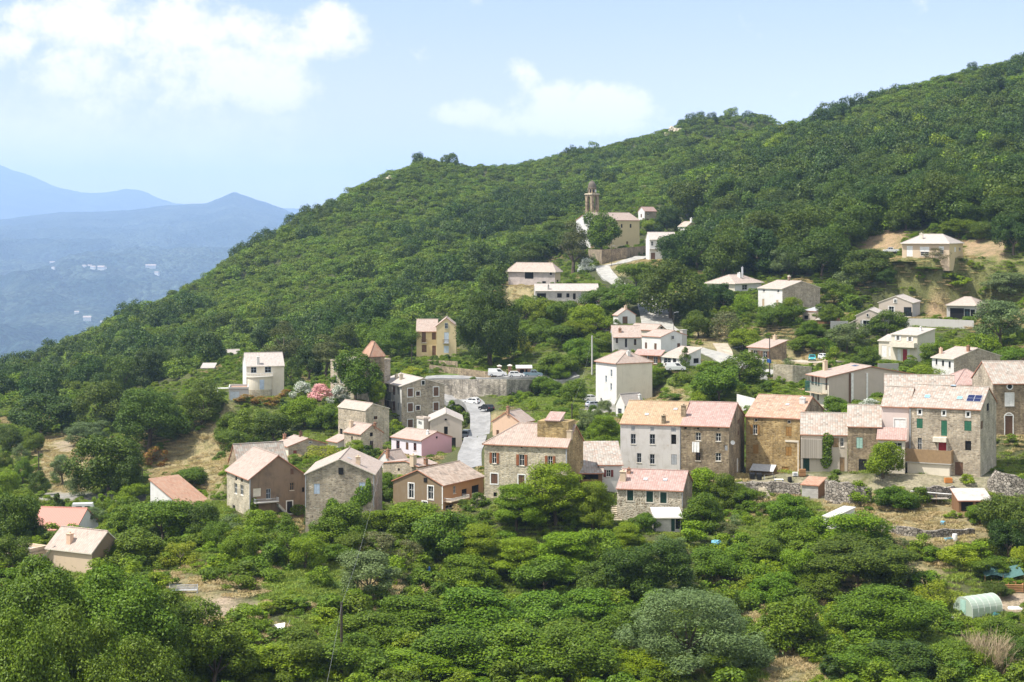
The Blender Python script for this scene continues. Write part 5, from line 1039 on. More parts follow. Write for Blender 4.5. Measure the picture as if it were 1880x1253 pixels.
MARKS += [('retaining wall', 880, 712, 340 * K), ('greenhouse', 1780, 1105, 172 * K), ('wooden pole in foreground', 626, 1180, 150 * K), ('garden bench', 337, 1083, 172 * K), ('war memorial', 1405, 682, 320 * K), ('valley slope corner', 60, 1180, 140 * K), ('plot of dry grass', 1700, 960, 200 * K), ('white board', 510, 1148, 165 * K), ('dead bush', 1815, 1210, 150 * K), ('grassy hollow', 1450, 1220, 150 * K), ('large grey olive', 1266, 1160, 160 * K)]
WORDS = dict(oak='dark green oak', dark='very dark dense oak', giant='huge spreading leafy tree', broad='mid green leafy tree', bright='bright green tree', acacia='feathery bright acacia', fig='big leaved fig tree', yellow='yellow green bushy tree', olive='silvery grey olive tree',
    bigolive='giant silvery olive tree', pine='loose olive toned pine', cedar='broad dark cedar', cone='pointed green conifer', cypress='slim dark cypress', shrub='round green shrub', brightshrub='bright green shrub', oliveshrub='silvery grey shrub', topiary='neatly clipped round bush', redhedge='reddish leaved shrub',
    brown='brownish half dry shrub', whiteflower='white flowering oleander', pinkflower='pink flowering oleander', hedge='clipped bright hedge', maquis='low maquis shrub', hilloak='round oak', hilldark='dark round oak')
def place_words(x, y, Y):
    best = min(MARKS, key=lambda m: math.hypot(m[1] - x, (m[2] - y) * 1.2) + abs(m[3] - Y) * 0.15)
    dx, dy = x - best[1], y - best[2]
    if abs(dx) > abs(dy) * 1.1: rel = 'left of' if dx < 0 else 'right of'
    else: rel = 'above' if dy < 0 else 'below'
    d = math.hypot(dx, dy)
    return ('just ' if d < 45 else '' if d < 110 else 'well ') + rel, best[0]
PLANTS = []     # (kind, root object, apparent height px, x px, y px)
def plant(k, x, y, z, wdt, hgt, vi, label=None, group=None, small=False):
    cm, base, oname, cat = KINDS[k]
    root = empty(oname, (x, y, z), rt.uniform(0, 6.28), label, cat, group); root.rotation_euler[0] = rt.uniform(-.09, .09); root.rotation_euler[1] = rt.uniform(-.09, .09)
    c = link('crown', cm[vi % len(cm)], root); c.location = (0, 0, hgt * base); c.scale = (wdt, wdt, hgt * (1 - base))
    if base > 0.015 or cat == 'tree':
        t = link('trunk', TRUNKS[rt.randrange(3)], root); t.scale = (hgt * .9, hgt * .9, hgt * .85)
    px, py = to_px(x, y, z + hgt * .5); PLANTS.append([k, root, hgt / y * F, px, py, y]); return root
for line in TREES.replace('\n', ';').split(';'):
    f = line.split()
    if not f: continue
    k, cx_, top, bot, wd = f[0], *map(float, f[1:5]); vi = int(f[5]) if len(f) > 5 else rt.randrange(3)
    if len(f) > 6:
        q = P(cx_, bot, float(f[6])); gz = float(ground(q.x, q.y))
    else:
        q = hit(cx_, min(bot, 1250)) or hit(cx_, bot + 15)
        if bot > 1250: q = Vector((q.x, q.y, q.z))
        gz = q.z
    dv = wd / F * q.y                       # crown depth: stand the crown's centre a little behind its seen foot
    if len(f) <= 6: q = Vector((q.x, q.y, q.z)) + Vector((q.x / q.y, 1, 0)) * dv * 0.22
    gz = float(ground(q.x, q.y)); ztop = (HY - top) / F * q.y; hgt = max(ztop - gz, 0.6)
    wdt = wd / F * q.y * (1.16 if bot < 900 else 1.12)
    plant(k, q.x, q.y, gz, wdt, hgt * 1.03, vi)
q = hit(1815, 1240); o = empty('dead_bush', (q.x, q.y, q.z), 0, 'bare grey dead bush with fine twigs in lower right corner', 'bush'); d_ = link('branches', dead_mesh(4), o); s_ = 135 / F * q.y; d_.scale = (s_, s_, 96 / F * q.y)

# ------------------------------------------------------------------ woods and scrub that nobody could count
FOOT = []
for h in HS.values(): FOOT.append((h.p0, h.aR, h.aL, h.dr, h.dl))
def clear_of_houses(x, y, m):
    ok = np.ones(len(x), bool)
    for p0, aR, aL, dr, dl in FOOT:
        a = (x - p0.x) * aR.x + (y - p0.y) * aR.y; b = (x - p0.x) * aL.x + (y - p0.y) * aL.y
        ok &= ~((a > -m) & (a < dr + m) & (b > -m) & (b < dl + m))
    return ok
ROADS = []
for o in COL.objects:
    if o.type == 'MESH' and o.name.split('.')[0] in ('road', 'path'):
        n = len(o.data.vertices); a = np.empty(n * 3); o.data.vertices.foreach_get('co', a); ROADS.append(a.reshape(-1, 3)[::3, :2])
ROADS = np.concatenate(ROADS)
def clear_of_roads(x, y, m):
    ok = np.ones(len(x), bool)
    for i in range(0, len(x), 4000):
        d = ((x[i:i + 4000, None] - ROADS[None, :, 0]) ** 2 + (y[i:i + 4000, None] - ROADS[None, :, 1]) ** 2).min(1); ok[i:i + 4000] = d > m * m
    return ok
VILLAGE = [(-400, 800), (60, 745), (330, 700), (440, 640), (600, 660), (760, 640), (850, 640), (930, 500), (985, 470), (1050, 460), (1060, 385), (1210, 375), (1290, 395), (1290, 440), (1250, 470), (1300, 505), (1390, 505), (1480, 505), (1600, 440), (1650, 425), (1900, 425), (2400, 425), (2400, 4000), (-400, 4000)]
nrng = np.random.default_rng(11)
def jitter_grid(x0, x1, y0, y1, cell):
    a, b = np.meshgrid(np.arange(x0, x1, cell), np.arange(y0, y1, cell)); a = a.ravel(); b = b.ravel()
    return a + nrng.uniform(-.48, .48, len(a)) * cell, b + nrng.uniform(-.48, .48, len(a)) * cell
def pix(x, y): 
    z = ground(x, y); return CX + F * x / y, HY - F * z / y, z
def stuff(name, pts, sc, var, meshes):
    """one object: a cloud of points that carries plant meshes by geometry nodes"""
    me = bpy.data.meshes.new(name); n = len(pts); me.vertices.add(n); me.vertices.foreach_set('co', pts.astype(np.float32).ravel())
    for nm, ty, ar in (('sc', 'FLOAT_VECTOR', sc), ('rot', 'FLOAT_VECTOR', np.stack([np.zeros(n), np.zeros(n), nrng.uniform(0, 6.28, n)], 1)), ('var', 'INT', var)):
        a = me.attributes.new(nm, ty, 'POINT'); a.data.foreach_set('vector' if ty == 'FLOAT_VECTOR' else 'value', ar.astype(np.int32 if ty == 'INT' else np.float32).ravel())
    ng = bpy.data.node_groups.new(name + '_scatter', 'GeometryNodeTree'); ng.interface.new_socket('Geometry', in_out='INPUT', socket_type='NodeSocketGeometry'); ng.interface.new_socket('Geometry', in_out='OUTPUT', socket_type='NodeSocketGeometry')
    N = ng.nodes; Lk = ng.links; gi = N.new('NodeGroupInput'); go_ = N.new('NodeGroupOutput'); ins = N.new('GeometryNodeInstanceOnPoints'); jn = N.new('GeometryNodeGeometryToInstance')
    for m_ in reversed(meshes):
        ob = bpy.data.objects.new(name + '_plant', m_); oi = N.new('GeometryNodeObjectInfo'); oi.inputs['Object'].default_value = ob; Lk.new(oi.outputs['Geometry'], jn.inputs[0]) if False else None
    jg = N.new('GeometryNodeJoinGeometry')
    for nd in [k for k in N if k.bl_idname == 'GeometryNodeObjectInfo']:
        g2 = N.new('GeometryNodeGeometryToInstance'); Lk.new(nd.outputs['Geometry'], g2.inputs[0]); Lk.new(g2.outputs[0], jg.inputs[0])
    def attr(nm, ty):
        a = N.new('GeometryNodeInputNamedAttribute'); a.data_type = ty; a.inputs['Name'].default_value = nm; return a.outputs[0]
    Lk.new(gi.outputs[0], ins.inputs['Points']); Lk.new(jg.outputs[0], ins.inputs['Instance']); ins.inputs['Pick Instance'].default_value = True
    Lk.new(attr('var', 'INT'), ins.inputs['Instance Index']); Lk.new(attr('sc', 'FLOAT_VECTOR'), ins.inputs['Scale'])
    e2r = N.new('FunctionNodeEulerToRotation'); Lk.new(attr('rot', 'FLOAT_VECTOR'), e2r.inputs[0]); Lk.new(e2r.outputs[0], ins.inputs['Rotation'])
    Lk.new(ins.outputs[0], go_.inputs[0])
    N.remove(jn)
    for m_ in meshes[:1]: me.materials.append(m_.materials[0])
    o = link(name, me); md = o.modifiers.new('scatter', 'NODES'); md.node_group = ng; tag(o, kind='stuff'); return o
def dims(wd, hg): return np.stack([wd, wd, hg], 1)
# hillside: maquis everywhere, oaks in drifts and on the right-hand hill
x, y = jitter_grid(-430, 470, 380, 1430, 4.7); px_, py_, z = pix(x, y)
k = (px_ > -140) & (px_ < 2020) & ~inpoly(px_, py_, VILLAGE) & (py_ < 830); x, y, z, px_, py_ = x[k], y[k], z[k], px_[k], py_[k]
k = clear_of_houses(x, y, 3.0) & clear_of_roads(x, y, 4.0) & ~inpoly(px_, py_ + 4, [(60, 690), (150, 690), (150, 716), (60, 716)]) ; x, y, z, px_, py_ = x[k], y[k], z[k], px_[k], py_[k]
# drop what lies far behind the ridge
keep = np.ones(len(x), bool); ts = np.linspace(0.55, 0.985, 34)
for t_ in ts: keep &= (ground(x * t_, y * t_) - 14) < (z + 9) * t_
x, y, z, px_, py_ = x[keep], y[keep], z[keep], px_[keep], py_[keep]
drift = fbm(x / 55, y / 55, 3); right = np.clip((px_ - 1180 - (py_ - 260) * 0.2) / 160, 0, 1) * (y < 900)
low = np.clip((py_ - 560) / 110, 0, 1) * 0.28 + np.clip((py_ - 430) / 60, 0, 1) * (np.abs(px_ - 980) < 120) * 0.3
oak_p = np.clip((drift - 0.50) * 6.0, 0, 0.9) + right * 0.85 + low; is_oak = nrng.uniform(size=len(x)) < oak_p * 0.55
is_oak &= (nrng.uniform(size=len(x)) < 0.72)
w_m = nrng.uniform(3.4, 7.6, len(x)) * (0.85 + 0.5 * vnoise(x / 25, y / 25, 77)); h_m = w_m * nrng.uniform(0.5, 0.85, len(x))
km = ~is_oak
big = np.clip((1500 - y) / 900, .55, 1.0)
w_o = nrng.uniform(6.0, 13.5, len(x)) * np.where(right > .5, 1.12, 0.95) * (0.8 + .2 * big); h_o = w_o * nrng.uniform(0.8, 1.15, len(x))
is_dark = is_oak & (fbm(x / 40, y / 40, 63) > 0.46)
# the largest oaks stand as single trees
app = np.where(is_oak, w_o / y * F, 0); vis = np.ones(len(x), bool)
order = np.argsort(-app); single = []
for i in order:
    if len(single) >= 95 or app[i] < 20: break
    if -5 < px_[i] < 1885 and all((x[i] - x[j]) ** 2 + (y[i] - y[j]) ** 2 > 60 for j in single): single.append(i)
sm = np.zeros(len(x), bool); sm[single] = True
for i in single: plant('dark' if is_dark[i] else 'oak', x[i], y[i], z[i] - .6, w_o[i], h_o[i], int(nrng.integers(3)))
P3 = lambda k, dz: np.stack([x[k], y[k], z[k] - dz], 1)
k = is_oak & ~sm; hm = KINDS['hilloak'][0] + KINDS['hilldark'][0] + KINDS['hillbright'][0]
kv = np.where(is_dark[k], nrng.integers(3, 5, k.sum()), nrng.integers(0, 3, k.sum())); kv = np.where(nrng.uniform(size=k.sum()) < .05, 5, kv)
stuff('hillside_woods', P3(k, .8), dims(w_o[k], h_o[k]), kv, hm)
stuff('hillside_maquis', P3(km, .4), dims(w_m[km], h_m[km]), nrng.integers(0, 3, km.sum()), KINDS['maquis'][0])
# scrub between the houses and in the valley
x, y = jitter_grid(-190, 230, 165, 930, 2.6); px_, py_, z = pix(x, y)
k = (px_ > -120) & (px_ < 2000) & (py_ < 1330) & inpoly(px_, py_, VILLAGE); x, y, z, px_, py_ = x[k], y[k], z[k], px_[k], py_[k]
OPEN = [[(1725, 1070), (1835, 1070), (1850, 1150), (1720, 1150)], [(300, 1070), (375, 1070), (375, 1110), (300, 1110)], [(485, 1130), (545, 1130), (545, 1185), (485, 1185)], [(615, 1095), (650, 1095), (650, 1135), (615, 1135)], [(1690, 960), (1790, 960), (1790, 1010), (1690, 1010)], [(1300, 985), (1350, 985), (1350, 1015), (1300, 1015)], [(1500, 935), (1575, 935), (1575, 985), (1500, 985)], [(1810, 1065), (1890, 1065), (1890, 1110), (1810, 1110)], [(1165, 940), (1260, 940), (1260, 985), (1165, 985)]]
open_ = np.zeros(len(x), bool)
for poly in OPEN: open_ |= inpoly(px_, py_, poly)
cov = np.zeros(len(x), int)                 # 0 scrub, 1 dry, 2 lush, 3 bare
cls = dict(dry=1, grass=2, lush=2, slope=4, cut=3, soil=3, road=3, terrace=3)
for nm, poly in PLOTS: cov[inpoly(px_, py_, poly)] = cls[nm]
dens = np.array([0.72, 0.05, 0.10, 0.02, 0.62])[cov]
dens = dens * np.clip((fbm(x / 12, y / 12, 31) - 0.22) * 3.2, 0.25, 1)
k = (nrng.uniform(size=len(x)) < dens) & ~open_ & clear_of_houses(x, y, 1.3) & clear_of_roads(x, y, 3.4)
x, y, z, py_ = x[k], y[k], z[k], py_[k]; low_ = np.clip((py_ - 930) / 120, 0, 1)
w_ = nrng.uniform(1.8, 4.2, len(x)) * (0.85 + .45 * low_); h_ = w_ * nrng.uniform(.42, .8, len(x))
near_house = ~clear_of_houses(x, y, 4.0); h_[near_house] *= .6; w_[near_house] *= .8
sm_ = KINDS['shrub'][0] + KINDS['brightshrub'][0] + KINDS['oliveshrub'][0] + KINDS['maquis'][0][:2] + KINDS['brown'][0]
pr = np.array([.28, .27, .21, .21, .01, .01, .01, .0])
stuff('undergrowth', np.stack([x, y, z - .15], 1), dims(w_, h_), nrng.choice(8, len(x), p=pr), sm_)
# grass, green and dry
def tuft(name, mat, seed, tall):
    r = np.random.default_rng(seed); n = 240; p = r.uniform(-.5, .5, (n, 3)); p[:, 2] = r.uniform(.08, .5, n) * tall
    nr = r.normal(size=(n, 3)) * .5; nr[:, 2] *= .3; ln = r.uniform(.25, .6, n) * tall; return leaf_mesh(name, p, nr + 1e-3, ln, ln * .07 + .012, r.uniform(0, 1, n), mat, r, droop=np.cross(nr, np.array([0, 0, 1.0]) + r.normal(size=(n, 3)) * .25))
x, y = jitter_grid(-190, 230, 165, 700, 1.5); px_, py_, z = pix(x, y)
cov = np.zeros(len(x), int)
for nm, poly in PLOTS: cov[inpoly(px_, py_, poly)] = cls[nm]
k = (px_ > -120) & (px_ < 2000) & (py_ < 1330) & inpoly(px_, py_, VILLAGE) & clear_of_houses(x, y, .6) & clear_of_roads(x, y, 3.2) & (cov != 3); x, y, z, cov = x[k], y[k], z[k], cov[k]
dryn = fbm(x / 18, y / 18, 51); dry_ = (cov == 1) | ((cov == 4) & (dryn > .42)) | ((cov == 0) & (dryn > .58))
k = nrng.uniform(size=len(x)) < np.where(cov == 1, .55, .8); x, y, z, dry_ = x[k], y[k], z[k], dry_[k]
s_ = nrng.uniform(1.4, 2.6, len(x)); hh = nrng.uniform(.3, .8, len(x))
tg = [tuft('tuft', 'leaf_grass', 1, 1.0), tuft('tuft', 'leaf_grass', 2, 1.0)]; td = [tuft('tuft', 'leaf_dry', 3, 1.0), tuft('tuft', 'leaf_dry', 4, 1.0)]
for nm, kk, ms in (('grass', ~dry_, tg), ('dry_grass', dry_, td)):
    stuff(nm, np.stack([x[kk], y[kk], z[kk]], 1), dims(s_[kk], hh[kk]), nrng.integers(0, 2, kk.sum()), ms)
# labels for the single plants: what they look like and where they stand
from collections import defaultdict
def label_plants():
    groups = defaultdict(list)
    for rec in PLANTS:
        rel, mk = place_words(rec[3], rec[4], rec[5]); rec.append((rel, mk)); groups[(WORDS[rec[0]], rel, mk)].append(rec)
    for (wd, rel, mk), rs in groups.items():
        if len(rs) == 1: rs[0][1]['label'] = f'{wd} {rel} the {mk}'
        else:
            rs.sort(key=lambda r: -r[2])
            if len(rs) == 2:
                a, b = rs; a[1]['label'] = f'larger {wd} of two {rel} the {mk}'; b[1]['label'] = f'smaller {wd} of two {rel} the {mk}'
            else:
                rs.sort(key=lambda r: r[3]); names = ['leftmost', 'second from left', 'third from left', 'fourth from left', 'fifth from left', 'sixth from left', 'seventh from left', 'eighth from left', 'ninth from left', 'tenth from left']
                for i, r in enumerate(rs):
                    nm = 'rightmost' if i == len(rs) - 1 else names[min(i, 9)] if i < 10 else f'{i + 1}th from left'
                    r[1]['label'] = f'{wd} {rel} the {mk}, {nm} of its kind there'
    for rec in PLANTS:
        w_ = rec[1]['label'].split()
        if len(w_) > 16: rec[1]['label'] = ' '.join(rec[1]['label'].replace(', ', ' ').replace(' of its kind there', '').replace('just ', '').split()[:16])
        rec[1]['group'] = {'tree': 'trees around the village', 'shrub': 'shrubs around the village'}.get(rec[1]['category'], 'garden plants')
label_plants()
# ------------------------------------------------------------------ parts added to the houses
def fac_box(h, side, x0, y0, x1, y1, i0, i1, name, mat, parent=None, z=None, mb=None, build=True):
    (ua, za), (ub, zb) = on_facade(h, side, x0, y1, z), on_facade(h, side, x1, y0, z); u0, u1 = min(ua, ub), max(ua, ub)
    a0, a1 = (u0, u1) if side == 'R' else (-u1, -u0); m = mb or MB(); m.box(a0, a1, i0, i1, min(za, zb), max(za, zb), 0, side_M(h, side))
    return m.build(name, MATS[mat], parent or h.root) if build else m
def balcony(h, side, x0, y0, x1, y1, depth, slab_mat='concrete', rail_mat='brown', solid=False, name='balcony'):
    (ua, za), (ub, zb) = on_facade(h, side, x0, y1), on_facade(h, side, x1, y0); u0, u1 = min(ua, ub), max(ua, ub); a0, a1 = (u0, u1) if side == 'R' else (-u1, -u0); M = side_M(h, side)
    z0, z1 = min(za, zb), max(za, zb); mb = MB(); mb.box(a0, a1, -depth, 0.05, z0 - 0.16, z0, 0, M); b = mb.build(name, MATS[slab_mat], h.root); mb = MB()
    if solid:
        for s in ((a0, a1, -depth, -depth + .12), (a0, a0 + .12, -depth + .12, 0), (a1 - .12, a1, -depth + .12, 0)): mb.box(s[0], s[1], s[2], s[3], z0 + .002, z1, 0, M)
    else:
        for s in ((a0, a1, -depth, -depth + .05), (a0, a0 + .05, -depth + .05, 0), (a1 - .05, a1, -depth + .05, 0)): mb.box(s[0], s[1], s[2], s[3], z1 - .07, z1, 0, M)
        n = int((a1 - a0) / .16)
        for k in range(n + 1): a = a0 + .03 + (a1 - a0 - .06) * k / n; mb.box(a - .015, a + .015, -depth + .01, -depth + .04, z0, z1 - .07, 0, M)
        for a in (a0 + .025, a1 - .025):
            for k in range(int(depth / .16)): mb.box(a - .012, a + .012, -.08 - .16 * k, -.05 - .16 * k, z0, z1 - .07, 0, M)
    mb.build('railing', MATS[rail_mat], b); return b
def on_slope(h, x, y, wd, ln, th, name, mat, lines=0):
    p, n = on_roof(h, x, y); e = Vector((0, 1, 0)) if h.ridge == 'L' else Vector((1, 0, 0)); s = n.cross(e).normalized(); M = Matrix((( *e, 0), (*s, 0), (*n, 0), (0, 0, 0, 1))).transposed(); M.translation = p
    mb = MB(); mb.box(-wd / 2, wd / 2, -ln / 2, ln / 2, .03, .03 + th, 0, M); o = mb.build(name, MATS[mat], h.roof_ob)
    mb = MB(); f = .05
    for a in ((-wd / 2 - f, wd / 2 + f, -ln / 2 - f, -ln / 2), (-wd / 2 - f, wd / 2 + f, ln / 2, ln / 2 + f), (-wd / 2 - f, -wd / 2, -ln / 2, ln / 2), (wd / 2, wd / 2 + f, -ln / 2, ln / 2)): mb.box(*a, .02, .04 + th, 0, M)
    if lines: mb.box(-.025, .025, -ln / 2, ln / 2, .03 + th, .035 + th, 0, M); mb.box(-wd / 2, -.025, -.02, .02, .03 + th, .035 + th, 0, M); mb.box(.025, wd / 2, -.02, .02, .03 + th, .035 + th, 0, M)
    mb.build('frame', MATS['steel'], o); return o
g = HS['green shutter stone house']
on_slope(g, 1508, 378, 2.3, 2.2, .06, 'solar_panel', 'solar_panel', 1)
for sx_, sy_ in ((950, 382), (1155, 362), (1398, 373)): on_slope(g, sx_, sy_, .8, .9, .07, 'skylight', 'sky')
on_slope(HS['long balcony house'], 612, 132, 1.7, .9, .08, 'solar_panel', 'solar_panel')
for hn, pts in (('golden stone house', ((1495, 95),)), ('brown stone row house', ()), ('roadside stone cottage', ((430, 656), (578, 660))), ('dark stone gable house', ((985, 335),)), ('old plaster house', ((440, 170), (655, 130)))):
    for a in pts: on_slope(HS[hn], *a, .55, .6, .06, 'skylight', 'grey')
balcony(g, 'L', 1004, 762, 1350, 838, 1.7, 'concrete', 'wood', True)
fac_box(g, 'L', 1020, 846, 1335, 958, -1.45, -0.02, 'lower_room', 'plaster_cream')
mb = fac_box(g, 'L', 1204, 668, 1304, 696, -1.0, 0.0, 'awning', 'cream')
fac_box(HS['rose annexe'], 'L', 880, 700, 972, 770, -.05, -.01, 'window_band', 'glass') if False else None
balcony(HS['long balcony house'], 'L', 278, 262, 405, 318, 1.3, 'plaster_tan', 'teal')
balcony(HS['tall grey stone house'], 'L', 1230, 575, 1325, 612, .9, 'concrete', 'dgreen'); balcony(HS['tall grey stone house'], 'L', 1290, 690, 1335, 728, .9, 'concrete', 'brown')
balcony(HS['yellow villa gable'], 'R', 380, 668, 428, 695, .8, 'concrete', 'brown'); balcony(HS['yellow villa wing'], 'R', 218, 668, 262, 692, .7, 'concrete', 'brown')
balcony(HS['white house below church'], 'R', 706, 545, 775, 562, 1.0, 'concrete', 'white')
balcony(HS['cream house with red door'], 'L', 890, 940, 1075, 962, 1.6, 'plaster_cream', 'cream', True); balcony(HS['cream side wing'], 'L', 795, 1040, 888, 1070, 1.8, 'concrete', 'white')
balcony(HS['taupe gable house'], 'L', 960, 710, 1042, 742, 1.2, 'concrete', 'dark')
balcony(HS['grey fronted house'], 'R', 268, 318, 300, 332, .7, 'concrete', 'grey')
s_ = HS['stained brown house']; balcony(s_, 'R', 265, 622, 440, 662, 1.3, 'concrete', 'grey')
mb = MB(); (u0, z0_), (u1, z1_) = on_facade(s_, 'R', 440, 662), on_facade(s_, 'R', 520, 745); M = side_M(s_, 'R')
for k in range(9):
    f0, f1 = k / 9, (k + 1) / 9; zt = z0_ + (z1_ - z0_) * f1; mb.box(u0 + (u1 - u0) * f0, u0 + (u1 - u0) * f1 - .003, -1.2, -.02, zt - .5, zt, 0, M)
mb.build('outside_stair', MATS['concrete'], s_.root)
pb = HS['brown porch house']; balcony(pb, 'R', 1697, 600, 1835, 655, 1.4, 'plaster_tan', 'white'); balcony(pb, 'R', 1880, 590, 1990, 660, 1.2, 'planks_brown', 'planks_orange')
# awning over the terrace of the golden house
go_h = HS['golden stone house']; M = side_M(go_h, 'L'); (ua, za), (ub, zb) = on_facade(go_h, 'L', 1235, 552), on_facade(go_h, 'L', 1412, 552); mb = MB()
a0, a1 = -max(ua, ub), -min(ua, ub); mb.face([M @ Vector(q) for q in ((a0, -2.2, za - .55), (a1, -2.2, za - .55), (a1, 0, za + .35), (a0, 0, za + .35))]); mb.face([M @ Vector(q) for q in ((a0, -2.2, za - .58), (a0, 0, za + .32), (a1, 0, za + .32), (a1, -2.2, za - .58))])
aw = mb.build('awning', MATS['steel'], go_h.root); mb = MB()
for a in (a0 + .1, a1 - .1): mb.tube(M @ Vector((a, -2.1, -.2)), M @ Vector((a, -2.1, za - .5)), .04, .04, 6)
mb.build('post', MATS['steel'], aw)
mb = fac_box(go_h, 'L', 1478, 365, 1580, 374, -.09, -.01, 'drainpipe', 'cream', build=False); fac_box(go_h, 'L', 1571, 374, 1580, 640, -.09, -.01, 'drainpipe', 'cream', mb=mb)
vh = HS['vine covered house']; fac_box(vh, 'L', 206, 680, 366, 820, -.55, -.02, 'wooden_cladding', 'planks_grey'); fac_box(vh, 'L', 205, 920, 222, 820, -.5, -.2, 'post', 'planks_grey')
for hn, sd, x0, y0, x1, y1 in (('stained brown house', 'R', 236, 490, 244, 765), ('dark stone gable house', 'R', 655, 460, 662, 700), ('dark stone gable house', 'R', 1167, 450, 1173, 700), ('brown porch house', 'L', 1684, 545, 1690, 720), ('roadside stone cottage', 'L', 703, 740, 708, 860), ('old plaster house', 'L', 687, 255, 692, 610), ('green shutter stone house', 'L', 1022, 440, 1030, 790), ('long stone house', 'L', 1222, 580, 1230, 760)):
    fac_box(HS[hn], sd, x0, y0, x1, y1, -.12, -.02, 'drainpipe', 'grey' if 'porch' not in hn else 'white')
lb = HS['long balcony house']
for x0, x1, mt in ((566, 578, 'brown'), (580, 597, 'white'), (695, 706, 'white')): fac_box(lb, 'R', x0, 185, x1, 470, -.22, -.01, 'pilaster', mt)
# rooftop box of the long stone house
ls = HS['long stone house']; p, _ = on_roof(ls, 1150, 440); M = Matrix.Translation(p); mb = MB(); mb.box(-1.9, 1.9, -2.6, 2.6, -1.4, 1.35, 0, M)
bx = mb.build('rooftop_box', MATS['stone_warm'], ls.root); mb = MB(); V_ = [M @ Vector(q) for q in ((-2.2, -1.3, 1.55), (-2.2, 1.3, 1.55), (.9, 1.3, 2.65), (.9, -1.3, 2.65))]
slab(mb, V_, .14, [(v.y, v.x) for v in V_], 0); mb.box(-1.8, .7, -1.1, 1.1, 1.3, 1.5, 1, M); mb.face([M @ Vector(q) for q in ((.7, -1.1, 1.3), (.7, 1.1, 1.3), (.7, 1.1, 2.45), (.7, -1.1, 2.45))], None, 1)
for yv in (-1.1, 1.1): mb.face([M @ Vector(q) for q in ((-1.8, yv, 1.3), (.7, yv, 1.3), (.7, yv, 2.4), (-1.8, yv, 1.55))], None, 1)
mb.build('roof', [MATS['tile_rose'], MATS['plaster_tan']], bx)
# half the porch house roof is newer and orange: white ribs down the slope
p1_, n1_ = on_roof(pb, 1760, 415)
# rounded bay and balcony of the white bow fronted house
bw = HS['white bow fronted house']; (u0, z0_), (u1, z1_) = on_facade(bw, 'R', 222, 600), on_facade(bw, 'R', 405, 452); uc = (u0 + u1) / 2; rr_ = (u1 - u0) / 2
def arc(r, n=14): return [(uc + r * math.cos(math.pi + math.pi * k / n), r * .75 * math.sin(math.pi + math.pi * k / n)) for k in range(n + 1)]
def arc_wall(name, mat, r, z0, z1, th, parent):
    mb = MB(); A, B = arc(r), arc(r - th)
    for k in range(len(A) - 1):
        q = lambda p, z: Vector((p[0], p[1], z)) + bw.off
        mb.face([q(A[k], z0), q(A[k + 1], z0), q(A[k + 1], z1), q(A[k], z1)], [(k * .5, z0), (k * .5 + .5, z0), (k * .5 + .5, z1), (k * .5, z1)])
        mb.face([q(B[k + 1], z0), q(B[k], z0), q(B[k], z1), q(B[k + 1], z1)]); mb.face([q(A[k], z1), q(A[k + 1], z1), q(B[k + 1], z1), q(B[k], z1)])
    return mb.build(name, MATS[mat], parent)
zs_ = z0_ + (z1_ - z0_) * .32; bay = arc_wall('bay', 'plaster_cream', rr_, zs_, z1_, .3, bw.root); arc_wall('bay_base', 'stone_beige', rr_ + .06, -3, zs_ - .004, .4, bay)
mb = MB(); mb.face([Vector((*p, z1_ + .02)) + bw.off for p in arc(rr_ + .25)]); mb.face([Vector((*p, z1_ - .16)) + bw.off for p in arc(rr_ + .25)][::-1]); bl_ = mb.build('balcony', MATS['plaster_white'], bw.root)
arc_wall('parapet', 'plaster_ivory', rr_ + .25, z1_ - .16, z1_ + .12, .2, bl_); rail_ = arc_wall('railing', 'white', rr_ + .2, z1_ + .85, z1_ + .95, .08, bl_); mb = MB()
for p in arc(rr_ + .16): mb.tube(Vector((*p, z1_ + .1)) + bw.off, Vector((*p, z1_ + .9)) + bw.off, .03, .03, 5)
mb.build('baluster', MATS['white'], rail_)
for x0, x1, y0, y1 in ((310, 337, 472, 538),):
    (ua, za), (ub, zb) = on_facade(bw, 'R', x0, y1), on_facade(bw, 'R', x1, y0); mb = MB(); mb.box((ua + ub) / 2 - .55, (ua + ub) / 2 + .55, -rr_ * .75 - .05, -rr_ * .75 + .2, za - .3, zb - .1, 0, Matrix.Translation(bw.off)); mb.build('window', MATS['blue'], bay)
# round window and arches of the stone house at the right edge
rw = HS['round window stone house']; u_, z_ = on_facade(rw, 'R', 1773, 286); mb = MB(); c0 = Vector((u_, 0, z_)) + rw.off
mb.tube(c0 + Vector((0, -.06, 0)), c0 + Vector((0, .05, 0)), .62, .62, 20); o_ = mb.build('round_window', MATS['white'], rw.root); mb = MB(); mb.tube(c0 + Vector((0, -.09, 0)), c0 + Vector((0, -.03, 0)), .42, .42, 18); mb.build('pane', MATS['glass'], o_)
(ua, za), (ub, zb) = on_facade(rw, 'R', 1728, 520), on_facade(rw, 'R', 1805, 492); mb = MB(); cx_ = (ua + ub) / 2; r_ = (ub - ua) / 2
for k in range(12):
    t0, t1 = math.pi * k / 12, math.pi * (k + 1) / 12; q = lambda r, t, y: Vector((cx_ + r * math.cos(t), y, za + r * math.sin(t))) + rw.off
    mb.face([q(r_, t0, -.05), q(r_, t1, -.05), q(r_ - .18, t1, -.05), q(r_ - .18, t0, -.05)]); mb.face([q(r_, t0, .02), q(r_, t1, .02), q(r_, t1, -.05), q(r_, t0, -.05)])
ar_ = mb.build('arch', MATS['white'], rw.root)
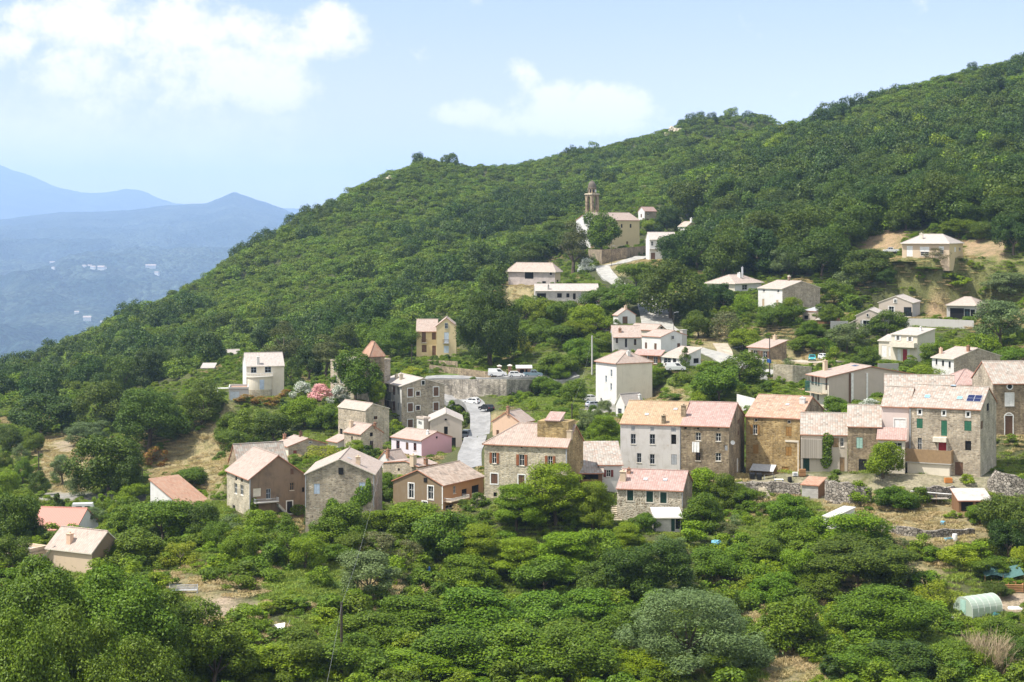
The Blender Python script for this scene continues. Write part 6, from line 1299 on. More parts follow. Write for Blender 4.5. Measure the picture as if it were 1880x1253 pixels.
# tall square chimney beside the white gabled house
wg = HS['white gabled house']; (ua, za), (ub, zb) = on_facade(wg, 'R', 706, 310), on_facade(wg, 'R', 738, 190); mb = MB(); mb.box(ua, ub, -.1, .9, -1, zb, 0, side_M(wg, 'R')); mb.box(ua - .1, ub + .1, -.2, 1.0, zb, zb + .15, 0, side_M(wg, 'R')); mb.build('chimney', MATS['concrete'], wg.root)

# ------------------------------------------------------------------ church tower
ch = HS['church']; q = P(1087, 400, 552); gz = float(ground(q.x, q.y)); bt = empty('bell_tower', (q.x, q.y, gz), R(42), 'tall stone bell tower with round dome and clock rising beside the church', 'bell tower')
def ztop(py): return (HY - py) / F * q.y - gz
sw = 2.05; z1, z2, z3, z4 = ztop(392), ztop(358), ztop(349), ztop(345) - 1.4
mb = MB(); mb.box(-sw, sw, -sw, sw, -2, z1); mb.build('shaft', MATS['stone_brown'], bt)
mb = MB(); pw = 1.2          # belfry: four piers joined over arched openings
for sx in (-1, 1):
    for sy in (-1, 1): mb.box(min(sx * sw, sx * (sw - pw)), max(sx * sw, sx * (sw - pw)), min(sy * sw, sy * (sw - pw)), max(sy * sw, sy * (sw - pw)), z1, z2 - .7)
mb.box(-sw, sw, -sw, sw, z2 - .7, z2)
for rot in range(4):
    Mr = Matrix.Rotation(rot * math.pi / 2, 4, 'Z'); ow = sw - pw; zc = z2 - .7 - ow * .75
    for k in range(8):
        t0, t1 = math.pi * k / 8, math.pi * (k + 1) / 8
        mb.face([Mr @ Vector(v) for v in ((ow * math.cos(t0), -sw + .05, zc + ow * .75 * math.sin(t0)), (ow * math.cos(t1), -sw + .05, zc + ow * .75 * math.sin(t1)), (ow * math.cos(t1), -sw + .05, z2 - .7), (ow * math.cos(t0), -sw + .05, z2 - .7))])
mb.build('belfry', MATS['brick_red'] if False else MATS['stone_brown'], bt)
mb = MB(); mb.tube((0, 0, z1 + 1.2), (0, 0, z1 + 2.2), .55, .3, 10); mb.tube((-1.4, 0, z1 + 2.4), (1.4, 0, z1 + 2.4), .1, .1, 6); mb.build('bell', MATS['dark'], bt)
mb = MB(); mb.box(-sw - .3, sw + .3, -sw - .3, sw + .3, z2, z2 + .35); mb.box(-sw - .15, sw + .15, -sw - .15, sw + .15, z2 + .35, z2 + .6); mb.build('cornice', MATS['stone_beige'], bt)
mb = MB(); r1 = 1.75; mb.lathe([(r1, z2 + .6), (r1, z4 + 1.0), (r1 + .2, z4 + 1.05), (r1 + .2, z4 + 1.35), (r1 * .96, z4 + 1.4)], (0, 0, 0), 8); dr_ = mb.build('drum', MATS['stone_brown'], bt)
zd = z4 + 1.4; hd = ztop(332) - zd; mb = MB(); mb.lathe([(r1 * .97 * math.cos(a), zd + hd * math.sin(a)) for a in [math.pi / 2 * k / 9 for k in range(9)]] + [(0.12, zd + hd), (0.1, zd + hd + .5), (0, zd + hd + .55)], (0, 0, 0), 18); dm = mb.build('dome', MATS['stone_dark'], bt, smooth=True)
mb = MB(); mb.box(-.05, .05, -.05, .05, zd + hd + .5, zd + hd + 2.0); mb.box(-.4, .4, -.04, .04, zd + hd + 1.4, zd + hd + 1.5); mb.build('cross', MATS['dark'], dm)
zc_ = (z2 + .6 + z4 + 1.0) / 2; a_ = -R(42) - math.atan2(q.x, q.y) * 0 - R(90) + R(10); d_ = Vector((math.cos(a_), math.sin(a_), 0))
for k in range(8):
    a = math.pi / 8 + k * math.pi / 4; dd = Vector((math.cos(a), math.sin(a), 0)); sd_ = Vector((-dd.y, dd.x, 0)); ap = r1 * math.cos(math.pi / 8); mb = MB()
    if k % 2 == 0 or True:
        c = dd * (ap + .02) + Vector((0, 0, zc_ - .1))
        if k == 6: cf = dd; continue
        mb.face([c - sd_ * .32 - Vector((0, 0, .6)), c + sd_ * .32 - Vector((0, 0, .6)), c + sd_ * .32 + Vector((0, 0, .6)), c + Vector((0, 0, .9)), c - sd_ * .32 + Vector((0, 0, .6))]); mb.build('window', MATS['unlit_interior'], dr_)
ap = r1 * math.cos(math.pi / 8); c = cf * ap + Vector((0, 0, zc_)); mb = MB(); mb.tube(c, c + cf * .1, .72, .72, 24); ck = mb.build('clock_face', MATS['white'], dr_); mb = MB(); s2 = Vector((-cf.y, cf.x, 0)); c2 = c + cf * .12
for d3, ln in ((Vector((0, 0, 1)), .55), (s2 * .8 + Vector((0, 0, .6)), .4)):
    n3 = cf.cross(d3).normalized() * .05; mb.face([c2 - n3, c2 + n3, c2 + n3 + d3 * ln, c2 - n3 + d3 * ln])
mb.build('clock_hand', MATS['black'], ck)

# ------------------------------------------------------------------ walls
def stone_wall(name, label, base, top, mat, th=.5, cat='wall', jag=0.0, sink=2.0, cope=None, Ys=None):
    """base, top: photo pixels along the wall's foot and its upper edge"""
    B = [hit(*b) if Ys is None else P(*b, Ys[i]) for i, b in enumerate(base)]; T = [Vector((b.x, b.y, (HY - t[1]) / F * b.y)) for b, t in zip(B, top)]
    rj = random.Random(len(label)); c = sum(B, Vector()) / len(B); mb = MB(); back = Vector((0, th, 0)); s = 0.0
    for (b0, t0), (b1, t1) in zip(zip(B, T), zip(B[1:], T[1:])):
        n = max(1, int((b1 - b0).length / .8)) if jag else 1; hs = [0] + [rj.uniform(-jag, jag) for _ in range(n - 1)] + [0]
        for k in range(n):
            f0, f1 = k / n, (k + 1) / n; p0, p1 = b0.lerp(b1, f0) - c, b0.lerp(b1, f1) - c; q0, q1 = t0.lerp(t1, f0) - c, t0.lerp(t1, f1) - c; q0 = q0 + Vector((0, 0, hs[k])); q1 = q1 + Vector((0, 0, hs[k + 1])); p0 = p0 - Vector((0, 0, sink)); p1 = p1 - Vector((0, 0, sink)); L = (p1 - p0).length
            mb.face([p0, p1, q1, q0], [(s, p0.z), (s + L, p1.z), (s + L, q1.z), (s, q0.z)]); mb.face([q0, q1, q1 + back, q0 + back], [(s, 0), (s + L, 0), (s + L, th), (s, th)])
            mb.face([p1 + back, p0 + back, q0 + back, q1 + back], [(s, 0), (s + L, 0), (s + L, 1), (s, 1)]); s += L
    mb.face([B[0] - c - Vector((0, 0, sink)), T[0] - c, T[0] - c + back, B[0] - c - Vector((0, 0, sink)) + back]); e = B[-1] - c - Vector((0, 0, sink)); mb.face([e, e + back, T[-1] - c + back, T[-1] - c])
    o = mb.build(name, MATS[mat], None, c); tag(o, label, cat, 'walls of the village'); o['kind'] = 'thing'; return o
stone_wall('retaining_wall', 'long grey stone retaining wall carrying the road with white van', [(785, 728), (830, 729), (880, 729), (930, 729), (978, 727)], [(785, 699), (830, 697), (880, 697), (930, 697), (978, 697)], 'stone_wall', cat='retaining wall')
stone_wall('retaining_wall', 'brown stone terrace wall holding up the church square', [(1080, 485), (1105, 486), (1150, 475), (1194, 463)], [(1080, 458), (1105, 459), (1150, 455), (1194, 451)], 'stone_brown', cat='retaining wall')
stone_wall('garden_wall', 'white garden wall behind the golden brown stone house', [(1353, 754), (1386, 764)], [(1353, 724), (1386, 732)], 'plaster_white', th=.3)
stone_wall('retaining_wall', 'pale stone bank wall beside war memorial and above bright hedge', [(1420, 702), (1455, 705), (1490, 704)], [(1420, 669), (1455, 671), (1490, 674)], 'stone_light', cat='retaining wall')
stone_wall('garden_wall', 'low brick garden wall with rows of openings in front of yellow villa', [(785, 672), (840, 676)], [(785, 661), (840, 664)], 'stone_brown', th=.3)
stone_wall('garden_wall', 'long sloping brick balustrade wall leading down to gate pillars', [(788, 688), (850, 691), (912, 694)], [(788, 670), (850, 677), (912, 685)], 'stone_brown', th=.3)
stone_wall('dry_stone_wall', 'rough dry stone wall below terrace of the golden stone house', [(1345, 905), (1400, 908), (1470, 912)], [(1345, 886), (1400, 886), (1470, 888)], 'stone_dry', th=.8, jag=.25)
stone_wall('dry_stone_wall', 'broken dry stone bank right of tiny tiled hut', [(1516, 925), (1560, 930), (1600, 928)], [(1516, 882), (1560, 886), (1600, 896)], 'stone_dry', th=.9, jag=.35)
stone_wall('dry_stone_wall', 'tumbled dry stone wall left of the corrugated shed', [(1690, 925), (1725, 925), (1760, 922)], [(1690, 896), (1725, 893), (1760, 897)], 'stone_dry', th=.8, jag=.3)
stone_wall('ruined_wall', 'ruined high dry stone wall at right edge below round window house', [(1815, 905), (1830, 908), (1855, 912), (1890, 915)], [(1815, 884), (1832, 864), (1855, 872), (1890, 884)], 'stone_dry', th=.9, jag=.3)
stone_wall('dry_stone_wall', 'low dry stone terrace wall across the plot of dry grass', [(1606, 978), (1650, 984), (1700, 990), (1790, 986)], [(1606, 964), (1650, 967), (1700, 975), (1790, 972)], 'stone_dry', th=.6, jag=.2)
stone_wall('dry_stone_wall', 'short low stone edge of small green lawn below fieldstone cottage', [(1346, 992), (1376, 992)], [(1346, 984), (1376, 984)], 'stone_dry', th=.4, jag=.1)
stone_wall('terrace_wall', 'smooth blue grey terrace wall below the open fronted pavilion house', [(1661, 602), (1720, 602), (1788, 602)], [(1661, 585), (1720, 586), (1788, 589)], 'plaster_grey', th=.3)
stone_wall('terrace_wall', 'grey rendered wall left of the taupe bungalow', [(1525, 610), (1557, 610)], [(1525, 590), (1557, 590)], 'plaster_grey', th=.3)
stone_wall('garden_wall', 'plain grey wall below cream house with red door', [(1612, 690), (1650, 688)], [(1612, 668), (1650, 668)], 'concrete', th=.3)
for px_, lab in ((917, 'left'), (936, 'right')):
    q = hit(px_, 690); t_ = empty('gate_pillar', q, 0, f'{lab} brick pillar of the villa gate next to bus shelter', 'pillar', 'brick gate pillars'); mb = MB(); hh = 2.3 if lab == 'left' else 2.4; mb.box(-.45, .45, -.45, .45, -.5, hh); mb.build('shaft', MATS['brick_red'], t_); mb = MB(); mb.box(-.6, .6, -.6, .6, hh, hh + .18); mb.lathe([(.75, hh + .18), (0, hh + .5)], (0, 0, 0), 4); mb.build('cap', MATS['cream'], t_)

# ------------------------------------------------------------------ vehicles
def vehicle(px, py, head, paint_, typ, label):
    q = hit(px, py); e = 1.0; s = Vector((math.cos(head), math.sin(head), 0)); zz = [float(ground(q.x + s.x * d, q.y + s.y * d)) for d in (-1.2, 1.2)]
    q.z = max(zz) + .16; o = empty({'van': 'van', 'pickup': 'pickup_truck', 'hatch': 'parked_car'}[typ], q, head, label, 'van' if typ == 'van' else 'truck' if typ == 'pickup' else 'car', 'vehicles of the village')
    if typ == 'hatch': L, W, low, cab, ht = 4.2, 1.76, [(2.08, .28), (2.1, .6), (1.95, .78), (.95, .95), (-2.0, .98), (-2.1, .7), (-2.08, .28)], (.98, -1.98, .28, -1.6), 1.48; zb = .95
    elif typ == 'van': L, W, low, cab, ht = 4.9, 1.9, [(2.43, .28), (2.45, .75), (2.3, .95), (1.6, 1.12), (-2.42, 1.12), (-2.45, .7), (-2.43, .28)], (1.65, -2.42, .75, -2.3), 1.95; zb = 1.1
    else: L, W, low, cab, ht = 5.0, 1.8, [(2.48, .35), (2.5, .7), (2.35, .92), (1.3, 1.02), (-.6, 1.02), (-.62, .62), (-2.45, .62), (-2.48, .35)], (1.35, -.6, .75, -.5), 1.72; zb = 1.0
    w2 = W / 2; mb = MB(); mb.prism(low, 'y', -w2, w2); it = .16
    B = [(cab[0], -w2 + .03), (cab[0], w2 - .03), (cab[1], w2 - .03), (cab[1], -w2 + .03)]; T = [(cab[2], -w2 + it), (cab[2], w2 - it), (cab[3], w2 - it), (cab[3], -w2 + it)]
    b3 = [Vector((*p, zb)) for p in B]; t3 = [Vector((*p, ht)) for p in T]; mb.face(t3)
    for k in range(4): mb.face([b3[k], b3[(k + 1) % 4], t3[(k + 1) % 4], t3[k]])
    if typ == 'pickup':
        for a in ((-2.46, -.64, -w2, -w2 + .07), (-2.46, -.64, w2 - .07, w2), (-2.48, -2.4, -w2 + .07, w2 - .07)): mb.box(*a, .62, 1.05)
    body = mb.build('body', MATS[paint_], o)
    def pane(k, f0, f1, g0, g1):
        a, b_, c, d = b3[k], b3[(k + 1) % 4], t3[(k + 1) % 4], t3[k]; pt = lambda u, v: a.lerp(b_, u).lerp(d.lerp(c, u), v); n = (b_ - a).cross(d - a).normalized() * .012
        if n.dot((a + c) / 2 - Vector((0, 0, 1))) < 0: n = -n
        mb = MB(); mb.face([pt(f0, g0) + n, pt(f1, g0) + n, pt(f1, g1) + n, pt(f0, g1) + n]); mb.build('window', MATS['glass'], o)
    pane(0, .08, .92, .1, .9); pane(2, .1, .9, .2, .88)
    if typ == 'van': pane(1, .05, .34, .15, .85); pane(3, .66, .95, .15, .85)
    else: pane(1, .06, .48, .12, .86); pane(1, .52, .92, .12, .86); pane(3, .08, .48, .12, .86); pane(3, .52, .94, .12, .86)
    for sx in (L * .31, -L * .30):
        for sy in (-1, 1):
            mb = MB(); mb.tube((sx, sy * (w2 - .2), .32), (sx, sy * (w2 + .02), .32), .33, .33, 16); wl = mb.build('wheel', MATS['black'], o); mb = MB(); mb.tube((sx, sy * (w2 + .021), .32), (sx, sy * (w2 + .035), .32), .19, .17, 12); mb.build('rim', MATS['steel'], wl)
    for sy in (-1, 1):
        mb = MB(); mb.box(L / 2 - .12, L / 2 + .012, sy * .62 - .18, sy * .62 + .18, .6, .76); mb.build('headlight', MATS['white'], o); mb = MB(); mb.box(-L / 2 - .012, -L / 2 + .05, sy * .68 - .12, sy * .68 + .12, .66, .9); mb.build('tail_light', MATS['red'], o)
    mb = MB(); mb.box(L / 2 - .05, L / 2 + .02, -.75, .75, .3, .5); mb.box(-L / 2 - .02, -L / 2 + .05, -.75, .75, .32, .52); mb.build('bumper', MATS['black'], o)
    return o
vehicle(913, 694.5, R(2), 'car_white', 'van', 'white delivery van parked on road above the retaining wall')
vehicle(948, 694.5, R(2), 'car_white', 'hatch', 'white hatchback parked just right of delivery van above the retaining wall')
vehicle(978, 694.5, R(4), 'car_bluegrey', 'pickup', 'blue grey pickup half hidden by trees next to bus shelter')
vehicle(866, 745, R(150), 'car_white', 'hatch', 'white car coming down the curving road past hedge')
vehicle(893, 757, R(125), 'car_black', 'hatch', 'black car parked at the bend right of the white car')
vehicle(857, 808, R(80), 'car_silver', 'van', 'pale van seen from behind beside the small grey gabled house')
vehicle(1086, 738, R(20), 'car_white', 'hatch', 'white car on parking area left of white tower house, farther one')
vehicle(1092, 750, R(25), 'car_silver', 'hatch', 'silver car on parking area left of white tower house, nearer one')
vehicle(1240, 686, R(5), 'car_white', 'van', 'white van parked in front of the flat white garage')
vehicle(1491, 664, R(-100), 'car_teal', 'hatch', 'old teal green car parked on grass under the trees')
vehicle(1514, 662, R(-75), 'car_white', 'hatch', 'white car parked on grass right of the teal car')
vehicle(1636, 467, R(178), 'car_white', 'pickup', 'white flatbed truck standing left of the hilltop bungalow')
vehicle(1194, 543, R(10), 'car_white', 'van', 'white van parked at top of the pale parking area below church')

# ------------------------------------------------------------------ poles and cables
POLES = {}
def pole(key, px, base, top, mat, name, label, arm=0, r=.13, lamp=False):
    q = hit(px, min(base, 1252)); hh = (base - top) / F * q.y; o = empty(name, q, 0, label, 'lamp' if lamp else 'pole', 'poles of the village'); mb = MB(); mb.tube((0, 0, -1), (0, 0, hh), r * 1.25, r * .8, 8); mb.build('shaft', MATS[mat], o)
    if arm:
        mb = MB(); mb.box(-arm, arm, -.06, .06, hh - .5, hh - .38)
        for a in (-arm * .9, -arm * .4, arm * .4, arm * .9): mb.tube((a, 0, hh - .38), (a, 0, hh - .18), .05, .05, 6)
        mb.build('crossarm', MATS[mat], o)
    if lamp:
        mb = MB(); mb.tube((0, 0, hh - .1), (.9, -.4, hh + .15), .04, .04, 6); mb.box(.7, 1.3, -.6, -.3, hh + .1, hh + .22); mb.build('lamp_head', MATS['steel'], o)
    POLES[key] = q + Vector((0, 0, hh - .25))
pole('fg', 627, 1246, 1108, 'pole', 'wooden_pole', 'dark wooden pole rising from the trees in foreground, nearest of all', r=.16)
pole('w1', 1087, 690, 617, 'cpole', 'concrete_pole', 'tall pale concrete pole left of the white tower house', r=.2)
pole('w2', 261, 892, 860, 'pole', 'wooden_pole', 'wooden pole with crossarm above orange roofed house', arm=.9)
pole('w3', 71, 872, 828, 'pole', 'wooden_pole', 'thin wooden pole among young trees on far left')
pole('w4', 1413, 694, 620, 'pole', 'wooden_pole', 'brown wooden pole just right of war memorial')
pole('w5', 1299, 576, 530, 'pole', 'wooden_pole', 'slim wooden pole standing below columned bungalow')
pole('w6', 1195, 568, 520, 'pole', 'wooden_pole', 'wooden pole at head of pale parking area')
pole('l1', 1123, 490, 452, 'pole', 'street_lamp', 'street lamp in front of church terrace wall', lamp=True, r=.08)
pole('w7', 756, 672, 632, 'pole', 'wooden_pole', 'wooden pole just left of yellow villa')
pole('w8', 1237, 612, 575, 'pole', 'street_lamp', 'street lamp right of pale parking area by trees', lamp=True, r=.08)
pole('w9', 1050, 772, 742, 'pole', 'wooden_pole', 'short wooden pole above rooftop box of the long stone house')
def cable(a, b, sag, label):
    n = 16; mb = MB(); pts = [a.lerp(b, k / n) - Vector((0, 0, sag * 4 * (k / n) * (1 - k / n))) for k in range(n + 1)]; c = pts[0].copy()
    for p0, p1 in zip(pts, pts[1:]): mb.tube(p0 - c, p1 - c, .008, .008, 4, caps=False)
    o = mb.build('power_cable', MATS['grey'], None, c); tag(o, label, 'cable', 'overhead cables')
cable(POLES['fg'], P(585, 1320, 118), .6, 'cable dropping left from the dark foreground pole')
cable(POLES['fg'], P(700, 850, 214), 1.5, 'long cable from foreground pole up to the dark stone gable house')
cable(POLES['w2'], POLES['w3'], 2.0, 'cable strung between two wooden poles on left slope')
cable(POLES['w7'], P(975, 652, 372), 2.5, 'cable passing in front of huge dark tree near yellow villa')
cable(POLES['w4'], POLES['w1'], 4.0, 'cable from war memorial pole across to concrete pole')
cable(POLES['w1'], POLES['w9'], 2.0, 'cable from concrete pole down to short pole above long stone house')

# ------------------------------------------------------------------ small things of the gardens
def thing(name, px, py, label, cat, rz=0.0, group=None):
    q = hit(px, py); return empty(name, q, rz, label, cat, group)
def mm(px, py_len):                          # metres for a photo length at the ground point below px
    return px
t_ = thing('war_memorial', 1401, 697, 'white stone war memorial column with statue and blue flag by the wooden pole', 'memorial'); mb = MB(); mb.box(-.9, .9, -.9, .9, -.4, .5); mb.box(-.65, .65, -.65, .65, .5, 1.1); mb.build('plinth', MATS['plaster_white'], t_)
mb = MB(); mb.lathe([(.42, 1.1), (.42, 1.3), (.33, 1.4), (.27, 3.2), (.4, 3.35), (.4, 3.5)], (0, 0, 0), 12); mb.build('column', MATS['plaster_white'], t_)
mb = MB(); mb.lathe([(.26, 3.5), (.22, 3.9), (.27, 4.3), (.2, 4.55), (.08, 4.62), (.15, 4.75), (.13, 4.92), (0, 5.0)], (0, 0, 0), 10); mb.build('statue', MATS['grey'], t_, smooth=True)
mb = MB(); mb.tube((.5, 0, 1.1), (.9, 0, 4.8), .03, .03, 5); fp = mb.build('flagpole', MATS['steel'], t_); mb = MB()
for k in range(5): mb.face([(.86 + .2 * k, .06 * math.sin(k * 1.5), 3.9 - .05 * k), (.86 + .2 * (k + 1), .06 * math.sin(k * 1.5 + 1.5), 3.85 - .05 * k), (.9 + .2 * (k + 1), .06 * math.sin(k * 1.5 + 1.5), 4.65 - .05 * k), (.9 + .2 * k, .06 * math.sin(k * 1.5), 4.7 - .05 * k)])
mb.build('flag', MATS['royal'], fp)
t_ = thing('letter_box', 1424, 697, 'small yellow letter box on post at foot of the pale bank wall', 'letter box'); mb = MB(); mb.box(-.3, .3, -.2, .2, .5, 1.3); mb.prism([(-.3, 1.3), (.3, 1.3), (.2, 1.45), (-.2, 1.45)], 'y', -.2, .2); mb.build('box', MATS['yellow'], t_); mb = MB(); mb.tube((0, 0, -.3), (0, 0, .5), .06, .06, 6); mb.build('post', MATS['steel'], t_)
# greenhouse
def poly_tunnel():
    a = hit(1769, 1133); b = hit(1822, 1117); o = empty('greenhouse', a.lerp(b, .5), 0, 'pale green plastic tunnel greenhouse with arched end wall', 'greenhouse'); d = (b - a); L = 5.2; d.z = 0; d.normalize(); o.rotation_euler = (0, 0, R(28)); r = 1.75; n = 14; hw = L / 2; zt = .55
    m, t, bs = new_mat('tunnel_film'); bs.inputs['Base Color'].default_value = (.62, .74, .62, 1); bs.inputs['Roughness'].default_value = .35; bs.inputs['Transmission Weight'].default_value = .35; bs.inputs['Alpha'].default_value = .82; MATS['film'] = m
    prof = [(-r, -.3), (-r, zt)] + [(-r * math.cos(math.pi * k / n), zt + r * .92 * math.sin(math.pi * k / n)) for k in range(1, n)] + [(r, zt), (r, -.3)]
    mb = MB()
    for p, q_ in zip(prof, prof[1:]): mb.face([(-hw, p[0], p[1]), (hw, p[0], p[1]), (hw, q_[0], q_[1]), (-hw, q_[0], q_[1])])
    cov_ = mb.build('cover', MATS['film'], o, smooth=True)
    for s in (-1, 1): mb = MB(); mb.face([(s * hw, p[0], p[1]) for p in prof]); mb.build('end_wall', MATS['film'], o)
    mb = MB(); mb.box(-hw - .04, -hw - .005, -.5, .5, 0, 1.8); mb.build('door', MATS['mint'], o)
    for k in range(6):
        mb = MB(); xx = -hw + L * k / 5
        for p, q_ in zip(prof, prof[1:]): mb.tube((xx, p[0] * 1.012, p[1] + .01), (xx, q_[0] * 1.012, q_[1] + .01), .018, .018, 5, caps=False)
        mb.build('hoop', MATS['white'], o)
poly_tunnel()
t_ = thing('raised_bed', 1848, 1088, 'woven wicker raised bed full of vegetables above tunnel greenhouse', 'planter'); mb = MB()
for z_ in range(5):
    z0_ = .05 + .22 * z_
    for a, b_ in (((-2, -.9), (2, -.9)), ((2, -.9), (2.3, .9)), ((2.3, .9), (-1.8, .9)), ((-1.8, .9), (-2, -.9))): mb.tube((*a, z0_), (*b_, z0_), .09, .09, 6)
for a in ((-2, -.9), (-1, -.9), (0, -.9), (1, -.9), (2, -.9), (2.3, .9), (-1.8, .9)): mb.tube((*a, -.3), (*a, 1.25), .05, .05, 6)
mb.build('wicker', MATS['planks_orange'], t_); c_ = link('plants', KINDS['brightshrub'][0][0], t_); c_.location = (0.1, 0, .5); c_.scale = (4, 1.8, 1.3)
t_ = thing('garden_net', 1838, 1072, 'sagging blue green shade net behind wicker raised bed', 'net'); mb = MB()
for k in range(6):
    for j in range(3):
        f = lambda a, b_: (-2.5 + a * .9, -1 + b_ * .9, 1.0 + .25 * math.sin(a * 1.3) + .3 * b_); mb.face([f(k, j), f(k + 1, j), f(k + 1, j + 1), f(k, j + 1)])
mb.build('net', paint('net_green', (.06, .13, .12), .8), t_); mb = MB()
for a in (-2.5, 0, 2.9): mb.tube((a, -1, -.3), (a, -1, 1.2), .04, .04, 5)
mb.build('stake', MATS['wood'], t_)
t_ = thing('garden_bench', 337, 1090, 'grey metal slatted swing bench frame in the left clearing', 'bench', R(3)); mb = MB()
for z_ in (.45, .62, .8, .98): mb.box(-1.75, 1.75, .12, .17, z_, z_ + .09)
for y_ in (-.3, -.12, .05): mb.box(-1.75, 1.75, y_ - .06, y_ + .06, .38, .42)
mb.build('slats', MATS['steel'], t_)
for s in (-1, 1): mb = MB(); mb.tube((s * 1.8, -.45, -.2), (s * 1.8, .1, 1.15), .04, .04, 6); mb.tube((s * 1.8, .5, -.2), (s * 1.8, .1, 1.15), .04, .04, 6); mb.build('leg', MATS['steel'], t_)
t_ = thing('white_board', 510, 1157, 'tilted white plastic board lying in scrub beside leaning stick', 'board'); mb = MB(); M = Matrix.Rotation(R(28), 4, 'X') @ Matrix.Rotation(R(-12), 4, 'Y'); mb.box(-.95, .95, -.6, .6, .25, .32, 0, M); mb.build('panel', MATS['white'], t_); mb = MB(); mb.tube((1.1, .2, 0), (1.5, .3, 1.1), .03, .03, 5); mb.build('stick', MATS['grey'], t_)
def blob_cloth(name, px, py, w_, d_, h_, mat, label, cat):
    t_ = thing(name, px, py, label, cat); mb = MB(); rr = random.Random(int(px)); n = 7; Z = [[h_ * (.25 + .75 * math.sin(math.pi * i / n) * math.sin(math.pi * j / n)) * rr.uniform(.55, 1.1) if 0 < i < n and 0 < j < n else -.05 for j in range(n + 1)] for i in range(n + 1)]
    f = lambda i, j: (-w_ / 2 + w_ * i / n, -d_ / 2 + d_ * j / n, Z[i][j])
    for i in range(n):
        for j in range(n): mb.face([f(i, j), f(i + 1, j), f(i + 1, j + 1), f(i, j + 1)])
    mb.build('sheet', MATS[mat], t_); return t_
blob_cloth('tarpaulin', 637, 1116, 1.6, 1.2, .8, 'white', 'crumpled white tarpaulin beside top of the foreground pole', 'tarpaulin')
blob_cloth('plastic_sheet', 1740, 1134, 2.0, 1.2, .35, 'white', 'white plastic sheet on the ground left of tunnel greenhouse', 'plastic sheet')
blob_cloth('plastic_sheet', 1862, 1118, 2.0, 1.2, .3, 'white', 'white plastic litter on bare soil right of tunnel greenhouse', 'plastic sheet')
blob_cloth('garden_net', 1826, 1130, 1.7, 1.0, .3, 'teal', 'green net bundle in front of tunnel greenhouse', 'net')
blob_cloth('plastic_sheet', 242, 1067, 1.0, .7, .3, 'white', 'white sack lying near round fig tree at left', 'sack')
def barrel(px, py, r, hgt, mat, label, name='barrel'):
    t_ = thing(name, px, py, label, 'barrel' if name == 'barrel' else 'tub'); mb = MB(); mb.lathe([(0, 0), (r * .9, 0), (r, hgt * .15), (r * 1.04, hgt * .5), (r, hgt * .85), (r * .92, hgt)], (0, 0, 0), 16); mb.build('body', MATS[mat], t_, smooth=True); mb = MB(); mb.lathe([(r * .95, hgt), (r * .95, hgt + .05), (0, hgt + .05)], (0, 0, 0), 16); mb.lathe([(r * 1.06, hgt * .48), (r * 1.06, hgt * .54)], (0, 0, 0), 16); mb.build('lid', MATS[mat], t_)
barrel(1753, 995, .36, .95, 'white', 'white plastic barrel standing by dry terrace wall')
barrel(785, 1056, .4, 1.0, 'royal', 'dark blue barrel half hidden among the bright trees')
barrel(1731, 965, .36, .45, 'sky', 'light blue round tub on the dry grass plot', 'tub')
barrel(1315, 1002, .75, .5, 'sky', 'pale blue paddling pool, larger piece seen below fieldstone cottage', 'tub')
barrel(1343, 1000, .5, .5, 'sky', 'pale blue tub right of paddling pool below fieldstone cottage', 'tub')
barrel(1810, 864, .35, .9, 'royal', 'blue barrel in shade right of large stone house')
t_ = thing('half_barrel', 1742, 993, 'blue half barrel lying open left of white plastic barrel', 'tub', R(20)); mb = MB(); n = 10
for k in range(n):
    a0, a1 = math.pi + math.pi * k / n, math.pi + math.pi * (k + 1) / n; mb.face([(-.6, .36 * math.cos(a0), .4 + .36 * math.sin(a0)), (.6, .36 * math.cos(a0), .4 + .36 * math.sin(a0)), (.6, .36 * math.cos(a1), .4 + .36 * math.sin(a1)), (-.6, .36 * math.cos(a1), .4 + .36 * math.sin(a1))])
for s in (-.6, .6): mb.face([(s, .36 * math.cos(math.pi + math.pi * k / n), .4 + .36 * math.sin(math.pi + math.pi * k / n)) for k in range(n + 1)])
mb.build('shell', MATS['sky'], t_)
t_ = thing('plank_bench', 1700, 985, 'white plank bench on the dry terrace', 'bench'); mb = MB(); mb.box(-1.0, 1.0, -.2, .2, .4, .47); mb.build('seat', MATS['white'], t_)
for s in (-.8, .8): mb = MB(); mb.box(s - .06, s + .06, -.18, .18, -.2, .397); mb.build('leg', MATS['concrete'], t_)
t_ = thing('wooden_pergola', 1712, 925, 'leaning pergola of poles with pale beam against tumbled wall', 'pergola'); mb = MB(); mb.tube((-3.6, -.5, 1.9), (3.6, -.3, 1.3), .1, .1, 6); mb.build('beam', MATS['white'], t_); mb = MB(); mb.box(-1.2, 2.4, -.8, .4, .65, .75); mb.build('tabletop', MATS['planks_grey'], t_)
for a in (-3.2, -1.3, .5, 3.0): mb = MB(); mb.tube((a, -.4, -.4), (a, -.4, 1.6), .07, .06, 6); mb.build('post', MATS['wood'], t_)
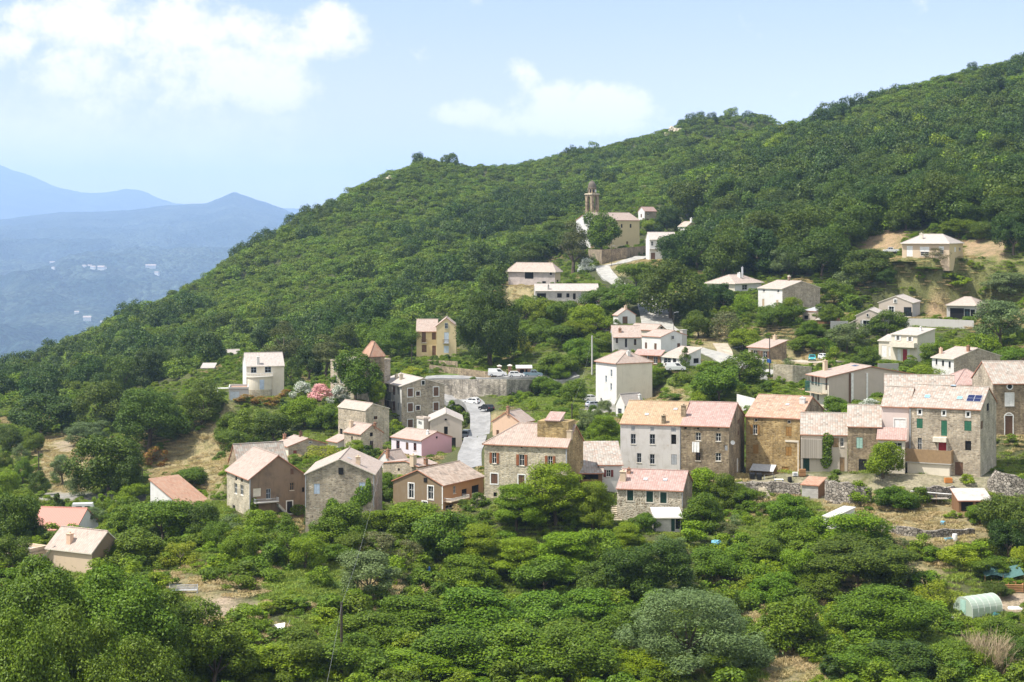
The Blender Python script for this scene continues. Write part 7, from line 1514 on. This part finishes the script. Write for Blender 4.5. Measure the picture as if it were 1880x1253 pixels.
# terrace in front of the golden stone house
def table(px, py, mat, label, w_=1.5, name='table'):
    t_ = thing(name, px, py, label, 'table'); mb = MB(); mb.box(-w_ / 2, w_ / 2, -.45, .45, .72, .77); mb.build('tabletop', MATS[mat], t_)
    for sx in (-1, 1):
        for sy in (-1, 1): mb = MB(); mb.box(sx * (w_ / 2 - .1) - .03, sx * (w_ / 2 - .1) + .03, sy * .38 - .03, sy * .38 + .03, -.2, .717); mb.build('leg', MATS['royal' if mat == 'white' else 'steel'], t_)
table(1430, 889, 'white', 'white topped table with blue legs on terrace of the golden house'); table(1412, 880, 'dark', 'dark garden table under the grey awning', 1.8); table(1578, 865, 'white', 'small white table against mint shutter house')
def barbecue(px, py, label):
    t_ = thing('barbecue', px, py, label, 'barbecue', 0, 'barbecues on the terrace'); mb = MB(); mb.box(-.45, .45, -.3, .3, .7, .95); mb.prism([(-.3, .95), (.3, .95), (.22, 1.2), (-.22, 1.2)], 'x', -.45, .45); mb.build('hood', MATS['black'], t_); mb = MB(); mb.box(-.4, .4, -.25, .25, .08, .697); mb.build('cart', MATS['dark'], t_)
barbecue(1381, 882, 'black barbecue at left end of terrace under grey awning'); barbecue(1394, 883, 'black barbecue second from left under grey awning')
barrel(1450, 888, .35, .8, 'dark', 'dark bin on the terrace right of the white topped table')
t_ = thing('air_conditioner', 1460, 879, 'white air conditioner box at foot of the golden stone house', 'air conditioner'); mb = MB(); mb.box(-.45, .45, -.2, .2, .1, .75); mb.build('case', MATS['white'], t_); mb = MB(); mb.tube((0, -.22, .42), (0, -.2, .42), .26, .26, 14); mb.build('fan_grille', MATS['grey'], t_)
t_ = thing('wood_stack', 1473, 878, 'neat stack of orange planks beside green door of vine house', 'planks'); mb = MB()
for k in range(6): mb.box(-.55, .55, -.3, .3, .05 + .2 * k, .2 + .2 * k)
mb.build('planks', MATS['planks_orange'], t_)
t_ = thing('yellow_crate', 1741, 887, 'yellow garden crate in front of the large stone house', 'crate'); mb = MB()
for a in ((-.6, .6, -.4, -.34), (-.6, .6, .34, .4), (-.6, -.54, -.34, .34), (.54, .6, -.34, .34)): mb.box(*a, 0, .75)
mb.box(-.54, .54, -.34, .34, .02, .62); mb.build('crate', MATS['orange'], t_)
# laundry
def sheet(h, side, x0, y0, x1, y1, out, name, mat, label):
    (ua, za), (ub, zb) = on_facade(h, side, x0, y1), on_facade(h, side, x1, y0); u0, u1 = min(ua, ub), max(ua, ub); a0, a1 = (u0, u1) if side == 'R' else (-u1, -u0); M = Matrix.Translation(h.center) @ Matrix.Rotation(h.phi, 4, 'Z') @ side_M(h, side); mb = MB(); n = 8; c = M @ Vector(((a0 + a1) / 2, -out, min(za, zb)))
    for k in range(n):
        for j in range(3):
            f = lambda i, q_: M @ Vector((a0 + (a1 - a0) * i / n, -out - .07 * math.sin(i * 1.9) * (1 - q_ / 4), min(za, zb) + (max(za, zb) - min(za, zb)) * q_ / 3)) - c
            mb.face([f(k, j), f(k + 1, j), f(k + 1, j + 1), f(k, j + 1)], None, (k % 2) if mat == 'stripe' else 0)
    o = mb.build(name, [MATS['white'], MATS['blue' if mat == 'stripe' else 'white']], None, c); tag(o, label, 'laundry')
sheet(HS['brown stone row house'], 'L', 782, 374, 836, 450, .35, 'bed_sheet', 'white', 'white bed sheet hung out of window of brown stone row house')
sheet(pb, 'R', 1840, 580, 1885, 690, 1.7, 'striped_towel', 'stripe', 'blue and white striped cloth hung over balcony of the brown porch house')
# satellite dishes
def dish(h, side, x, y, label):
    u_, z_ = on_facade(h, side, x, y); M = Matrix.Translation(h.center) @ Matrix.Rotation(h.phi, 4, 'Z') @ side_M(h, side); c = M @ Vector((u_ if side == 'R' else -u_, -.5, z_)); o = empty('satellite_dish', c, 0, label, 'satellite dish', 'satellite dishes'); mb = MB(); pr = [(0, 0), (.2, .02), (.32, .07), (.38, .13)]; Mt = Matrix.Rotation(R(70), 4, 'X'); m2 = MB(); m2.lathe(pr, (0, 0, 0), 18)
    m2.v = [tuple(Mt @ Vector(v_)) for v_ in m2.v]; m2.build('reflector', MATS['white'], o, smooth=True); mb.tube((0, .05, 0), (0, .5, -.3), .03, .03, 5); mb.tube((0, 0, 0), (0, -.5, .05), .02, .02, 5); mb.build('arm', MATS['steel'], o)
dish(HS['old plaster house'], 'L', 247, 572, 'white satellite dish at lower left corner of old plaster house'); dish(HS['brown stone row house'], 'R', 1062, 380, 'white satellite dish on right corner of brown stone row house')
# railing and shade sail at the lower left house, pergola frame by the bow fronted house
st = HS['sail terrace']; q = st.center; o = empty('terrace_railing', q + Vector((0, 0, st.H + .35)), st.phi, 'dark metal railing round the low terrace on lower left', 'railing'); mb = MB()
for z_ in (.25, .5, .75, 1.0): mb.tube((-st.dr / 2, -st.dl / 2, z_), (-st.dr / 2, st.dl / 2, z_), .025, .025, 5); mb.tube((-st.dr / 2, st.dl / 2, z_), (st.dr / 2, st.dl / 2, z_), .025, .025, 5)
mb.build('rail', MATS['dark'], o); mb = MB()
for k in range(6): y_ = -st.dl / 2 + st.dl * k / 5; mb.tube((-st.dr / 2, y_, 0), (-st.dr / 2, y_, 1.0), .03, .03, 5)
mb.build('post', MATS['dark'], o)
o = empty('shade_sail', hit(78, 1045), 0, 'white shade sail stretched between terrace and the plain brown house', 'shade sail'); mb = MB(); A, B, C_ = Vector((-1.9, -.8, .9)), Vector((1.9, -.4, 3.3)), Vector((1.2, 2.2, 1.0)); n = 6
def sp(i, j): a, b_ = i / n, j / n; p = A + (B - A) * a + (C_ - A) * b_; return p - Vector((0, 0, .5 * math.sin(math.pi * min(1, a + b_)) * .6))
for i in range(n):
    for j in range(n - i):
        mb.face([sp(i, j), sp(i + 1, j), sp(i, j + 1)])
        if i + j < n - 1: mb.face([sp(i + 1, j), sp(i + 1, j + 1), sp(i, j + 1)])
mb.build('sail', MATS['white'], o, smooth=True); mb = MB(); mb.tube((1.9, -.4, -.5), (1.9, -.4, 3.4), .05, .05, 6); mb.tube((-1.9, -.8, -.5), (-1.9, -.8, 1.0), .05, .05, 6); mb.build('mast', MATS['steel'], o)
o = empty('metal_pergola', hit(412, 730), R(8), 'white metal pergola frame left of the white terrace garage', 'pergola')
for a in (-1.7, 1.7):
    for b_ in (-1.2, 1.2): mb = MB(); mb.tube((a, b_, -1), (a, b_, 2.3), .05, .05, 6); mb.build('post', MATS['white'], o)
mb = MB()
for b_ in (-1.2, -.4, .4, 1.2): mb.tube((-2.1, b_, 2.33), (2.1, b_, 2.33), .05, .05, 6)
mb.build('beam', MATS['white'], o); mb = MB(); mb.box(-2.2, 2.2, -1.6, 1.6, -2.5, 0); mb.build('deck', MATS['plaster_grey'], o)
# caravan by the red barn; steps by the long stone house
o = empty('caravan', hit(152, 948), R(10), 'small white caravan behind right end of the red roofed barn', 'caravan'); mb = MB(); mb.prism([(-2, .4), (2, .4), (2.1, 1.2), (1.8, 2.3), (-1.8, 2.3), (-2.1, 1.2)], 'y', -1, 1); mb.build('body', MATS['car_white'], o); mb = MB(); mb.box(-1.2, -.1, -1.02, -.99, 1.2, 1.9); mb.build('window', MATS['glass'], o); mb = MB(); mb.box(.4, 1.3, -1.02, -.99, 1.2, 1.9); mb.build('window', MATS['glass'], o)
for s in (-1, 1): mb = MB(); mb.tube((0, s * .8, .32), (0, s, .32), .32, .32, 14); mb.build('wheel', MATS['black'], o)
def stair(px0, py0, px1, py1, wd, label, n=9):
    a, b_ = hit(px0, py0), hit(px1, py1); o = empty('stone_steps', a, math.atan2(b_.y - a.y, b_.x - a.x), label, 'steps'); L = math.hypot(b_.x - a.x, b_.y - a.y); dz = max(b_.z - a.z, 1.4) + .3; mb = MB()
    for k in range(n): mb.box(L * k / n, L * (k + 1) / n, -wd / 2, wd / 2, -1.0, dz * (k + 1) / n)
    mb.build('steps', MATS['stone_light'], o)
stair(868, 936, 886, 922, 1.4, 'stone steps climbing between brown porch house and long stone house'); stair(1136, 962, 1128, 940, 1.2, 'narrow stone steps on left side of the fieldstone cottage'); stair(1412, 922, 1398, 906, 1.2, 'stone steps through dry wall below the golden house terrace')
# rocks on the ridge
def rock(px, py, w_, h_, label, seed):
    q = hit(px, py) or hit(px, py + 12) or hit(px, py + 30); rg = random.Random(seed); o = empty('rock_outcrop', q, 0, label, 'rock', 'pale rocks on the hill'); 
    mb = MB(); s = w_ / F * q.y
    for k in range(9):
        c = Vector((rg.uniform(-.4, .4) * s, rg.uniform(-.2, .2) * s, rg.uniform(0, h_ / F * q.y))); r = s * rg.uniform(.10, .22); ring = []
        prof = [(0, -r), (r * .9, -r * .5), (r, .1 * r), (r * .6, r * .7), (0, r * .9)]
        b0 = len(mb.v); mb.lathe(prof, c, 7)
        mp_ = {}
        for i in range(b0, len(mb.v)):
            v_ = mb.v[i]; key = (round(v_[0], 2), round(v_[1], 2), round(v_[2], 2)); 
            if key not in mp_: mp_[key] = (rg.uniform(-.25, .25) * r, rg.uniform(-.25, .25) * r, rg.uniform(-.25, .25) * r)
            mb.v[i] = tuple(a + d for a, d in zip(v_, mp_[key]))
    mb.build('stone', MATS['stone_light'], o)
rock(1240, 246, 30, 9, 'pale rock outcrop on skyline below dark trees', 1); rock(712, 325, 20, 12, 'small pale rocks on the left shoulder of ridge', 2); rock(1186, 352, 26, 8, 'pale rocks on hillside just right of bell tower', 3); rock(1226, 252, 16, 6, 'small pale rock just left of skyline outcrop', 4)
# ivy on walls (leaf cards hugging the wall they climb)
def ivy(h, side, pts, label, n=900, mat='leaf_fig'):
    rg = np.random.default_rng(len(label)); M = Matrix.Translation(h.center) @ Matrix.Rotation(h.phi, 4, 'Z') @ side_M(h, side); P_ = []
    while len(P_) < n:
        i = rg.integers(len(pts)); x_, y_, rx, ry = pts[i]; a, b_ = rg.uniform(-1, 1, 2)
        if a * a + b_ * b_ > 1: continue
        u_, z_ = on_facade(h, side, x_ + a * rx, y_ + b_ * ry); P_.append(tuple(M @ Vector((u_ if side == 'R' else -u_, -rg.uniform(.05, .75 * (1 - .5 * (a * a + b_ * b_))), z_))))
    P_ = np.array(P_); c = P_.mean(0); nr = (M.to_3x3() @ Vector((0, -1, .5))); nr = np.array(nr) + rg.normal(size=(n, 3)) * .55; ln = rg.uniform(.2, .42, n); me = leaf_mesh('ivy', P_ - c, nr, ln, ln * .75, rg.uniform(0, 1, n), mat, rg); o = link('ivy', me, None, Vector(c)); tag(o, label, 'ivy')
ivy(vh, 'L', [(400, 720, 40, 90), (395, 820, 45, 80), (425, 690, 25, 45)], 'dense green vine climbing the front of the vine covered house', 1200)
ivy(HS['dark stone gable house'], 'R', [(1090, 610, 70, 70), (1130, 560, 22, 80), (1060, 650, 70, 40), (860, 690, 50, 55)], 'ivy spreading over lower right of dark stone gable house', 1500)
ivy(HS['stained brown house'], 'R', [(270, 690, 30, 60), (600, 720, 60, 40)], 'ivy patch by outside stair of the stained brown house', 600)

# ------------------------------------------------------------------ far valley, hills and mountains
def far_sheet(name, rows, amp, seed, col, x_px=(-700, 1250), nx=300, sub=34, scale=700.0):
    amp *= 2.2
    """rows: list from ridge down to foot; each is (Y, [(px, py)...])"""
    xs = np.linspace(*x_px, nx); Z = []; XX = []; YY = []
    prof = [(Y * K * 2.2, np.interp(xs, [p[0] for p in pp], [p[1] for p in pp])) for Y, pp in rows]
    # behind the ridge the land falls away
    Y0, p0 = prof[0]; G = [(Y0 * 1.12, (xs - CX) / F * Y0 * 1.12, (HY - p0) / F * Y0 - .06 * Y0)]
    for (Ya, pa), (Yb, pb_) in zip(prof, prof[1:]):
        for k in range(sub):
            t = k / sub; Y = Ya + (Yb - Ya) * t; za, zb = (HY - pa) / F * Ya, (HY - pb_) / F * Yb; G.append((Y, (xs - CX) / F * Y, za + (zb - za) * t))
    Yb, pb_ = prof[-1]; G.append((Yb, (xs - CX) / F * Yb, (HY - pb_) / F * Yb))
    ny = len(G); X_ = np.array([g_[1] for g_ in G]); Y_ = np.array([np.full(nx, g_[0]) for g_ in G]); Z_ = np.array([g_[2] for g_ in G])
    env = np.sin(np.clip(np.arange(ny) - 1, 0, None) / (ny - 2) * math.pi)[:, None] ** .7
    wx = X_ + 300 * fbm(X_ / 1500, Y_ / 1500, seed + 9); rn = 1 - np.abs(2 * fbm(wx / scale, Y_ / scale, seed, 5) - 1)
    Z_ = Z_ + amp * (rn - .72) * env + (fbm(X_ / 60, Y_ / 60, seed + 3, 2) - .37) * 14
    me = bpy.data.meshes.new(name); me.vertices.add(nx * ny); me.vertices.foreach_set('co', np.stack([X_, Y_, Z_], -1).astype(np.float32).ravel()); ii = np.arange(nx * ny).reshape(ny, nx); fill_polys(me, np.stack([ii[1:, :-1], ii[1:, 1:], ii[:-1, 1:], ii[:-1, :-1]], -1).reshape(-1, 4)); me.polygons.foreach_set('use_smooth', np.ones((nx - 1) * (ny - 1), bool)); me.update()
    me.materials.append(MATS['far_woods']); o = link(name, me); tag(o, kind='structure'); return (X_, Y_, Z_)
m, t, b = new_mat('far_woods'); g_ = t.node('ShaderNodeNewGeometry').outputs['Position']; n1 = t.noise(g_, .0024, 5.0, .6); n2 = t.noise(g_, .03, 4.0, .7); vo = t.node('ShaderNodeTexVoronoi', feature='F1'); t.put(vo.inputs['Vector'], g_); vo.inputs['Scale'].default_value = .05
c_ = t.mix(t.ramp(n1, .4, .62), (.017, .031, .027), (.044, .060, .043)); k_ = t.ramp(n2, .3, .7, .6, 1.4); c_ = t.mix(1.0, c_, t.xyz(k_, k_, k_), 'MULTIPLY'); c_ = t.mix(t.ramp(n1, .66, .75, 0, .5), c_, (.22, .19, .10)); r_ = t.sep(vo.outputs['Color'])[0]; kk = t.ramp(r_, 0, 1, .55, 1.4); c_ = t.mix(1.0, c_, t.xyz(kk, kk, kk), 'MULTIPLY')
t.put(b.inputs['Base Color'], c_); t.put(b.inputs['Normal'], t.bump(t.m('MULTIPLY', vo.outputs['Distance'], -1.0), 1.0, 14.0)); b.inputs['Roughness'].default_value = 1.0; b.inputs['Specular IOR Level'].default_value = 0.0; MATS['far_woods'] = m
far_sheet('mountains', [(9400, [(-700, 330), (-300, 285), (-60, 288), (0, 303), (20, 312), (55, 322), (100, 342), (140, 353), (165, 357), (200, 354), (230, 347), (262, 352), (290, 366), (320, 378), (400, 385), (700, 395), (1250, 400)]), (7600, [(-700, 425), (1250, 430)])], 260, 3, None, scale=1500.0)
HILLS = far_sheet('hills', [(5800, [(-700, 420), (0, 404), (40, 398), (110, 390), (180, 389), (240, 386), (300, 378), (380, 373), (405, 363), (430, 352), (452, 360), (490, 373), (520, 384), (552, 398), (650, 425), (1250, 440)]), (4300, [(-700, 450), (1250, 460)]), (3300, [(-700, 492), (250, 496), (1250, 520)]), (2400, [(-700, 590), (200, 600), (1250, 640)]), (1500, [(-700, 830), (1250, 860)])], 150, 12, None)
def far_house(px, py, w_, label):
    best = None
    X_, Y_, Z_ = HILLS; pxs = CX + F * X_ / Y_; pys = HY - F * Z_ / Y_; d = (pxs - px) ** 2 + ((pys - py) * 1.5) ** 2; d[0] = 1e9; i = np.unravel_index(np.argmin(d), d.shape); q = Vector((float(X_[i]), float(Y_[i]), float(Z_[i])))
    q.x = (px - CX) / F * q.y; o = empty('far_house', q, rt.uniform(-.4, .4), label, 'house', 'houses of the far valley village'); s = w_ / F * q.y; hh = s * .42; mb = MB(); mb.box(-s / 2, s / 2, -s * .3, s * .3, -25, hh); mb.build('wall', MATS['plaster_white'], o); mb = MB(); mb.prism([(-s * .36, hh), (s * .36, hh), (0, hh + s * .2)], 'x', -s * .54, s * .54); mb.build('roof', MATS['tile_pale'], o)
FAR = [(38, 490, 7), (45, 488, 9), (51, 491, 6), (74, 488, 6), (96, 486, 9), (104, 487, 8), (98, 494, 6), (128, 489, 8), (131, 492, 6), (144, 490, 9), (155, 491, 7), (157, 486, 6), (165, 490, 7), (171, 493, 9), (180, 492, 9), (186, 494, 12), (192, 494, 7)]
for i, (a, b_, c_) in enumerate(FAR): far_house(a, b_, c_, 'tiny pale house in row of the far hazy village across valley')
for i, (a, b_, c_, lb) in enumerate(((272, 494, 9, 'left'), (280, 495, 12, 'middle'), (288, 503, 8, 'right'))): far_house(a, b_, c_, f'{lb} one of three tiny houses right of far hazy village')
for a, b_, c_, lb in ((141, 576, 8, 'topmost'), (158, 580, 7, 'right'), (160, 592, 14, 'largest'), (188, 590, 7, 'lone rightmost')): far_house(a, b_, c_, f'{lb} tiny pale house on lower wooded slope of far valley')

# ------------------------------------------------------------------ the summer air
mb = MB(); mb.box(-13500, 7000, -120, 31500, -1500, 1090); hz = mb.mesh('haze', []); m = bpy.data.materials.new('air'); m.use_nodes = True; t = NT(m.node_tree); t.n.clear(); pv = t.node('ShaderNodeVolumePrincipled'); pv.inputs['Density Attribute'].default_value = ''
pv.inputs['Color'].default_value = (0.46, 0.66, 1.0, 1); pv.inputs['Density'].default_value = 0.000066; pv.inputs['Anisotropy'].default_value = 0.0; oo = t.node('ShaderNodeOutputMaterial'); t.l.new(pv.outputs[0], oo.inputs['Volume']); m.cycles.homogeneous_volume = True if hasattr(m.cycles, 'homogeneous_volume') else False
hz.materials.append(m); ho = link('haze', hz); tag(ho, kind='stuff')
